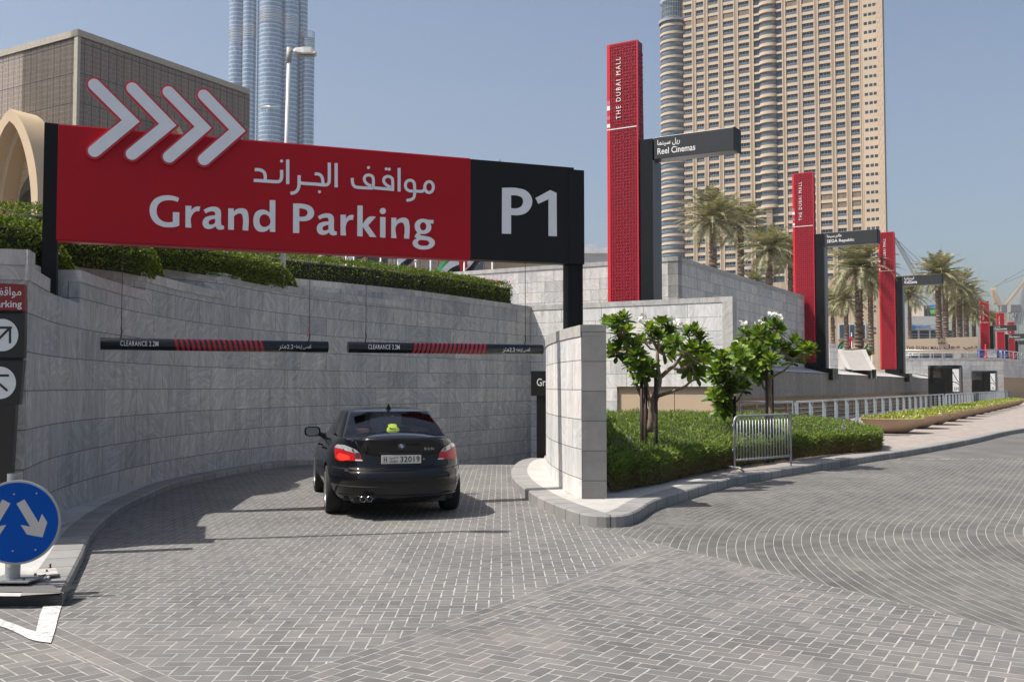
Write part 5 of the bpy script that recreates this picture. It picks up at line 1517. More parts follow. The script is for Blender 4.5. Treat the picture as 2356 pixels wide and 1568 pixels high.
s0, s1 = hs(2046), hs(cz3(1245)); mb = MB(); hbox(mb, 0.0, s1, -0.6, 0.6, 0, zhi + 3); w_ = mb.build('end_wall', M['cream'], root)
mb = MB()
for k in range(K0, K1 + 1):
    for q in (1270, 1302, 1332):
        s_ = hs(cz3(q)); hbox(mb, s_ - 0.62, s_ + 0.62, 0.4, 0.63, ZR + k * FH + 0.2, ZR + k * FH + 1.35)
mb.build('small_window', M['hglass'], root)['kind'] = 'stuff'
mb = MB()
s_a, s_b = 0.5, hs(cz3(1340))
for k in range(0, 86):
    for j in range(3):
        if (k + j) % 2: continue
        w3 = (s_b - s_a) / 3; hbox(mb, s_a + j * w3, s_a + (j + 0.9) * w3, 0.6, 0.68, zlo + k * 1.9, zlo + k * 1.9 + 1.5)
mb.build('relief_panel', M['cream'], root)
def window(mbp, mbf, mbr, s0, s1, z):
    h0, h1 = z - FH * 0.16, z + FH * 0.5
    hbox(mbp, s0, s1, -0.6, -0.25, h0, h1)
    w = s1 - s0
    for t in (0.0, 0.36, 0.64, 0.97): hbox(mbf, s0 + w * t, s0 + w * t + 0.12, -0.25, -0.15, h0, h1)
    hbox(mbf, s0, s1, -0.25, -0.17, z + FH * 0.12, z + FH * 0.12 + 0.1)
    hbox(mbr, s0, s1, 0.12, 0.18, h0, h0 + FH * 0.27)
    hbox(mbf, s0, s1, 0.11, 0.20, h0 + FH * 0.27, h0 + FH * 0.27 + 0.07)
cand = []
for ci, (a, b) in enumerate(cols):
    for k in range(K0, K1 + 1):
        py = HZ - (ZR + k * FH - EYE) / onplane(cz3(a), 267, HP, HN).y * FPX
        cand.append((abs(py - 200) + abs(cz3(a) - 1900) * 0.3 if 0 < py < 600 else 9999, ci, k))
cand.sort(); solo = {(c, k) for _, c, k in cand[:100]}
A_, B_, C_, D_ = MB(), MB(), MB(), MB()
for ci, (a, b) in enumerate(cols):
    s0, s1 = hs(cz3(b)), hs(cz3(a))
    for k in range(K0, K1 + 1):
        z = ZR + k * FH
        if k in (-11, -12, 12):
            hbox(D_, s0, s1, -0.6, 0.1, z - FH * 0.16, z + FH * 0.5); continue
        if (ci, k) in solo:
            m1, m2, m3 = MB(), MB(), MB(); window(m1, m2, m3, s0, s1, z)
            w_ = m1.build('window', M['hglass'], root); m2.build('frame', M['hframe'], w_); m3.build('railing', M['hrail'], w_)
        else: window(A_, B_, C_, s0, s1, z)
w_ = A_.build('window', M['hglass'], root); w_['kind'] = 'stuff'; B_.build('frame', M['hframe'], w_); C_.build('railing', M['hrail'], w_)
D_.build('grille', M['hgrille'], root)['kind'] = 'stuff'
# rounded bays with a balcony on every floor
def bay(sc, hw, dep, zb, zt, label):
    n = 16
    arc = lambda r, d: [(sc + hw * r * math.cos(math.pi * i / n), d * math.sin(math.pi * i / n)) for i in range(n + 1)]
    g = MB(); core = arc(0.86, dep * 0.55)
    zb_0 = ZR + (zb - 0.5) * FH
    g.grid([[HM @ Vector((x, y - 0.3, z)) for x, y in core] for z in (zb_0, zt)])
    b0 = g.build('bay_glazing', M['bglass'], root)
    fr = MB()
    for i in range(1, n):
        x, y = core[i]; hbox(fr, x - 0.08, x + 0.08, y - 0.35, y - 0.18, zb_0, zt)
    fr.build('bay_frame', M['hframe'], b0)
    for k in range(zb, K1 + 1):
        z = ZR + (k - 0.5) * FH
        if z > zt: break
        o = arc(1, dep); mb = MB()
        mb.grid([[HM @ Vector((x, y, h)) for x, y in o] for h in (z, z + FH * 0.36)], sm=False)
        mb.poly([HM @ Vector((x, y, z)) for x, y in o]); mb.poly([HM @ Vector((x, y, z + FH * 0.36)) for x, y in o])
        bl = mb.build('balcony', M['cream'], root)
        mb = MB(); o = arc(0.98, dep * 0.98); mb.grid([[HM @ Vector((x, y, h)) for x, y in o] for h in (z + FH * 0.36, z + FH * 0.64)], sm=False)
        mb.build('railing', M['hrail'], bl)
sc = (hs(cz3(505)) + hs(cz3(685))) / 2; hw = (hs(cz3(505)) - hs(cz3(685))) / 2
mb = MB(); hbox(mb, sc - hw - 1.6, sc + hw + 1.6, -0.6, -0.1, 0, zhi); mb.build('bay_wall', M['hglass'], root)
mb = MB()
for k in range(K0, K1 + 1): hbox(mb, sc - hw - 1.6, sc + hw + 1.6, -0.1, 0.35, ZR + (k - 0.5) * FH, ZR + (k - 0.5) * FH + FH * 0.25)
mb.build('floor_bands', M['cream'], root)
bay(sc + 0.2, hw * 0.66, 2.2, -11, zhi, 'bay')
mb = MB()
for k in range(K0, -11): pass
hbox(mb, sc - 1.2, sc + 1.2, -0.1, 1.2, 0, ZR - 11.5 * FH); mb.build('pier', M['tan'], root)
# round corner drum at the far end
sd0 = hs(1546); rd = (hs(1516) - hs(1570)) / 2 + 0.4
n = 30
circ = lambda r, z: [HM @ Vector((sd0 + r * math.cos(2 * math.pi * i / n), -2.5 + r * math.sin(2 * math.pi * i / n), z)) for i in range(n)]
ztopd = hzz(1546, 52)
mb = MB(); mb.grid([circ(rd * 0.93, 0), circ(rd * 0.93, ztopd)], closed=True); dr = mb.build('corner_drum', M['bglass'], root)
mb = MB(); mb.grid([circ(rd * 0.86, ztopd), circ(rd * 0.86, ztopd + 16)], closed=True); mb.grid([circ(rd * 1.04, ztopd), circ(rd * 1.08, ztopd + 1.0)], closed=True); mb.build('crown_glazing', M['hrail'], root)
mb = MB(); mb.grid([circ(rd * 1.09, ztopd), circ(rd * 1.12, ztopd + 1.1)], closed=True); mb.grid([circ(rd * 1.12, ztopd + 1.1), circ(rd * .8, ztopd + 1.2)], closed=True); mb.grid([circ(rd * 1.0, ztopd + 9), circ(rd * 1.0, ztopd + 9.7)], closed=True)
for i in range(n): mb.tube([circ(rd * 0.87, ztopd)[i], circ(rd * 0.87, ztopd + 16)[i]], 0.09, 4)
for j in range(1, 8): mb.tube(circ(rd * 0.87, ztopd + j * 2), 0.08, 4, closed=True)
mb.build('crown_ring', M['hframe'], root)
fhd = FH * 1.0; k = 0; z = ztopd - 2.2
while z > 20:
    mb = MB(); mb.grid([circ(rd, z), circ(rd, z + FH * 0.30)], closed=True, sm=True); mb.grid([circ(rd, z + FH * .30), circ(rd * 0.9, z + FH * .30)], closed=True); mb.grid([circ(rd, z), circ(rd * 0.9, z)], closed=True)
    bl = mb.build('balcony', M['cream'], root)
    mb = MB(); mb.grid([circ(rd * 0.985, z + FH * 0.36), circ(rd * 0.985, z + FH * 0.64)], closed=True); mb.build('railing', M['hrail'], bl)
    z -= FH
# podium of the hotel
pd = lambda px: atY(px, 700, 190)
M['podium'] = concmat('podium_beige', (0.47, 0.375, 0.27), 'pos', 1.4, 0.7, jc=(0.36, 0.28, 0.2), jw=0.05, var=0.05)
root = empty('podium_building', (pd(1960).x, 190, 0), 'sandy podium building with small square openings behind the palms', 'building')
q0, q1 = pd(1560), pd(2052); a = Vector((q0.x, 205, 0)); b = Vector((q1.x, 190, 0))
mb = MB(); wall(mb, [a.xy, b.xy], 0, atY(2000, 640, 190).z, 12, side=1); mb.build('wall', M['podium'], root)
d_ = (b - a).normalized(); nrm = Vector((d_.y, -d_.x, 0))
def pbox(mb, px0, px1, y0, y1, t0, t1):
    A = onplane(px0, y1, a, nrm); Bq = onplane(px1, y0, a, nrm)
    s0_, s1_ = (A - a).dot(d_), (Bq - a).dot(d_)
    F = lambda s, t, z: a + d_ * s + nrm * t + Vector((0, 0, z))
    P = [F(s, t, z) for z in (A.z, Bq.z) for t in (t0, t1) for s in (s0_, s1_)]
    bb = mb.add(P)
    for q in ((0, 2, 3, 1), (4, 5, 7, 6), (0, 1, 5, 4), (2, 6, 7, 3), (0, 4, 6, 2), (1, 3, 7, 5)): mb.face([bb + i for i in q])
for (x, y) in ((1920, 713), (1951, 713), (2013, 705), (2013, 715), (1951, 750), (1920, 752), (2013, 755), (2013, 765)):
    mb = MB(); pbox(mb, x - 2.2, x + 2.2, y - 2.2, y + 2.2, -0.1, 0.06); mb.build('small_window', M['hglass'], root)
mb = MB(); pbox(mb, 1928, 1993, 743, 780, -0.1, 0.25); f_ = mb.build('window_frame', M['hframe'], root)
for i in range(5):
    mb = MB(); pbox(mb, 1932 + i * 12, 1941.5 + i * 12, 747, 778, 0.1, 0.32); mb.build('window_pane', M['hglass'], f_)

# ================================================================== mall buildings on the hill side
def screenmat(name, base, line, tile, lw):
    k = N(name)
    uv_ = k.n('ShaderNodeMapping', ins={'Vector': k.uvc(), 'Scale': (1 / tile, 1 / tile, 1)}).outputs[0]
    v1 = k.n('ShaderNodeTexVoronoi', feature='DISTANCE_TO_EDGE', ins={'Vector': uv_, 'Scale': 3.0, 'Randomness': 0.35}).outputs[0]
    m1 = k.math('LESS_THAN', v1, lw)
    br = k.n('ShaderNodeTexBrick', offset=0.0, ins={'Vector': k.uvc(), 'Color1': (0.92, 0.92, 0.92, 1), 'Color2': (1.05, 1.05, 1.05, 1), 'Mortar': (0.5, .5, .5, 1), 'Scale': 1.0, 'Mortar Size': 0.035, 'Mortar Smooth': 0.1, 'Brick Width': 0.85, 'Row Height': 2.7})
    c = k.mix(m1, base, line); c = k.mix(1.0, c, br.outputs['Color'], 'MULTIPLY'); c = k.mix(br.outputs['Fac'], c, (0.055, 0.065, 0.09))
    k.color(c); k.set('Roughness', 0.6); return k.m
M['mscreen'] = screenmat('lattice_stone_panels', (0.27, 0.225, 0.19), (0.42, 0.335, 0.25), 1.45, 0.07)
M['mscreen2'] = screenmat('lattice_stone_panels_painted_shade', (0.215, 0.18, 0.15), (0.31, 0.25, 0.19), 1.45, 0.07)  # same panels in darker colours, the side wall's shade put into them
M['marble'] = plain('cream_arch_stone', (0.60, 0.46, 0.30), 0.7, var=0.05, scale=0.4)
M['coping'] = plain('coping_stone', (0.42, 0.38, 0.31), 0.7)
M['sandclad'] = None
k = N('sand_ribbed_cladding'); zz_ = k.n('ShaderNodeSeparateXYZ', ins={0: k.pos()}).outputs[2]
k.color(k.mix(k.math('LESS_THAN', k.math('FRACT', k.math('DIVIDE', zz_, 0.62)), 0.07), (0.56, 0.42, 0.27), (0.33, 0.235, 0.15))); k.set('Roughness', 0.8); M['sandclad'] = k.m
mc = atY(180, 68, 88); mh = mc.z; mc = Vector((mc.x, mc.y, 0))
root = empty('mall_building', tuple(mc), 'brown lattice-panelled mall block with a sharp corner and cream pointed arches', 'building')
A0 = mc - G2 * 45
RL = (onplane(575, 208, mc, G2) - mc).dot(G1)
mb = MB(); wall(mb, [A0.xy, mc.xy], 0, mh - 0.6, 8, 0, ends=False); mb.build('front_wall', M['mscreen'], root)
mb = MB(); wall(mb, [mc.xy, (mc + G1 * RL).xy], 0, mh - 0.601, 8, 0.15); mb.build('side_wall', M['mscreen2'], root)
mb = MB(); o_ = G2 * 0.12 - G1 * 0.12; wall(mb, [(A0 + o_).xy, (mc + o_).xy], mh - 0.6, mh, 1.0, ends=False); wall(mb, [(mc + o_).xy, (mc + G1 * RL + o_).xy], mh - 0.6, mh - 0.002, 1.0); mb.build('coping', M['coping'], root)
mb = MB(); wall(mb, [(mc + o_ * 0.6).xy, (mc - G2 * 0.5 + o_ * .6).xy][::-1], 0, mh - 0.601, 0.3); mb.build('corner_post', M['coping'], root)
# arches: pointed cream shell in front of the lit face
RISE = 8.7
def arch(name, c, dirx, nrm, W, H, rim, dep, mats):
    f = lambda x, z, d: c + dirx * x + nrm * d + Vector((0, 0, z))
    def prof_(w, h, n=18):
        pts = []
        for i in range(n + 1):
            a = i / n; pts.append((w * (1 - a ** 1.9) ** 0.7 if a < 1 else 0, h - RISE + RISE * a))
        pts.insert(0, (w, 0))
        return pts
    O = prof_(W, H); I = prof_(W - rim, H - rim * 1.3); I2 = prof_(W - rim * 1.7, H - rim * 2.2)
    rt = empty(name, tuple(c), None, None)
    mb = MB()
    for sg in (-1, 1):
        mb.grid([[f(sg * x, z, dep) for x, z in O], [f(sg * x, z, dep) for x, z in I]], sm=False)
        mb.grid([[f(sg * x, z, dep) for x, z in O], [f(sg * x, z, 0) for x, z in O]])
        mb.grid([[f(sg * x, z, dep) for x, z in I], [f(sg * x, z, dep * 0.55) for x, z in I]])
        mb.grid([[f(sg * x, z, dep * 0.55) for x, z in I], [f(sg * x, z, dep * 0.55) for x, z in I2]], sm=False)
        mb.grid([[f(sg * x, z, dep * 0.55) for x, z in I2], [f(sg * x, z, 0.05) for x, z in I2]])
    rim_o = mb.build('arch_rim', mats[0], root)
    mb = MB(); mb.flat([[(x, z) for x, z in I2] + [(-x, z) for x, z in reversed(I2[:-1])]], lambda x, z, d: f(x, z, 0.06)); mb.build('arch_panel', mats[1], rim_o)
    return rt
pa = onplane(-12, 480, mc - G1 * 3.0, G1); pt = onplane(15, 248, mc - G1 * 3.0, G1)
ap = pt - (pt - mc).dot(G1) * G1 - G1 * 0.1; 
e_ = arch('a', Vector((ap.x, ap.y, 0)), G2, -G1, 4.3, pt.z, 0.85, 2.6, (M['marble'], M['sandclad'])); bpy.data.objects.remove(e_)
# dark barrel opening inside the big arch
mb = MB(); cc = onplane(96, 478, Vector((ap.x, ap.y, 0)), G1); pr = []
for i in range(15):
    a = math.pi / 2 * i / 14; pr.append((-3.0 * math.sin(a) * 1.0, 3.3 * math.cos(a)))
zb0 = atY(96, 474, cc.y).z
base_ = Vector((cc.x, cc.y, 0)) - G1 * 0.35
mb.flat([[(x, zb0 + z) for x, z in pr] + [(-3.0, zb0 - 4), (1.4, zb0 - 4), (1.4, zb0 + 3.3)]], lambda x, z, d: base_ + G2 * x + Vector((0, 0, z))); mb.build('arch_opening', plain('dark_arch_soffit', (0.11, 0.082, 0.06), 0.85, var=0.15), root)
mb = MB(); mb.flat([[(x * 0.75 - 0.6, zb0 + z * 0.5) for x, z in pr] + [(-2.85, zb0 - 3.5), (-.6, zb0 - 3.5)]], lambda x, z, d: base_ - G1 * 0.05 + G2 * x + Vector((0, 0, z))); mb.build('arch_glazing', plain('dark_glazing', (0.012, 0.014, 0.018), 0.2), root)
sa = onplane(375, 273, mc, G2); sc_ = Vector((sa.x, sa.y, 0)) + G2 * 0.05
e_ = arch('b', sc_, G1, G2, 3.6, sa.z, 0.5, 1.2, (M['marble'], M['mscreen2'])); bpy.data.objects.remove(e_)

# low mall wing behind the flags
M['bronze_glass'] = plain('blue_grey_glazing', (0.07, 0.085, 0.11), 0.2, var=0.3, scale=0.3)
fY = 92
root = empty('mall_wing', (atY(850, 600, fY).x, fY, 0), 'low mall wing with stone screens and dark glass panels behind the row of flags', 'building')
fx = lambda px: atY(px, 600, fY).x
zt = atY(900, 470, fY).z
segs = [(570, 762, 'podiumb'), (762, 788, 'mscreen2'), (788, 896, 'podiumb'), (896, 958, 'bronze_glass'), (958, 1030, 'mscreen2'), (1030, 1128, 'mscreen2')]
M['podiumb'] = plain('sand_plaster', (0.30, 0.235, 0.17), 0.8, var=0.06)
for a_, b_, m in ((575, 845, 'podiumb'), (845, 892, 'bronze_glass'), (892, 910, 'mscreen'), (910, 1018, 'mscreen2'), (1018, 1040, 'bronze_glass'), (1040, 1112, 'bronze_glass'), (1112, 1130, 'mscreen2')):
    mb = MB(); wall(mb, [Vector((fx(a_), fY + (0.5 if 'glass' in m else 0))), Vector((fx(b_) - 0.02, fY + (0.5 if 'glass' in m else 0)))], 0, zt, 3, fx(a_)); mb.build('facade_glass' if 'glass' in m else 'facade_panel', M[m], root)
mb = MB(); mb.text(textfit('Paris', fx(1078), fx(1104), atY(1, 606, fY).z, atY(1, 592, fY).z), lambda x, z, d: (x, fY + 0.45, z)); mb.build('lettering', M['pyl_pink'], root)
root = empty('beige_building', (fx(1200), 96, 0), 'plain sandy building corner showing above the pale stone wall', 'building')
mb = MB(); wall(mb, [Vector((atY(1130, 600, 96).x, 96)), Vector((atY(1330, 600, 96).x, 99))], 0, atY(1200, 520, 96).z, 4); mb.build('wall', plain('warm_sand_render', (0.52, 0.38, 0.24), 0.8, var=0.04), root)
root = empty('roof_building', (atY(1370, 600, 75).x, 75, 0), 'low pale grey metal-roofed building seen beside the tallest pylon', 'building')
mb = MB()
for (a_, b_, y0, y1, Y) in ((1335, 1420, 579, 640, 75), (1335, 1375, 560, 578, 78)):
    p, q = atY(a_, y1, Y), atY(b_, y0, Y); mb.bbox((p.x, Y, 0), (q.x, Y + 6, q.z))
mb.build('wall', plain('pale_grey_metal', (0.46, 0.47, 0.48), 0.5, var=0.05), root)
mb = MB(); p = atY(1335, 583, 74.8); q = atY(1425, 577, 74.8); mb.bbox((p.x, 74.5, p.z), (q.x, 82, q.z + 0.2)); mb.build('roof_edge', plain('white_roof_edge', (0.62, 0.64, 0.66), 0.5), root)

# ---- flags
FC = [plain('flag_red', (0.55, 0.02, 0.02), 0.8), plain('flag_green', (0.01, 0.16, 0.045), 0.8), plain('flag_white', (0.72, 0.74, 0.78), 0.8), plain('flag_black', (0.01, 0.01, 0.012), 0.8)]
M['pole'] = plain('white_pole', (0.60, 0.61, 0.61), 0.45, var=0.08, scale=2)
def flag(px, Y, ytop, ybase, label, w=3.2, h=1.7, droop=0.75, side_=-1, seed=0):
    p = atY(px, ybase, Y); zt_ = atY(px, ytop, Y).z
    root = empty('flag', (p.x, Y, 0), label, 'flag', 'row of flags on white poles')
    mb = MB(); mb.tube([(p.x, Y, 0), (p.x, Y, zt_)], 0.055, 8); mb.lathe([(0, 0.16), (0.08, 0.1), (0.09, 0.04), (0, 0)], 10, (p.x, Y, zt_)); mb.build('pole', M['pole'], root)
    rs = random.Random(seed); nu, nv = 16, 8; a, b2_, c2_ = rs.uniform(0, 6), rs.uniform(0.8, 1.3), rs.uniform(0, 6)
    def pt(u, v):
        x = side_ * w * u * (1 - 0.35 * droop) ; z = zt_ - 0.15 - h * v * (1 - 0.25 * u) - droop * w * 0.75 * u ** 1.15
        x += 0.25 * v * droop; y = 0.22 * math.sin(u * 7 * b2_ + a) * u + 0.1 * math.sin(v * 5 + c2_)
        z += 0.08 * math.sin(u * 9 + c2_)
        return (p.x + x, Y + y, z)
    for ci in range(4):
        if ci == 0: us, vs = (0, 4), (0, nv)
        else: us = (4, nu); t = (ci - 1) * nv / 3; vs = None
        mb = MB()
        if ci == 0: mb.grid([[pt(u / nu, v / nv) for u in range(0, 5)] for v in range(nv + 1)])
        else: mb.grid([[pt(u / nu, ((ci - 1) + v / 3) / 3) for u in range(4, nu + 1)] for v in range(4)])
        mb.build('flag_cloth', FC[ci], root)
for i, (px, yt, lb) in enumerate(((796, 505, 'white and green end of a limp flag nearest the white lamp post'), (814, 575, None), (875.5, 500, 'black and white flag hanging over the second hedge'), (916, 548, None), (956, 602, 'red edge of a flag on the short pole'),
        (990.5, 497, 'black and green flag drooping in the middle of the row'), (1068, 553, 'red flag hanging in front of the dark glass panel'), (1132.7, 515, 'green furled flag at the sandy building'))):
    if lb: flag(px, 62, yt, 640, lb, seed=i, w=2.6 + (i % 3) * 0.3, h=1.5, droop=0.85 + 0.1 * (i % 2))
    else:
        p = atY(px, 640, 62); mb = MB(); mb.tube([(p.x, 62, 0), (p.x, 62, atY(px, yt, 62).z + 3)], 0.06, 8)
        mb.build('flagpole', M['pole'], label=('bare white pole between the first two flags', 'bare white pole before the stone screen')[i > 2], cat='pole')
for i, (px, yt, lb) in enumerate(((1946, 775, 'small far flag beside the slimmest palm trunk'), (1960, 768, 'small far flag with its green part up, between two palm trunks'), (2006, 780, 'small far red flag behind the concrete shaft'))):
    flag(px, 110, yt, 812, lb, w=2.2, h=1.2, droop=0.9, seed=i + 20)

# ================================================================== lamp posts
def lamp_post(x, y, z0, h, label):
    root = empty('lamp_post', (x, y, z0), label, 'street lamp', 'white street lamps behind the ramp wall')
    B = lambda n, m, mb, **k: mb.build(n, m, root, **k)
    o = Vector((x, y, z0)); tp = o + Vector((0.10, 0, h))
    mb = MB(); mb.tube([o, o + Vector((0.05, 0, h * 0.45)), tp], [0.062, 0.052, 0.042], 14); B('pole', M['pole'], mb)
    mb = MB(); mb.tube([tp + Vector((0, 0, -0.28)), tp + Vector((0, 0, 0.08))], 0.055, 12); mb.tube([tp, tp + Vector((0.14, 0, 0.0))], 0.03, 8); B('bracket', plain('worn_grey_metal', (0.40, 0.39, 0.36), 0.6, var=0.2, scale=15), mb)
    rows = []
    for u, w_, t0, t1 in ((0.10, 0.04, -0.03, 0.03), (0.16, 0.09, -0.06, 0.06), (0.35, 0.12, -0.10, 0.07), (0.52, 0.11, -0.10, 0.07), (0.62, 0.09, -0.10, -0.02)):
        rows.append([tp + Vector((u, -w_, t0 + 0.03)), tp + Vector((u, -w_ * 0.8, t1)), tp + Vector((u, w_ * 0.8, t1)), tp + Vector((u, w_, t0 + 0.03)), tp + Vector((u, w_ * 0.8, t0)), tp + Vector((u, -w_ * 0.8, t0))])
    mb = MB(); mb.grid(rows, closed=True, sm=False); mb.poly(rows[-1]); mb.poly(rows[0][::-1]); hd = B('lamp_head', plain('white_enamel', (0.62, 0.62, 0.58), 0.4, var=0.12, scale=12), mb)
    mb = MB(); mb.poly([tp + Vector((a, b, -0.115)) for a, b in ((0.2, -0.08), (0.58, -0.07), (0.58, 0.07), (0.2, 0.08))]); mb.build('lens', plain('lamp_lens', (0.22, 0.25, 0.20), 0.2), hd)
_i = s_at_px(659); _t = (wc[_i + 1] - wc[_i]).normalized(); p = wc[_i] + Vector((-_t.y, _t.x)) * 0.12; tz = atY(661, 118, p.y)
lamp_post(p.x, p.y, 3.995, tz.z - 3.995, 'white street lamp with a flat rusty-edged head rising behind the red sign')
lamp_post(-6.35, 10.75, 0.1, 9.3, 'near white street lamp standing outside the frame whose shadow crosses the road')
# ================================================================== right-hand side: deck, railings, planters
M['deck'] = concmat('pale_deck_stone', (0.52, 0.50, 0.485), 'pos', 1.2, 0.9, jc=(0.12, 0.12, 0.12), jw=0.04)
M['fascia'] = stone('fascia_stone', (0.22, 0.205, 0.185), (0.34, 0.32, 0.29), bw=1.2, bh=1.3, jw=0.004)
M['steel'] = plain('grey_painted_steel', (0.30, 0.345, 0.37), 0.4, 0.3, var=0.08)
M['bright_steel'] = plain('brushed_steel', (0.55, 0.57, 0.58), 0.3, 0.7, var=0.1)
VF = -12.0
U0, U1 = 36.0, 190.0
zt_, zb_ = 2.36, 1.24
root = empty('roof_deck', tuple(uv(60, -13)), 'long low stone roof deck with striped top over the beige lattice screens', 'deck')
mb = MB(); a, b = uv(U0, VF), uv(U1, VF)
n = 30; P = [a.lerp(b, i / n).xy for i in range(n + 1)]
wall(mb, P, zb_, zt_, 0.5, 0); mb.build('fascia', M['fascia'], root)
mb = MB()
for i in range(40):
    u0 = U0 + i * 4.2; u1 = u0 + 4.2
    mb.poly([uv(u0, VF + 0.05, zt_ + 0.02), uv(u1, VF + 0.05, zt_ + 0.02), uv(u1, -13.9, 2.86), uv(u0, -13.9, 2.86)])
mb.build('deck_top', M['deck'], root)
M['slot'] = plain('dark_drain_slot', (0.06, 0.058, 0.055), 0.8)
for v_, w_ in ((-12.45, 0.10), (-12.95, 0.10), (-13.4, 0.08)):
    zz = lambda v: 2.38 + (VF - v) / 1.9 * 0.48 + 0.008
    mb = MB(); mb.poly([uv(U0, v_, zz(v_)), uv(U1, v_, zz(v_)), uv(U1, v_ - w_, zz(v_ - w_)), uv(U0, v_ - w_, zz(v_ - w_))]); mb.build('drain_slot', M['slot'], root)
mb = MB(); mb.poly([uv(45, -13.9, 2.86), uv(U1, -13.9, 2.86), uv(U1, -40, 2.9), uv(45, -30, 2.9)]); mb.build('terrace', M['deck'], root)
M['screen'] = None
k = N('beige_lattice_screen'); uvm = k.n('ShaderNodeMapping', ins={'Vector': k.uvc(), 'Scale': (3.2, 3.2, 1)}).outputs[0]
v1 = k.n('ShaderNodeTexVoronoi', feature='DISTANCE_TO_EDGE', ins={'Vector': uvm, 'Scale': 1.5, 'Randomness': 0.25}).outputs[0]
k.color(k.mix(k.math('LESS_THAN', v1, 0.13), (0.17, 0.10, 0.06), (0.46, 0.33, 0.21))); k.set('Roughness', 0.8); M['screen'] = k.m
M['scrframe'] = plain('beige_screen_frame', (0.44, 0.32, 0.20), 0.8, var=0.06)
root = empty('lattice_fence', tuple(uv(50, -12.3)), 'beige lattice screen panels in the shade under the stone deck', 'screen')
for i in range(23):
    u0 = U0 + 0.3 + i * 2.4
    mb = MB(); wall(mb, [uv(u0 + 0.12, -12.25).xy, uv(u0 + 2.28, -12.25).xy], 0.0, 0.95, 0.05, u0); mb.build('screen_panel', M['screen'], root)
    mb = MB(); wall(mb, [uv(u0 - 0.12, -12.18).xy, uv(u0 + 0.12, -12.18).xy], 0.0, 1.238, 0.15, u0)
    wall(mb, [uv(u0 + .122, -12.19).xy, uv(u0 + 2.278, -12.19).xy], 0.95, 1.238, 0.1, u0); mb.build('screen_frame', M['scrframe'], root)
mb = MB(); wall(mb, [uv(U0 + 55.4, -12.2).xy, uv(U1, -12.2).xy], 0, 1.238, 0.1); mb.build('screen_panel', M['scrframe'], root)

# railing along the pavement: one thing for each straight run
VR = -7.6
def railing(a, b, label, step=1.65, post=True, h=1.12):
    a = Vector(a); b = Vector(b); L = (b - a).length; d = (b - a).normalized(); nn = Vector((-d.y, d.x, 0))
    root = empty('railing', tuple(a.lerp(b, 0.5)), label, 'railing', 'steel railings beside the walkway')
    mb = MB(); mb.tube([a + Vector((0, 0, h)), b + Vector((0, 0, h))], 0.032, 8); mb.build('handrail', M['bright_steel'], root)
    n = max(1, int(L / step)); cnt = 0
    extra = MB()
    for i in range(n + 1):
        p = a + d * (L * i / n); t = extra if cnt >= 95 else MB(); cnt += 1
        Mx = Matrix((( d.x, nn.x, 0), (d.y, nn.y, 0), (0, 0, 1)))
        t.box(p + Vector((0, 0, h / 2)), (0.03, 0.12, h - 0.05), Mx)
        if t is not extra: t.build('post', M['steel'], root)
    mb = MB()
    for j in range(7):
        z = 0.12 + j * 0.135; mb.tube([a + Vector((0, 0, z)), b + Vector((0, 0, z))], 0.007, 5)
    mb.build('cables', M['bright_steel'], root)
pz = 0.146
R0 = uv(29.6, VR, pz)
railing(uv(29.6, VR, pz), uv(62.5, VR, pz), 'long steel cable railing behind the first bowl planters')
railing(uv(63.6, VR, pz), uv(90, VR, pz), 'steel cable railing between the first and second black drums')
railing(uv(91, VR, pz), uv(112, VR, pz), 'steel cable railing beyond the second black drum')
railing(uv(113, VR, pz), uv(175, VR, pz), 'farthest steel cable railing at the end of the walkway', step=1.6)
q = onplane(1703, 931, R0, G1)
dd = abs((q - R0).dot(G2))
railing(R0 - G2 * dd, R0 - G2 * 0.1, 'short steel railing running back from the planting bed to the screens', step=1.9)

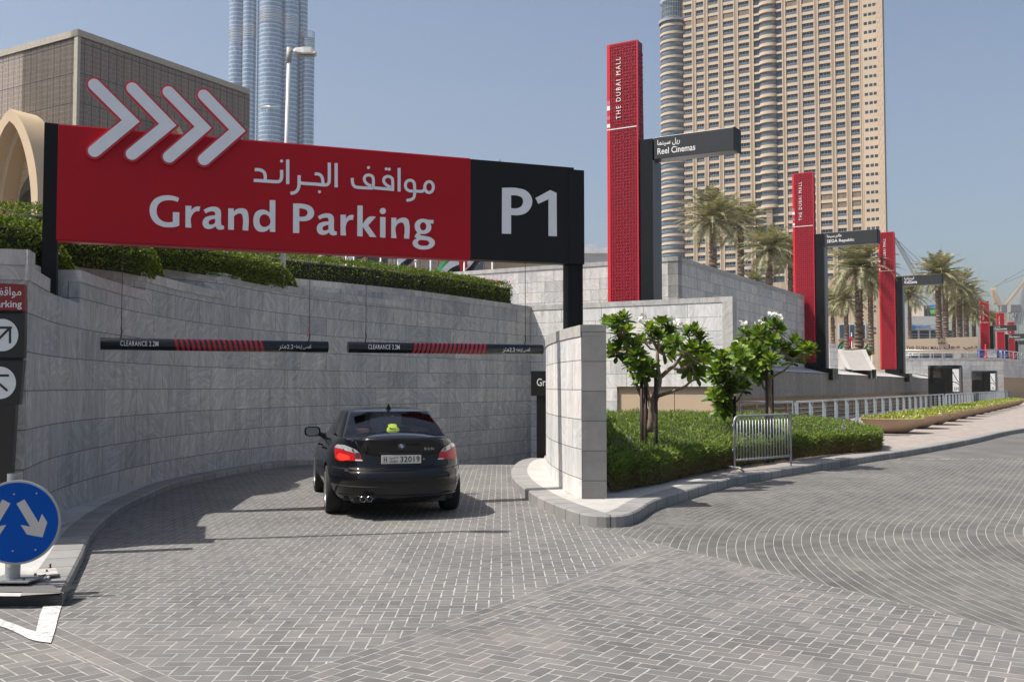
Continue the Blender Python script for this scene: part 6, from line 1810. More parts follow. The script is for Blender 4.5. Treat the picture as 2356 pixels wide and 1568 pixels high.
# black stone drums with sign blades
M['blackstone'] = plain('polished_black_stone', (0.010, 0.010, 0.010), 0.10, var=0.4, scale=2)
M['blade'] = plain('silver_sign_blade', (0.58, 0.60, 0.60), 0.5, 0.0, var=0.05)
M['post_brown'] = plain('bronze_post', (0.11, 0.10, 0.09), 0.5, 0.3)
vd = -9.4
def drum(px, label, txt, first=False):
    d = ray(px, 880); t = vd / (d.x * G2.x + d.y * G2.y); c = Vector((d.x * t, d.y * t, 0)); r = 1.16
    root = empty('sign_drum', tuple(c), label, 'drum pillar', 'black drum pillars along the railing')
    mb = MB(); mb.lathe([(0, 3.23), (r - 0.02, 3.23), (r, 3.20), (r, 3.0), (r, -0.2)], 48, c); mb.build('drum', M['blackstone'], root)
    bp = c + G2 * 1.14 - G1 * 1.2
    mb = MB(); mb.box(bp + Vector((0, 0, 1.55)), (0.11, 0.11, 2.95), Matrix.Rotation(GA, 3, 'Z')); mb.build('post', M['post_brown'], root)
    bd = -G2
    F = lambda x, z, dd=0.0: bp + bd * (0.09 + x) - G1 * dd + Vector((0, 0, z))
    mb = MB()
    for z0, z1 in ((1.35, 2.95),):
        b = mb.add([F(0, z0), F(0.42, z0), F(0.42, z1), F(0, z1), F(0, z0, -0.05), F(0.42, z0, -0.05), F(0.42, z1, -0.05), F(0, z1, -0.05)])
        for q_ in ((0, 1, 2, 3), (4, 7, 6, 5), (0, 4, 5, 1), (2, 6, 7, 3), (1, 5, 6, 2), (0, 3, 7, 4)): mb.face([b + i for i in q_])
    bl = mb.build('sign_blade', M['blade'], root)
    mb = MB()
    for pts in ([(0.42, 2.75), (0.3, 2.5), (0.15, 2.2), (0.02, 2.0)], [(0.42, 2.05), (0.3, 2.03), (0.15, 1.96), (0.02, 1.84)]):
        for q_ in stroke(pts, 0.05, 5): mb.poly([F(x, z, 0.004) for x, z in q_])
    mb.build('emblem', M['blackstone'], bl)
    mb = MB(); w = text2d(txt, 0.34)
    mb.text(textfit(txt, -0.34, -0.04, 1.42, 1.66), lambda x, y, d_: F(-x, y, 0.004)); mb.build('lettering', M['blackstone'], bl)
drum(2175, 'nearest and largest black stone drum with a silver sign blade', 'EM')
drum(2265, 'second black stone drum along the railing', 'JL')
drum(2303, 'third black stone drum, overlapped by the second', 'EM')
drum(2336, 'farthest black stone drum at the edge of the view', 'JL')

# bowl planters
M['bowl'] = plain('sand_concrete_bowl', (0.50, 0.355, 0.245), 0.75, var=0.05, scale=2, bump=0.1)
M['grass_y'] = None
def leafmat(name, c0, c1, c2=None, rough=0.5, sub=0.25):
    k = N(name); r = k.island()
    st = [(0.0, c0), (0.6, c1)] + ([(1.0, c2)] if c2 else [])
    col = k.ramp(r, st); k.color(col); k.set('Roughness', rough); k.set('Specular IOR Level', 0.25)
    tl = k.n('ShaderNodeBsdfTranslucent', ins={'Color': k.mix(1.0, col, (1.0, 1.0, 0.55), 'MULTIPLY')})
    mx = k.n('ShaderNodeMixShader', ins={0: sub, 1: k.b.outputs[0], 2: tl.outputs[0]}); k.t.links.new(mx.outputs[0], k.out.inputs['Surface'])
    return k.m
M['grass_y'] = leafmat('yellow_green_groundcover', (0.22, 0.26, 0.035), (0.30, 0.36, 0.05), (0.42, 0.46, 0.10))
M['flower_w'] = plain('white_petals', (0.75, 0.74, 0.66), 0.6)
def blades(C, Nrm, L, W, spread, rs, bend=0.0):
    """rhombic leaves at points C (n,3) pointing about Nrm; returns V (4n,3), F (n,4)"""
    n = len(C); D = Nrm + rs.normal(0, spread, (n, 3)); D /= np.linalg.norm(D, axis=1)[:, None] + 1e-9
    S = np.cross(D, rs.normal(0, 1, (n, 3))); S /= np.linalg.norm(S, axis=1)[:, None] + 1e-9
    l = (L * rs.uniform(0.6, 1.25, n))[:, None]; w = (W * rs.uniform(0.7, 1.2, n))[:, None]
    up = np.cross(S, D)
    V = np.stack([C, C + D * l * 0.5 + S * w * 0.5 + up * l * bend, C + D * l, C + D * l * 0.5 - S * w * 0.5 + up * l * bend], 1).reshape(-1, 3)
    F = np.arange(4 * n).reshape(-1, 4)
    return V, F
def make_bowl():
    root = empty('bowl_planter', (0, 0, 0)); r = 1.05; h = 0.50
    pr = [(0.0, 0.0), (0.30, 0.0)]
    for i in range(1, 15):
        t = i / 14; pr.append((0.30 + (r - 0.30) * t, h * 0.98 * t ** 1.9))
    pr += [(r + 0.005, h), (r - 0.05, h + 0.004), (r - 0.06, h - 0.05), (0, h - 0.05)]
    mb = MB(); mb.lathe(pr, 48); mb.build('bowl', M['bowl'], root, local=True)
    rs = np.random.default_rng(3); n = 1500; a = rs.uniform(0, 2 * np.pi, n); q = np.sqrt(rs.uniform(0, 1, n)) * (r - 0.04)
    C = np.stack([q * np.cos(a), q * np.sin(a), h - 0.05 + 0.09 * (1 - (q / r) ** 2) + rs.uniform(-0.02, 0.05, n)], 1)
    V, F = blades(C, np.tile([0, 0, 0.8], (n, 1)), 0.10, 0.05, 0.5, rs); o = npmesh('groundcover', V, F, M['grass_y'], root); o['kind'] = 'stuff'
    m = 90; a = rs.uniform(0, 2 * np.pi, m); q = np.sqrt(rs.uniform(0, 1, m)) * (r - 0.05)
    C = np.stack([q * np.cos(a), q * np.sin(a), np.full(m, h + 0.075)], 1); V, F = blades(C, np.tile([0, 0, 0.1], (m, 1)), 0.045, 0.045, 0.6, rs); o = npmesh('blossoms', V, F, M['flower_w'], root); o['kind'] = 'stuff'
    return root
pb = make_bowl()
ordn = ['nearest', 'second', 'third', 'fourth', 'fifth', 'sixth', 'seventh', 'eighth', 'ninth', 'tenth', 'eleventh', 'twelfth', 'thirteenth', 'farthest']
cxs = [(2054, 994.6), (2103, 985.6), (2158, 975.6), (2185, 967.3)]
for i in range(14):
    o = pb if i == 0 else copy_tree(pb)
    p = uv(36.0 + i * 4.35, -6.0, 0.147); o.location = p; o.rotation_euler = (0, 0, i * 1.3)
    tag(o, ordn[i] + ' sand-coloured bowl planter of low green plants in the row on the walkway', 'planter', 'bowl planters along the walkway')

# curved concrete light shaft between the pylons
p0 = atY(1975, 848, 62)
root = empty('concrete_shaft', (p0.x, 62, 2.8), 'pale curved concrete slope with white side strips between two pylons', 'concrete structure')
w0, w1 = atY(1937, 848, 62).x, atY(2003, 848, 62).x; zb = 2.7; ztp = atY(1975, 804, 62).z
pr = [(-(1.8 * t), zb + (ztp - zb) * (t ** 1.25)) for t in [i / 12 for i in range(13)]]
def shaft_piece(x0, x1, name, m, lift=0.0):
    mb = MB(); Pq = [(61.0 + (-y) - 0.0, z + lift) for y, z in pr] + [(65.4, ztp + lift)]
    A = [(x0, y, z) for y, z in Pq]; Bq = [(x1, y, z) for y, z in Pq]; mb.grid([A, Bq])
    for X in (x0, x1): mb.flat([[(y, z) for y, z in Pq] + [(65.4, zb - 0.5), (61.0, zb - 0.5)]], lambda y, z, d: (X, y, z))
    mb.build(name, m, root)
sw = (w1 - w0) * 0.16
shaft_piece(w0 + sw, w1 - sw, 'slope', plain('brownish_concrete', (0.34, 0.31, 0.29), 0.8, var=0.06))
shaft_piece(w0, w0 + sw - 0.01, 'side_strip', M['slab'], 0.05); shaft_piece(w1 - sw + 0.01, w1, 'side_strip', M['slab'], 0.05)
a_ = atY(1909, 848, 60); b_ = atY(1928, 790, 60)
straight('stone_block', (a_.x, 60), (b_.x, 60), 2.6, b_.z, 1.2, M['stone_far'], 'small grey stone block behind the black column of the second pylon')

# terrace wall with the mall name board
tw0, tw1 = atY(2072, 820, 100), atY(2308, 820, 100)
straight('terrace_wall', (tw0.x, 100), (tw1.x, 100), 0, atY(2200, 823, 100).z, 0.6, M['stone_far'], 'long pale stone terrace wall below the mall name board', cap=0.2)
e1 = Vector((tw1.x, 100)); e2 = e1 + Vector((0.62, 0.78)) * 45
root = empty('terrace_wall', (e1.x, 100.5, 0), 'receding side of the terrace wall over a sandy base', 'wall')
mb = MB(); wall(mb, [e1 + Vector((0.02, 0.05)), e2], atY(2308, 868, 100).z, atY(2200, 823, 100).z - .01, 0.6); mb.build('wall_face', M['stone_far'], root)
mb = MB(); wall(mb, [e1 + Vector((0.12, 0.3)), e2 + Vector((0.1, 0.25))], 0, atY(2308, 868, 100).z, 0.5); mb.build('wall_base', M['scrframe'], root)
zr_ = atY(2200, 822, 100).z
def light_rail(a, b, z, h, label, n):
    h = 0.75
    root = empty('terrace_railing', (a[0], a[1], z), label, 'railing', 'white railings on the terrace')
    a = Vector((a[0], a[1], z)); b = Vector((b[0], b[1], z))
    mb = MB()
    for t in (h, h * 0.55, h * 0.3): mb.tube([a + Vector((0, 0, t)), b + Vector((0, 0, t))], 0.045 if t == h else 0.02, 6)
    mb.build('rails', M['bright_steel'], root)
    for i in range(n + 1):
        p = a.lerp(b, i / n); mb = MB(); mb.tube([p, p + Vector((0, 0, h))], 0.03, 6); mb.build('post', M['bright_steel'], root)
light_rail((tw0.x, 100.3), (tw1.x, 100.3), zr_, 1.2, 'white steel railing on the terrace wall in front of the name board', 9)
light_rail((e1.x, 100.6), (e2.x, e2.y), zr_, 1.2, 'white steel railing running away along the side of the terrace', 24)
bA, bB = atY(2083, 812, 106), atY(2250, 780, 106)
M['board'] = plain('cream_name_board', (0.66, 0.52, 0.37), 0.7, var=0.03)
root = empty('name_board', (bA.x, 106, 4), 'cream name board of the mall with a square brown emblem', 'name board')
zA, zB = atY(2100, 813, 106).z, atY(2100, 780, 106).z; zB2 = atY(2250, 774, 106).z
mb = MB(); mb.flat([[(bA.x, zA), (bB.x, zA), (bB.x, zB2), (bA.x, zB)]], lambda x, z, d: (x, 106.5 - d, z), 0.5); mb.build('board', M['board'], root)
M['brown'] = plain('dark_brown_lettering', (0.08, 0.04, 0.03), 0.5)
bx = lambda px: atY(px, 800, 106).x; bz = lambda py: atY(2160, py, 106).z
mb = MB(); mb.text(textfit('THE DUBAI MALL', bx(2085), bx(2165), bz(803.5), bz(796), bold=0.02, spacing=1.25), lambda x, z, d: (x, 105.97, z)); mb.build('lettering', M['brown'], root)
mb = MB(); mb.text(textfit(arabic('دبي مول'), bx(2171), bx(2249), bz(804.5), bz(792.5), bold=0.02), lambda x, z, d: (x, 105.97, z)); mb.build('arabic_lettering', M['brown'], root)
mb = MB(); mb.bbox((bx(2158.5), 105.9, bz(791)), (bx(2174), 106.1, bz(777))); em = mb.build('emblem', M['brown'], root)
mb = MB()
cx_, cz_ = bx(2166), bz(787.5)
for i in range(9):
    a = R(10 + i * 20); c_, s_ = math.cos(a), math.sin(a); r0, r1 = 0.10, 0.46
    mb.poly([(cx_ + c_ * r0 - s_ * 0.01, 105.88, cz_ + s_ * r0 + c_ * 0.01), (cx_ + c_ * r1 - s_ * 0.035, 105.88, cz_ + s_ * r1 + c_ * 0.035), (cx_ + c_ * r1 + s_ * 0.035, 105.88, cz_ + s_ * r1 - c_ * 0.035), (cx_ + c_ * r0 + s_ * 0.01, 105.88, cz_ + s_ * r0 - c_ * 0.01)])
mb.text(textfit('EMAAR', bx(2160), bx(2172.5), bz(790.6), bz(788.6)), lambda x, z, d: (x, 105.88, z)); mb.build('emblem_rays', M['board'], em)
# traffic barrier boards on the terrace
for i, (px0, px1, c, lb) in enumerate(((2254, 2268, (0.03, 0.06, 0.28), 'blue water-filled barrier on the terrace'), (2269, 2293, (0.6, 0.6, 0.58), 'white barrier board on the terrace railing line'), (2297, 2318, (0.03, 0.06, 0.28), 'second blue barrier farther along the terrace'))):
    a_, b_ = atY(px0, 822, 103), atY(px1, 806, 103); mb = MB()
    mb.prism([(a_.x, 103), (b_.x, 103), (b_.x, 103.5), (a_.x, 103.5)], a_.z, b_.z); mb.bbox((a_.x + .05, 102.95, b_.z), (b_.x - .05, 103.3, b_.z + 0.12))
    mb.build('barrier_board', plain('barrier_%d' % i, c, 0.5), label=lb, cat='barrier')
mb = MB(); c_ = atY(2268, 822, 102)
for i in range(6): mb.tube([(c_.x, 102, c_.z + i * 0.22), (c_.x, 102, c_.z + i * 0.22 + 0.215)], 0.10 - i * 0.006, 10)
mb.lathe([(0.2, 0), (0.2, 0.08), (0, 0.1)], 12, c_); mb.build('traffic_bollard', M['pyl_edge'], label='slim red bollard by the white barrier board on the terrace', cat='bollard')

# bank building
root = empty('bank_building', (atY(2130, 750, 250).x, 250, 0), 'pale bank building with dark window bays seen between the palm trunks', 'building')
M['bankwall'] = plain('pale_bank_stone', (0.50, 0.50, 0.48), 0.7, var=0.04); M['bluesign'] = plain('blue_letters', (0.03, 0.16, 0.38), 0.4)
b0, b1 = atY(2068, 745, 250), atY(2210, 745, 250)
mb = MB(); mb.bbox((b0.x, 250, 0), (b1.x, 262, atY(2100, 727, 250).z)); mb.build('lower_wall', M['bankwall'], root)
mb = MB(); mb.bbox((atY(2112, 7, 255).x, 255, 8), (atY(2200, 7, 255).x, 264, atY(2100, 702, 255).z)); mb.build('upper_wall', plain('bank_tan_wall', (0.36, 0.31, 0.25), 0.7), root)
for i in range(11):
    x = atY(2113 + i * 7.5, 7, 254.8).x; mb = MB(); mb.bbox((x, 254.7, 18), (x + 0.25, 255, atY(2100, 702, 255).z)); mb.build('fin', M['post_brown'], root)
mb = MB(); mb.bbox((atY(2113, 7, 254.9).x, 254.85, atY(2100, 727, 255).z), (atY(2170, 7, 255).x, 255, atY(2100, 712, 255).z)); mb.build('glazing', M['bronze_glass'], root)
for (x0, x1) in ((2070, 2077), (2091, 2111), (2116, 2137), (2142, 2165), (2170, 2190)):
    mb = MB(); a_, b_ = atY(x0, 783, 250), atY(x1, 760, 250); mb.bbox((a_.x, 249.9, a_.z - 8), (b_.x, 250.1, b_.z)); w_ = mb.build('window', M['hglass'], root)
    mb = MB()
    for q_ in (0.35, 0.6): mb.bbox((a_.x, 249.8, a_.z + (b_.z - a_.z) * q_), (b_.x, 249.9, a_.z + (b_.z - a_.z) * q_ + 0.08))
    mb.build('frame', M['hframe'], w_)
mb = MB(); a_, b_ = atY(2092, 757, 249.5), atY(2172, 749, 249.5); mb.bbox((a_.x, 249.5, a_.z), (b_.x, 249.85, b_.z + 0.4)); sg_ = mb.build('sign_board', plain('bank_sign_pale', (0.42, 0.46, 0.50), 0.6), root)
mb = MB(); mb.text(textfit('BARCLAYS', atY(2107, 750, 249).x, atY(2142, 750, 249).x, a_.z + 0.2, b_.z + 0.1, bold=0.03), lambda x, z, d: (x, 249.4, z)); mb.build('lettering', M['bluesign'], sg_)
mb = MB(); c_ = atY(2101.5, 753, 249.4); mb.flat([disc(c_.x, c_.z, 0.5, 12, 0.62)], lambda x, z, d: (x, 249.4, z)); mb.build('emblem', M['bluesign'], sg_)
mb = MB(); c_ = atY(2146, 711, 254.6)
for (dx, dz, m_) in ((0, 0, 0), ): mb.flat([smooth_loop([(c_.x - 0.9, c_.z + 0.9), (c_.x + 0.5, c_.z + 1.3), (c_.x + 0.9, c_.z + 0.5), (c_.x - 0.4, c_.z + 0.2)])], lambda x, z, d: (x, 254.6, z))
mb.build('blue_emblem', plain('bright_blue', (0.02, 0.25, 0.6), 0.4), root)
mb = MB(); mb.flat([smooth_loop([(c_.x - 0.9, c_.z - 0.3), (c_.x + 0.5, c_.z + 0.1), (c_.x + 0.9, c_.z - 0.9), (c_.x - 0.4, c_.z - 1.3)])], lambda x, z, d: (x, 254.6, z)); mb.build('green_emblem', plain('bright_green', (0.1, 0.45, 0.12), 0.4), root)

# cranes
M['crane'] = plain('crane_yellow', (0.62, 0.36, 0.12), 0.6, var=0.1); M['crane_pale'] = plain('crane_pale', (0.62, 0.44, 0.28), 0.6); M['crane_grey'] = plain('crane_grey', (0.25, 0.24, 0.24), 0.6)
def truss(mb, a, b, w, n, r=0.12, w2=None):
    r = r * 0.6
    a, b = Vector(a), Vector(b); d = (b - a).normalized(); u = d.cross(Vector((0, 1, 0))).normalized(); v = d.cross(u); w2 = w if w2 is None else w2
    C = []
    for i in range(n + 1):
        p = a.lerp(b, i / n); ww = (w + (w2 - w) * i / n) / 2; C.append([p + u * ww + v * ww, p - u * ww + v * ww, p - u * ww - v * ww, p + u * ww - v * ww])
    for k_ in range(4): mb.tube([c[k_] for c in C], r, 4)
    for i in range(n):
        for k_ in range(4): mb.tube([C[i][k_], C[i + 1][(k_ + 1) % 4]], r * 0.7, 3, cap=False); mb.tube([C[i][k_], C[i][(k_ + 1) % 4]], r * 0.6, 3, cap=False)
def crane(Y, jib, mast, label, m, ropes=(), w=1.8, extra=()):
    a, b = atY(*jib[0], Y), atY(*jib[1], Y); mt, mbm = atY(*mast[0], Y), atY(*mast[1], Y)
    root = empty('tower_crane', (mbm.x, Y, 0), label, 'crane', 'construction cranes')
    mb = MB(); truss(mb, a, b, w, 16, 0.13, w * 0.5); mb.build('jib', m, root)
    mb = MB(); truss(mb, Vector((mbm.x, Y, 0)), mt, w, 14, 0.16); mb.build('mast', m, root)
    mb = MB(); mb.box(mt + Vector((0.5, 0, 0.8)), (3.2, 2.2, 2.2)); mb.build('cab', M['crane_grey'], root)
    mb = MB()
    for (p, q) in ropes: mb.tube([atY(*p, Y), atY(*q, Y)], 0.10, 4)
    if ropes: mb.build('ropes', M['crane_grey'], root)
    for (p, q, ww) in extra:
        mb = MB(); truss(mb, atY(*p, Y), atY(*q, Y), ww, 8, 0.14); mb.build('frame', m, root)
crane(420, ((2112, 640), (2058, 548)), ((2115, 650), (2115, 800)), 'pale crane whose jib leans behind the third pylon', M['crane_pale'], [((2060, 548), (2128, 612)), ((2060, 550), (2122, 625))], w=1.7)
crane(330, ((2316, 702), (2372, 628)), ((2308, 715), (2308, 840)), 'large crane with a pale jib rising out of the right edge', M['crane_pale'], [((2283, 662), (2360, 618)), ((2283, 664), (2318, 640)), ((2283, 662), (2365, 628))], w=1.5, extra=(((2283, 662), (2303, 706), 1.0), ((2283, 664), (2290, 700), 0.5)))
crane(300, ((2343, 745), (2360, 655)), ((2330, 716), (2345, 800)), 'dark lattice crane mast at the far right', M['crane_grey'], w=1.6)
crane(280, ((2149, 745), (2160, 800)), ((2155, 745), (2155, 810)), 'small orange scaffold mast between the palm trunks', M['crane'], w=2.0)

# crowd-control barrier
fa, fb = atz(1690, 1083, 0.151), atz(1820, 1071, 0.151)
root = empty('crowd_barrier', tuple(fa.lerp(fb, 0.5)), 'grey tubular steel crowd barrier standing in front of the hedge', 'barrier')
d_ = (fb - fa).normalized(); L = (fb - fa).length; up_ = Vector((0, 0, 1)); H_ = 1.02; nn = Vector((-d_.y, d_.x, 0))
mb = MB(); rr_ = 0.13
P = [fa + up_ * 0.04, fa + up_ * (H_ - rr_)] + [fa + d_ * (rr_ - rr_ * math.cos(t)) + up_ * (H_ - rr_ + rr_ * math.sin(t)) for t in (0.4, 0.8, 1.2, 1.57)]
Q = [fb + up_ * 0.04, fb + up_ * (H_ - rr_)] + [fb - d_ * (rr_ - rr_ * math.cos(t)) + up_ * (H_ - rr_ + rr_ * math.sin(t)) for t in (0.4, 0.8, 1.2, 1.57)]
mb.tube(P + Q[::-1], 0.022, 10); mb.tube([fa + up_ * 0.20, fb + up_ * 0.20], 0.02, 8); mb.build('frame', M['galv'], root)
for i in range(1, 19):
    p = fa + d_ * (L * i / 19); mb = MB(); mb.tube([p + up_ * 0.20, p + up_ * (H_ - 0.01)], 0.0105, 8); mb.build('bar', M['galv'], root)
for e in (fa, ):
    mb = MB(); mb.tube([e + nn * -0.28 - d_ * 0.1 + up_ * 0.02, e - nn * 0.16 - d_ * 0.06 + up_ * 0.07, e + nn * 0.16 + d_ * 0.06 + up_ * 0.07, e + nn * 0.28 + d_ * 0.1 + up_ * 0.02], 0.02, 8); mb.build('foot', M['galv'], root)
mb = MB(); mb.tube([fb + up_ * 0.0, fb + up_ * 0.1], 0.016, 8); mb.build('foot', M['galv'], root)
mb = MB()
for z_ in (0.35, 0.8): mb.tube([fa - d_ * 0.03 + up_ * z_, fa - d_ * 0.055 + up_ * (z_ + .03), fa - d_ * 0.03 + up_ * (z_ + .07)], 0.008, 6)
mb.build('coupling_hook', M['galv'], root)
# ================================================================== vegetation
M['hedge'] = leafmat('hedge_leaves', (0.065, 0.095, 0.016), (0.135, 0.20, 0.025), (0.27, 0.33, 0.05), sub=0.38)
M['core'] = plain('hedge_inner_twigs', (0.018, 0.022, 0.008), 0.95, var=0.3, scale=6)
M['bloom_pink'] = plain('pink_bracts', (0.55, 0.03, 0.20), 0.6)
M['bloom_red'] = plain('reddish_shoots', (0.40, 0.09, 0.04), 0.6)
def hedge(path, z0, z1, w, n, label, bloom=0, seed=1, round_end=True):
    n = int(n * 1.5)
    rs = np.random.default_rng(seed)
    P = resample([Vector(p) for p in path], 0.3); m = len(P)
    Lf, Rt = offs(P, w / 2), offs(P, -w / 2)
    tot = m - 1
    def h(i):
        t = (tot - i) * 0.3
        return z1 - (0.75 * max(0, 1 - t / 1.1) ** 2 if round_end else 0)
    root = empty('hedge', (P[m // 2].x, P[m // 2].y, z0), label, 'hedge', 'clipped hedges on the wall tiers')
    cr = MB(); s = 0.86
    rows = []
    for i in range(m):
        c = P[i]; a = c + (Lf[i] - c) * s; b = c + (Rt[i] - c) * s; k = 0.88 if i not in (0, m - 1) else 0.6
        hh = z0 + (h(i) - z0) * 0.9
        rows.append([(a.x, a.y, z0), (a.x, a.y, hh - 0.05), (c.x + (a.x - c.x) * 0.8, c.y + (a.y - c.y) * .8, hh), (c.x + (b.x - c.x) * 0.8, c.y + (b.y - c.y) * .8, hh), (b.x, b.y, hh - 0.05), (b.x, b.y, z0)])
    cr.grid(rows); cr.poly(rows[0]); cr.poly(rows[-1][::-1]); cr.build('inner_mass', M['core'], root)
    i = rs.uniform(0, tot, n); lo = np.floor(i).astype(int).clip(0, tot - 1); f = i - lo
    pc = np.array([[p.x, p.y] for p in P]); pl = np.array([[p.x, p.y] for p in Lf]); hv = np.array([h(k) for k in range(m)])
    c = pc[lo] * (1 - f)[:, None] + pc[lo + 1] * f[:, None]; a = pl[lo] * (1 - f)[:, None] + pl[lo + 1] * f[:, None]; side_ = a - c; hh = hv[lo] * (1 - f) + hv[lo + 1] * f
    face = rs.choice([0, 1, 2, 3], n, p=[0.12, 0.36, 0.42, 0.10]); u = rs.uniform(-1, 1, n); z = rs.uniform(0, 1, n)
    sx = np.where(face == 0, 1.0, np.where(face == 1, -1.0, u)); zz = np.where(face == 2, 1.0, z)
    e = face == 3
    tdir = np.array([(P[-1] - P[-2]).x, (P[-1] - P[-2]).y]); tdir = tdir / np.linalg.norm(tdir)
    bump = 0.05 * np.sin(i * 2.1 + seed) * np.cos(i * 0.83 + z * 4) + rs.normal(0, 0.014, n)
    sx2 = sx * (1 + bump * 0.8); C = np.zeros((n, 3)); C[:, :2] = c + side_ * (sx2 * (1 - 0.12 * (zz > 0.9)))[:, None]
    C[:, 2] = z0 + (hh - z0) * zz + np.where(face == 2, bump * 0.9, 0)
    C[e, :2] = pc[-1] + (pl[-1] - pc[-1]) * u[e][:, None] * 0.9 + tdir * (0.12 * np.sqrt(np.maximum(0, 1 - u[e] ** 2)))[:, None]; C[e, 2] = z0 + (hv[-1] - z0) * z[e]
    Nn = np.zeros((n, 3)); Nn[:, :2] = side_ / (w / 2) * np.where(face < 2, sx, 0)[:, None]; Nn[face == 2, 2] = 1; Nn[e, :2] = tdir; Nn[:, 2] += 0.25
    V, F = blades(C, Nn, 0.055, 0.036, 0.6, rs, 0.1); npmesh('leaves', V, F, M['hedge'], root, (P[0].x, P[0].y, z0))
    if bloom:
        j = np.where((face == 2) | (zz > 0.85))[0]; j = rs.choice(j, bloom); V, F = blades(C[j] + [0, 0, 0.02], Nn[j], 0.06, 0.05, 0.6, rs)
        npmesh('shoots', V, F, M['bloom_pink'] if bloom < 0 else M['bloom_red'], root, (P[0].x, P[0].y, z0))
    return root, P
def at_px(pxs, back):      # points behind the wall line, found by the direction they are seen in
    out = []
    for px in pxs:
        i = s_at_px(px) if px > 130 else None
        if i is None:
            q = wc[0].lerp(wc[12], max(0, (px + 60) / 190)); 
        else: q = wc[i]
        t = (wc[min((i or 6) + 1, len(wc) - 1)] - wc[max((i or 6) - 1, 0)]).normalized()
        out.append(q + Vector((-t.y, t.x)) * back)
    return out
iP = lambda px, b: at_px([px], b)[0]
hedge([Vector((-9.2, 10.6)), Vector((-7.7, 12.0)), Vector((-6.80, 13.2)), iP(222, 0.52)], 3.22, 3.90, 0.72, 9000, 'rounded hedge overlapped by the dark post of the red sign', 60, 1)
hedge([Vector((-8.9, 13.4)), Vector((-7.3, 15.0)), Vector((-6.5, 16.2)), iP(395, 0.52)], 3.55, 4.12, 0.72, 8000, 'rounded hedge ending above the third wall tier', 40, 2)
hedge([Vector((-9.0, 16.0)), Vector((-7.4, 17.9)), Vector((-6.5, 19.4)), Vector((-5.8, 21.2)), iP(712, 0.52)], 3.92, 4.46, 0.72, 13000, 'long rounded hedge passing behind the white lamp post', 50, 3)
hedge([Vector((-9.6, 19.6)), Vector((-8.0, 21.8)), Vector((-6.3, 24.2)), iP(890, 0.85), iP(1000, 0.75)], 3.6, 4.98, 0.9, 13000, 'long clipped hedge below the flags', 60, 4, round_end=False)
r_, P_ = hedge([iP(1003, 0.72), iP(1080, 0.62), iP(1190, 0.60)], 3.9, 4.98, 0.9, 7000, 'shorter clipped hedge with pink blossoms at its far end', 30, 5, round_end=False)
rs = np.random.default_rng(9); e_ = P_[-1]; C = np.stack([e_.x + rs.normal(-0.35, 0.28, 60), e_.y + rs.normal(-0.6, 0.4, 60), 5.01 + rs.uniform(-0.06, 0.07, 60)], 1); V, F = blades(C, np.tile([0, 0, 0.5], (60, 1)), 0.08, 0.07, 0.7, rs); npmesh('blossoms', V, F, M['bloom_pink'], r_, tuple(C[0]))
hedge([Vector((-13.5, 18.0)), Vector((-10.6, 19.0)), Vector((-8.0, 19.4))], 3.4, 5.15, 1.4, 7000, 'upper hedge under the cream arch, highest on the slope', 40, 6)

# planting bed by the pavement
M['bedleaf'] = leafmat('bed_leaves', (0.095, 0.14, 0.028), (0.185, 0.28, 0.055), (0.33, 0.40, 0.11), sub=0.4)
M['bedtwig'] = leafmat('bed_dry_stems', (0.16, 0.11, 0.055), (0.24, 0.185, 0.09), (0.17, 0.22, 0.05), sub=0.25)
M['violet'] = plain('violet_flowers', (0.16, 0.10, 0.55), 0.6)
bed = [Vector((1.40, 14.9)), Vector((2.35, 16.3)), Vector((3.15, 17.8)), Vector((4.2, 19.5)), Vector((5.65, 21.3)), Vector((7.4, 23.3)), Vector((9.0, 24.7)), Vector((9.7, 26.8)), Vector((9.2, 29.0)), Vector((7.4, 27.6)), Vector((6.6, 28.6)), Vector((2.4, 30.6)), Vector((1.5, 24.0))]
def inside(x, y, P):
    c = np.zeros(len(x), bool); n = len(P)
    for i in range(n):
        a, b = P[i], P[(i + 1) % n]; m_ = ((a.y > y) != (b.y > y)) & (x < (b.x - a.x) * (y - a.y) / (b.y - a.y + 1e-12) + a.x); c ^= m_
    return c
bed_h = 0.74
root = empty('planting_bed', (4, 20, 0.15), 'dense green bed of narrow-leaved shrubs with small violet flowers behind the barrier', 'shrub bed')
mb = MB(); cen = sum((p for p in bed), Vector((0, 0))) / len(bed); inn = [p + (cen - p).normalized() * 0.22 for p in bed]
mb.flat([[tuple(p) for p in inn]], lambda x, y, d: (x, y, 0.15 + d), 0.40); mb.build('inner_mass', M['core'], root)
rs = np.random.default_rng(11)
n = 70000; x = rs.uniform(1.3, 10.5, n); y = rs.uniform(14.8, 30.7, n); keep = inside(x, y, bed) & (rs.uniform(0, 1, n) < np.clip(1.3 - (y - 15) / 22, 0.3, 1)); x, y = x[keep], y[keep]
hmap = np.array([noise.noise(Vector((a * 1.1, b * 1.1, 0))) * 0.10 + noise.noise(Vector((a * 4, b * 4, 3))) * 0.05 for a, b in zip(x, y)])
FE = np.array([[bed[i].x, bed[i].y] for i in range(9)])
def front_dist(x, y):
    best = np.full(len(x), 1e9); P = np.stack([x, y], 1)
    for a, b in zip(FE, FE[1:]):
        ab = b - a; t = np.clip(((P - a) @ ab) / (ab @ ab), 0, 1); best = np.minimum(best, np.linalg.norm(P - a - t[:, None] * ab, axis=1))
    return best
def bed_top(x, y): return 0.50 + 0.36 * np.clip(front_dist(x, y) / 2.4, 0, 1) ** 0.7
C = np.stack([x, y, 0.15 + bed_top(x, y) - 0.05 + hmap + rs.uniform(-0.07, 0.03, len(x))], 1)
gx = np.linspace(1.3, 10, 40); gy = np.linspace(14.8, 30.8, 60); core = MB()
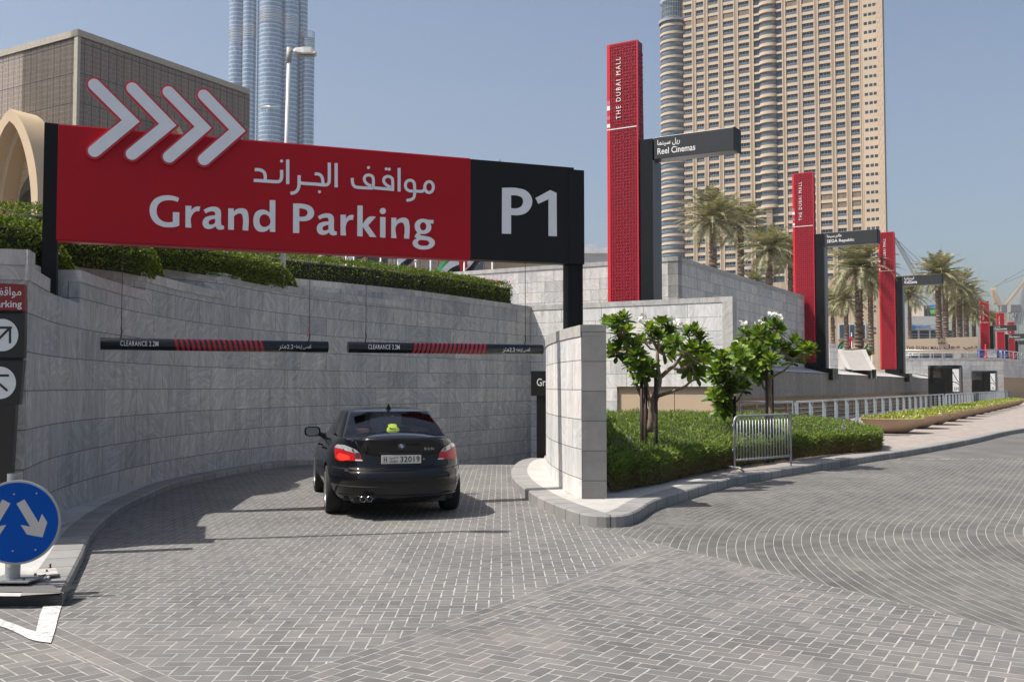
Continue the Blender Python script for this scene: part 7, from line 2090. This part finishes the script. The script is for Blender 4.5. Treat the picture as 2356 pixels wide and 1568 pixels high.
for i_ in range(39):
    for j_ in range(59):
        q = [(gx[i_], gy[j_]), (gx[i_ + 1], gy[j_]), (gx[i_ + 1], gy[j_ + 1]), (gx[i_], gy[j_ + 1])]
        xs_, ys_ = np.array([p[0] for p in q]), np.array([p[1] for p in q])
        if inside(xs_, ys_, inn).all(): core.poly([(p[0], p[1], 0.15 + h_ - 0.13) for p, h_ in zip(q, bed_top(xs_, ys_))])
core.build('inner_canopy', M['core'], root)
V1, F1 = blades(C, np.tile([0, -0.15, 0.7], (len(x), 1)), 0.095, 0.020, 0.65, rs, 0.12)
# front face
m = 42000; seg = rs.integers(0, 7, m); f = rs.uniform(0, 1, m)
A = np.array([[bed[i].x, bed[i].y] for i in range(8)]); c = A[seg] * (1 - f)[:, None] + A[seg + 1] * f[:, None]; t = A[seg + 1] - A[seg]; t /= np.linalg.norm(t, axis=1)[:, None]; nrm = np.stack([t[:, 1], -t[:, 0]], 1)
h = rs.uniform(0, 1, m); C2 = np.zeros((m, 3)); bulge = np.array([noise.noise(Vector((a * 1.6, b * 1.6, 7))) for a, b in c]) * 0.10
C2[:, :2] = c + nrm * (0.03 + bulge - 0.10 * (h > 0.9) + rs.normal(0, 0.03, m))[:, None]; C2[:, 2] = 0.15 + 0.48 * h ** 0.9 + 0.02
Nn = np.concatenate([nrm * 0.6, np.full((m, 1), 0.55)], 1)
low = (h + bulge * 2 + rs.normal(0, 0.16, m)) < 0.52
V2, F2 = blades(C2[~low], Nn[~low], 0.09, 0.019, 0.6, rs, 0.1)
V3, F3 = blades(C2[low], Nn[low] * [0.5, 0.5, 1.3], 0.085, 0.015, 0.6, rs, 0.05)
o = npmesh('leaves', np.concatenate([V1, V2]), np.concatenate([F1, F2 + len(V1)]), M['bedleaf'], root, (4, 20, 0.15)); o['kind'] = 'stuff'
o = npmesh('dry_stems', V3, F3, M['bedtwig'], root, (4, 20, 0.15)); o['kind'] = 'stuff'
j = rs.choice(len(C), 90); V, F = blades(C[j] + [0, 0, 0.05], np.tile([0, -0.4, 0.5], (90, 1)), 0.05, 0.055, 0.4, rs); o = npmesh('violet_flowers', V, F, M['violet'], root, (4, 20, 0.15)); o['kind'] = 'stuff'
# a few shoots that lean over the paving
pth = []

# frangipani trees
M['frang'] = leafmat('glossy_broad_leaves', (0.06, 0.105, 0.016), (0.13, 0.225, 0.028), (0.30, 0.38, 0.05), rough=0.35, sub=0.38)
M['bark'] = plain('grey_brown_bark', (0.22, 0.165, 0.12), 0.85, var=0.25, scale=14, bump=0.5, bscale=40)
M['stake'] = plain('dark_stained_stake', (0.045, 0.026, 0.02), 0.7, var=0.25, scale=10)
def rosette(V, F, c, d, rs, n=22, L=0.27):
    """whorl of broad leaves; each leaf two rows folded along the midrib"""
    d = d / np.linalg.norm(d); a0 = np.cross(d, [0.3, 0.2, 1.0]); a0 /= np.linalg.norm(a0); b0 = np.cross(d, a0)
    for i in range(n):
        lay = i / n; az = i * 2.399 + rs.uniform(-.2, .2); tilt = 0.30 + 1.25 * lay + rs.uniform(-.15, .15)
        r = a0 * math.cos(az) + b0 * math.sin(az); ld = d * math.cos(tilt) + r * math.sin(tilt); sd = np.cross(ld, d); q = np.linalg.norm(sd); sd = sd / (q + 1e-9)
        up = np.cross(sd, ld); l = L * rs.uniform(0.75, 1.1) * (0.7 + 0.3 * lay); w = l * 0.235; b = len(V)
        o = c - d * 0.07 * lay + ld * 0.02
        pts = [(0, 0, 0), (0.35, 0.75, 0.02), (0.68, 1.0, 0.0), (0.92, 0.55, -0.05), (1.0, 0, -0.09), (0.92, -0.55, -0.05), (0.68, -1.0, 0.0), (0.35, -0.75, 0.02)]
        rib = [(0.35, -0.03), (0.68, -0.05)]
        sag = -0.12 * lay
        for (t, s_, h_) in pts: V.append(o + ld * (l * t) + sd * (w * s_) + up * (l * (h_ + sag * t * t)))
        for (t, h_) in rib: V.append(o + ld * (l * t) + up * (l * (h_ + sag * t * t)))
        F += [(b, b + 1, b + 8, b + 8), (b + 1, b + 2, b + 9, b + 8), (b + 2, b + 3, b + 4, b + 9), (b, b + 8, b + 7, b + 7), (b + 8, b + 9, b + 6, b + 7), (b + 9, b + 4, b + 5, b + 6)]
def frangipani(Y, ros, limbs, flowers, label, seed, depth=0.75, fill=14, L=0.27):
    fill = int(fill * 1.8); L *= 0.84
    rs = np.random.default_rng(seed); cv = lambda z: (1351.7 + z[0] * 0.2862, 690.3 + z[1] * 0.2862)
    b0 = atY(*cv(limbs[0][0][0]), Y)
    root = empty('frangipani_tree', (b0.x, Y, 0.5), label, 'tree', 'flowering trees in the bed')
    mb = MB(); ends = []
    for pts, r0, r1, dy in limbs:
        n = len(pts); P = []
        for i, p in enumerate(pts):
            y = Y + dy * i / max(1, n - 1); P.append(atY(*cv(p), y))
        Q = resample([Vector(p) for p in P], 0.12)
        Q = [q + Vector(rs.normal(0, 0.006, 3)) for q in Q]
        mb.tube(Q, [r0 + (r1 - r0) * i / (len(Q) - 1) for i in range(len(Q))], 9)
        ends.append(Q)
    V, F = [], []
    hub = atY(*cv(limbs[0][0][-1]), Y)
    allp = np.array([q[:] for Q in ends for q in Q[len(Q) // 3:]])
    for k_, p in enumerate(ros):
        dy = rs.uniform(-depth, depth * 0.6)
        c = np.array(atY(*cv(p), Y + dy)[:])
        j = np.argmin(np.linalg.norm(allp - c, axis=1)); s = allp[j]; mid = (s + c) / 2 - [0, 0, 0.06]
        mb.tube([Vector(s), Vector(mid), Vector(c)], [0.022, 0.018, 0.014], 6, cap=False)
        d = (c - s); d = d / (np.linalg.norm(d) + 1e-6) * 0.6 + np.array([0, -0.12, 0.8]) + rs.normal(0, 0.15, 3)
        rosette(V, F, c, d, rs, 30, L)
    for k_ in range(fill):
        p = ros[rs.integers(0, len(ros))]; q = ros[rs.integers(0, len(ros))]
        if abs(p[0] - q[0]) + abs(p[1] - q[1]) > 260: continue
        pp = ((p[0] + q[0]) / 2, (p[1] + q[1]) / 2 + 20); c = np.array(atY(*cv(pp), Y + rs.uniform(0.0, depth))[:]); rosette(V, F, c, np.array([0, -0.1, 1]) + rs.normal(0, 0.3, 3), rs, 18, L)
    mb.build('trunk', M['bark'], root)
    npmesh('crown', np.array(V), np.array(F), M['frang'], root, (b0.x, Y, 1.5))
    if flowers:
        VV, FF = [], []
        for p in flowers:
            c = np.array(atY(*cv(p), Y - 0.3)[:])
            for i in range(14):
                cc = c + rs.normal(0, 0.045, 3); ax_ = rs.normal(0, 1, 3); ax_ /= np.linalg.norm(ax_)
                for j in range(5):
                    a = j * 1.2566; e1_ = np.cross(ax_, [1, 0.3, 0.2]); e1_ /= np.linalg.norm(e1_); e2_ = np.cross(ax_, e1_); dd_ = e1_ * math.cos(a) + e2_ * math.sin(a); ss = np.cross(dd_, ax_)
                    b = len(VV); VV += [cc, cc + dd_ * 0.022 + ss * 0.012, cc + dd_ * 0.042, cc + dd_ * 0.022 - ss * 0.012]; FF.append((b, b + 1, b + 2, b + 3))
        npmesh('blossoms', np.array(VV), np.array(FF), M['flower_w'], root, (b0.x, Y, 1.5))
    return root
T1 = [(165, 185), (285, 150), (230, 175), (300, 240), (250, 260), (370, 375), (235, 425), (300, 330), (415, 560), (400, 440), (490, 530), (450, 330), (500, 235), (600, 190), (570, 300), (655, 225), (690, 345), (800, 270), (905, 315), (780, 425), (850, 380), (945, 405), (885, 590), (820, 550), (930, 500), (640, 420), (180, 400), (340, 500), (470, 600), (640, 270), (870, 250), (430, 640)]
L1_ = [([(505, 1060), (515, 900), (530, 800), (560, 720), (585, 640), (570, 560), (560, 400)], 0.062, 0.028, -0.1), ([(590, 620), (640, 570), (700, 520), (760, 450), (800, 420)], 0.042, 0.022, -0.3), ([(690, 545), (760, 555), (820, 505), (890, 440), (930, 400)], 0.03, 0.018, 0.3),
       ([(560, 775), (650, 740), (740, 715), (800, 680), (860, 630)], 0.034, 0.018, -0.4), ([(515, 860), (480, 740), (460, 650), (440, 600)], 0.045, 0.02, 0.2), ([(480, 690), (430, 560), (360, 470), (310, 400), (295, 300)], 0.035, 0.02, 0.1),
       ([(520, 1000), (500, 950), (440, 800), (400, 700), (340, 560), (240, 440)], 0.035, 0.018, 0.4), ([(300, 400), (200, 420), (110, 400)], 0.02, 0.012, 0.1), ([(525, 1040), (500, 930), (535, 850), (560, 780)], 0.03, 0.03, 0.1)]
frangipani(17.6, T1, L1_, [(430, 150), (735, 225), (505, 315), (690, 180)], 'larger spreading frangipani with thick bare limbs next to the granite wall end', 31, 0.7, 22, 0.28)
T2 = [(1500, 190), (1430, 210), (1385, 260), (1265, 260), (1340, 290), (1285, 390), (1200, 405), (1350, 400), (1535, 375), (1480, 330), (1470, 480), (1400, 470), (1330, 560), (1660, 335), (1745, 385), (1650, 480), (1700, 440), (1595, 400), (1390, 600), (1240, 360), (1780, 400), (1430, 520), (1540, 250), (1300, 480), (1240, 460)]
L2_ = [([(1470, 990), (1468, 850), (1465, 720), (1470, 640), (1420, 560), (1370, 470), (1380, 340), (1420, 240)], 0.05, 0.022, 0.0), ([(1465, 640), (1520, 600), (1580, 565), (1625, 530), (1650, 470)], 0.028, 0.016, -0.2), ([(1465, 760), (1430, 720), (1400, 660), (1405, 600), (1470, 450)], 0.026, 0.016, 0.2), ([(1400, 560), (1300, 500), (1250, 400)], 0.025, 0.016, 0.2)]
frangipani(21.0, T2, L2_, [(1255, 190), (1390, 170), (1480, 110), (1520, 130), (1185, 360), (1490, 345)], 'frangipani topped with white blossoms beside the second pylon', 32, 0.75, 16, 0.32)
T3 = [(1060, 470), (1100, 450), (1050, 560), (1085, 660), (1160, 560), (1180, 680), (1060, 820), (1230, 590), (1130, 740), (1095, 880), (1200, 510), (1015, 600), (1240, 690), (1030, 770), (1110, 850)]
L3_ = [([(1180, 990), (1175, 860), (1150, 760), (1160, 640)], 0.04, 0.022, 0.0), ([(1170, 830), (1220, 790), (1245, 720)], 0.024, 0.014, -0.2), ([(1160, 900), (1100, 860), (1060, 800)], 0.024, 0.014, -0.1)]
frangipani(22.0, T3, L3_, [(1165, 490), (1150, 500), (1175, 575), (1000, 455), (990, 800)], 'small low frangipani leafy almost to the ground between the two bigger trees', 33, 0.6, 12, 0.33)
def stakes(Y, xs, zt, label):
    for i, px in enumerate(xs):
        p = atY(1351.7 + px * 0.2862, 960, Y + (i % 2) * 0.25); zt_ = atY(1351.7 + px * 0.2862, 690.3 + zt[i] * 0.2862, Y).z
        mb = MB(); mb.tube([(p.x, p.y, 0.15), (p.x, p.y, zt_)], 0.032, 8); mb.build('tree_stake', M['stake'], label=label[i], cat='stake', group='dark wooden tree stakes')
stakes(17.4, (437, 468, 551), (640, 650, 565), ('dark stake on the wall side of the larger frangipani', 'thick middle dark stake against the larger frangipani trunk', 'tall dark stake on the street side of the larger frangipani'))
stakes(20.8, (1444, 1487), (555, 563), ('dark stake left of the trunk behind the crowd barrier', 'dark stake right of the trunk behind the crowd barrier'))
stakes(21.9, (1185,), (770,), ('short dark stake beside the small low frangipani',))

# date palms
M['frond'] = leafmat('palm_fronds', (0.15, 0.16, 0.075), (0.31, 0.295, 0.18), (0.48, 0.44, 0.32), rough=0.5, sub=0.2)
M['ptrunk'] = None
k = N('palm_trunk'); zz_ = k.n('ShaderNodeSeparateXYZ', ins={0: k.obj()}).outputs[2]
k.color(k.ramp(k.noise(7, k.obj(), detail=5), [(0.3, (0.09, 0.065, 0.05)), (0.7, (0.25, 0.19, 0.145))])); k.set('Roughness', 0.9); M['ptrunk'] = k.m
def palm_proto(seed, nf=74, FL=3.4, crown_up=0.9):
    rs = np.random.default_rng(seed); V, F = [], []
    for i in range(nf):
        lay = i / nf; az = i * 2.399 + rs.uniform(-.2, .2); el = R(80 - 105 * lay ** 0.9 + rs.uniform(-8, 8)); L = FL * rs.uniform(0.85, 1.1) * (0.72 + 0.28 * math.sin(lay * 3.0))
        h = np.array([math.cos(az), math.sin(az), 0.0]); p = np.array([0, 0, 0.0]) + h * 0.12 + [0, 0, 0.25 - 0.5 * lay]; n = 16; e = el; P = [p.copy()]; D = []
        for j in range(n):
            d = h * math.cos(e) + np.array([0, 0, math.sin(e)]); D.append(d); p = p + d * (L / n); P.append(p.copy()); e -= R(2.4 + 2.4 * lay + 2.6 * j / n)
            e = max(e, R(-100))
        side_ = np.cross(h, [0, 0, 1.0])
        for j in range(1, n):
            t = j / n; ll = 0.50 * (math.sin(min(1, t * 1.15 + 0.15) * math.pi) ** 0.6) * rs.uniform(0.85, 1.1)
            up = np.cross(side_, D[j]); up = up if up[2] > 0 else up * 0.5
            for s in (-1, 1):
                for q in (0, 0.33, 0.66):
                    o = P[j] * (1 - q) + P[min(j + 1, n)] * q
                    ld = side_ * s * 0.72 + D[j] * 0.55 + up * 0.22 + rs.normal(0, 0.10, 3) - np.array([0, 0, 0.30]); ld /= np.linalg.norm(ld)
                    w = D[j] * 0.029; b = len(V); tip = o + ld * ll
                    V += [o - w, o + w, o + ld * ll * 0.6 + w * 0.9, tip - [0, 0, 0.05 * ll]]; F.append((b, b + 1, b + 2, b + 3))
        for j in range(n):
            b = len(V); w = side_ * 0.022 * (1 - j / n * 0.7); V += [P[j] - w, P[j] + w, P[j + 1] + w * 0.9, P[j + 1] - w * 0.9]; F.append((b, b + 1, b + 2, b + 3))
    return np.array(V), np.array(F)
_pp = [palm_proto(s) for s in (41, 42, 43)]
pm = []
for i, (V, F) in enumerate(_pp):
    o = npmesh('crown', V, F, M['frond']); pm.append(o.data); bpy.data.objects.remove(o)
def palm(px, ycrown, ybase, Y, label, seed, sc=1.0, r=0.24, lean=0.0):
    rs = np.random.default_rng(seed); c = atY(px, ycrown, Y); zb = min(atY(px, ybase, Y).z, c.z - 2)
    root = empty('date_palm', (c.x, Y, zb), label, 'palm tree', 'date palms beyond the walls')
    mb = MB(); n = int((c.z - zb) / 0.14); rows = []
    for i in range(n + 1):
        t = i / n; z = zb + (c.z - zb) * t; rr = r * (1.12 - 0.2 * t + (0.35 * max(0, t - 0.86) / 0.14)) * (1.10 if i % 2 else 0.88)
        rows.append([(c.x + lean * (t - 1) + rr * math.cos(a + (i % 4) * 0.4) * (1 + 0.06 * rs.normal()), Y + rr * math.sin(a + (i % 4) * 0.4), z) for a in [2 * math.pi * j / 12 for j in range(12)]])
    mb.grid(rows, closed=True, sm=False); mb.build('trunk', M['ptrunk'], root)
    o = bpy.data.objects.new('crown', pm[seed % 3]); COL.objects.link(o); o.location = (0, 0, c.z - zb); o.rotation_euler = (0, 0, seed * 1.7); o.scale = (sc * 1.13, sc * 1.13, sc * 1.13); adopt(o, root)
palm(1640, 505, 650, 70, 'large palm before the hotel facade, nearest the tallest pylon', 1, 1.0, 0.27)
palm(1704, 520, 650, 78, 'palm just behind the large palm, its crown overlapping', 2, 0.92, 0.25)
palm(1769, 575, 690, 74, 'palm with a drooping crown above the sloping pale wall', 3, 0.85, 0.27)
palm(1818, 585, 690, 80, 'palm partly hidden by the second pylon', 4, 0.85, 0.22)
palm(1735, 650, 700, 100, 'low palm crown peeping over the sloping pale wall', 5, 0.6, 0.2)
palm(1975, 615, 815, 76, 'tallest full-crowned palm framed by the second pylon arm', 6, 1.12, 0.30)
palm(2002, 650, 815, 88, 'slim palm against the third pylon', 7, 0.85, 0.24)
palm(1946, 690, 815, 92, 'shorter palm standing low beside the tallest palm trunk', 8, 0.82, 0.22)
palm(1915, 695, 812, 96, 'palm crown half hidden by the second pylon column', 9, 0.7, 0.2)
palm(2158, 632, 790, 108, 'tall palm above the name board', 10, 1.15, 0.33)
palm(2174, 655, 790, 116, 'palm with a reddish trunk next to the tall palm above the board', 11, 1.0, 0.32)
palm(2092, 680, 790, 120, 'slim palm in front of the bank windows', 12, 0.95, 0.22)
palm(2206, 665, 790, 122, 'broad palm crown to the right of the name board emblem', 13, 1.15, 0.32)
palm(2222, 690, 790, 126, 'palm leaning out before the distant red pylon', 14, 1.1, 0.30)
palm(2194, 710, 790, 132, 'palm deep in the clump behind the name board', 15, 1.0, 0.26)
palm(2240, 720, 790, 136, 'last palm of the clump, low beside the distant red pylon', 16, 1.0, 0.26)
palm(2285, 740, 800, 170, 'small far palm between the distant red pylons', 17, 0.95, 0.26)
# clipped block of shrubs before the palms
q = atY(1977, 812, 74); mbp = [Vector((atY(1954, 812, 74).x, 74)), Vector((atY(1998, 812, 74).x, 74))]
hedge(mbp, q.z - 0.2, atY(1977, 804, 74).z, 1.2, 1800, 'small clipped hedge block at the foot of the tallest palm', 0, 12, round_end=False)

# ================================================================== hot dusty air
k = bpy.data.materials.new('dusty_air'); k.use_nodes = True; t = k.node_tree; t.nodes.clear()
vo = t.nodes.new('ShaderNodeVolumePrincipled'); ou = t.nodes.new('ShaderNodeOutputMaterial'); t.links.new(vo.outputs[0], ou.inputs['Volume'])
vo.inputs['Color'].default_value = (0.86, 0.90, 0.95, 1); vo.inputs['Density'].default_value = 0.00014; vo.inputs['Anisotropy'].default_value = 0.2
mb = MB(); mb.bbox((-1550, -250, -2.5), (1550, 1560, 460)); mb.build('haze', k, kind='stuff')
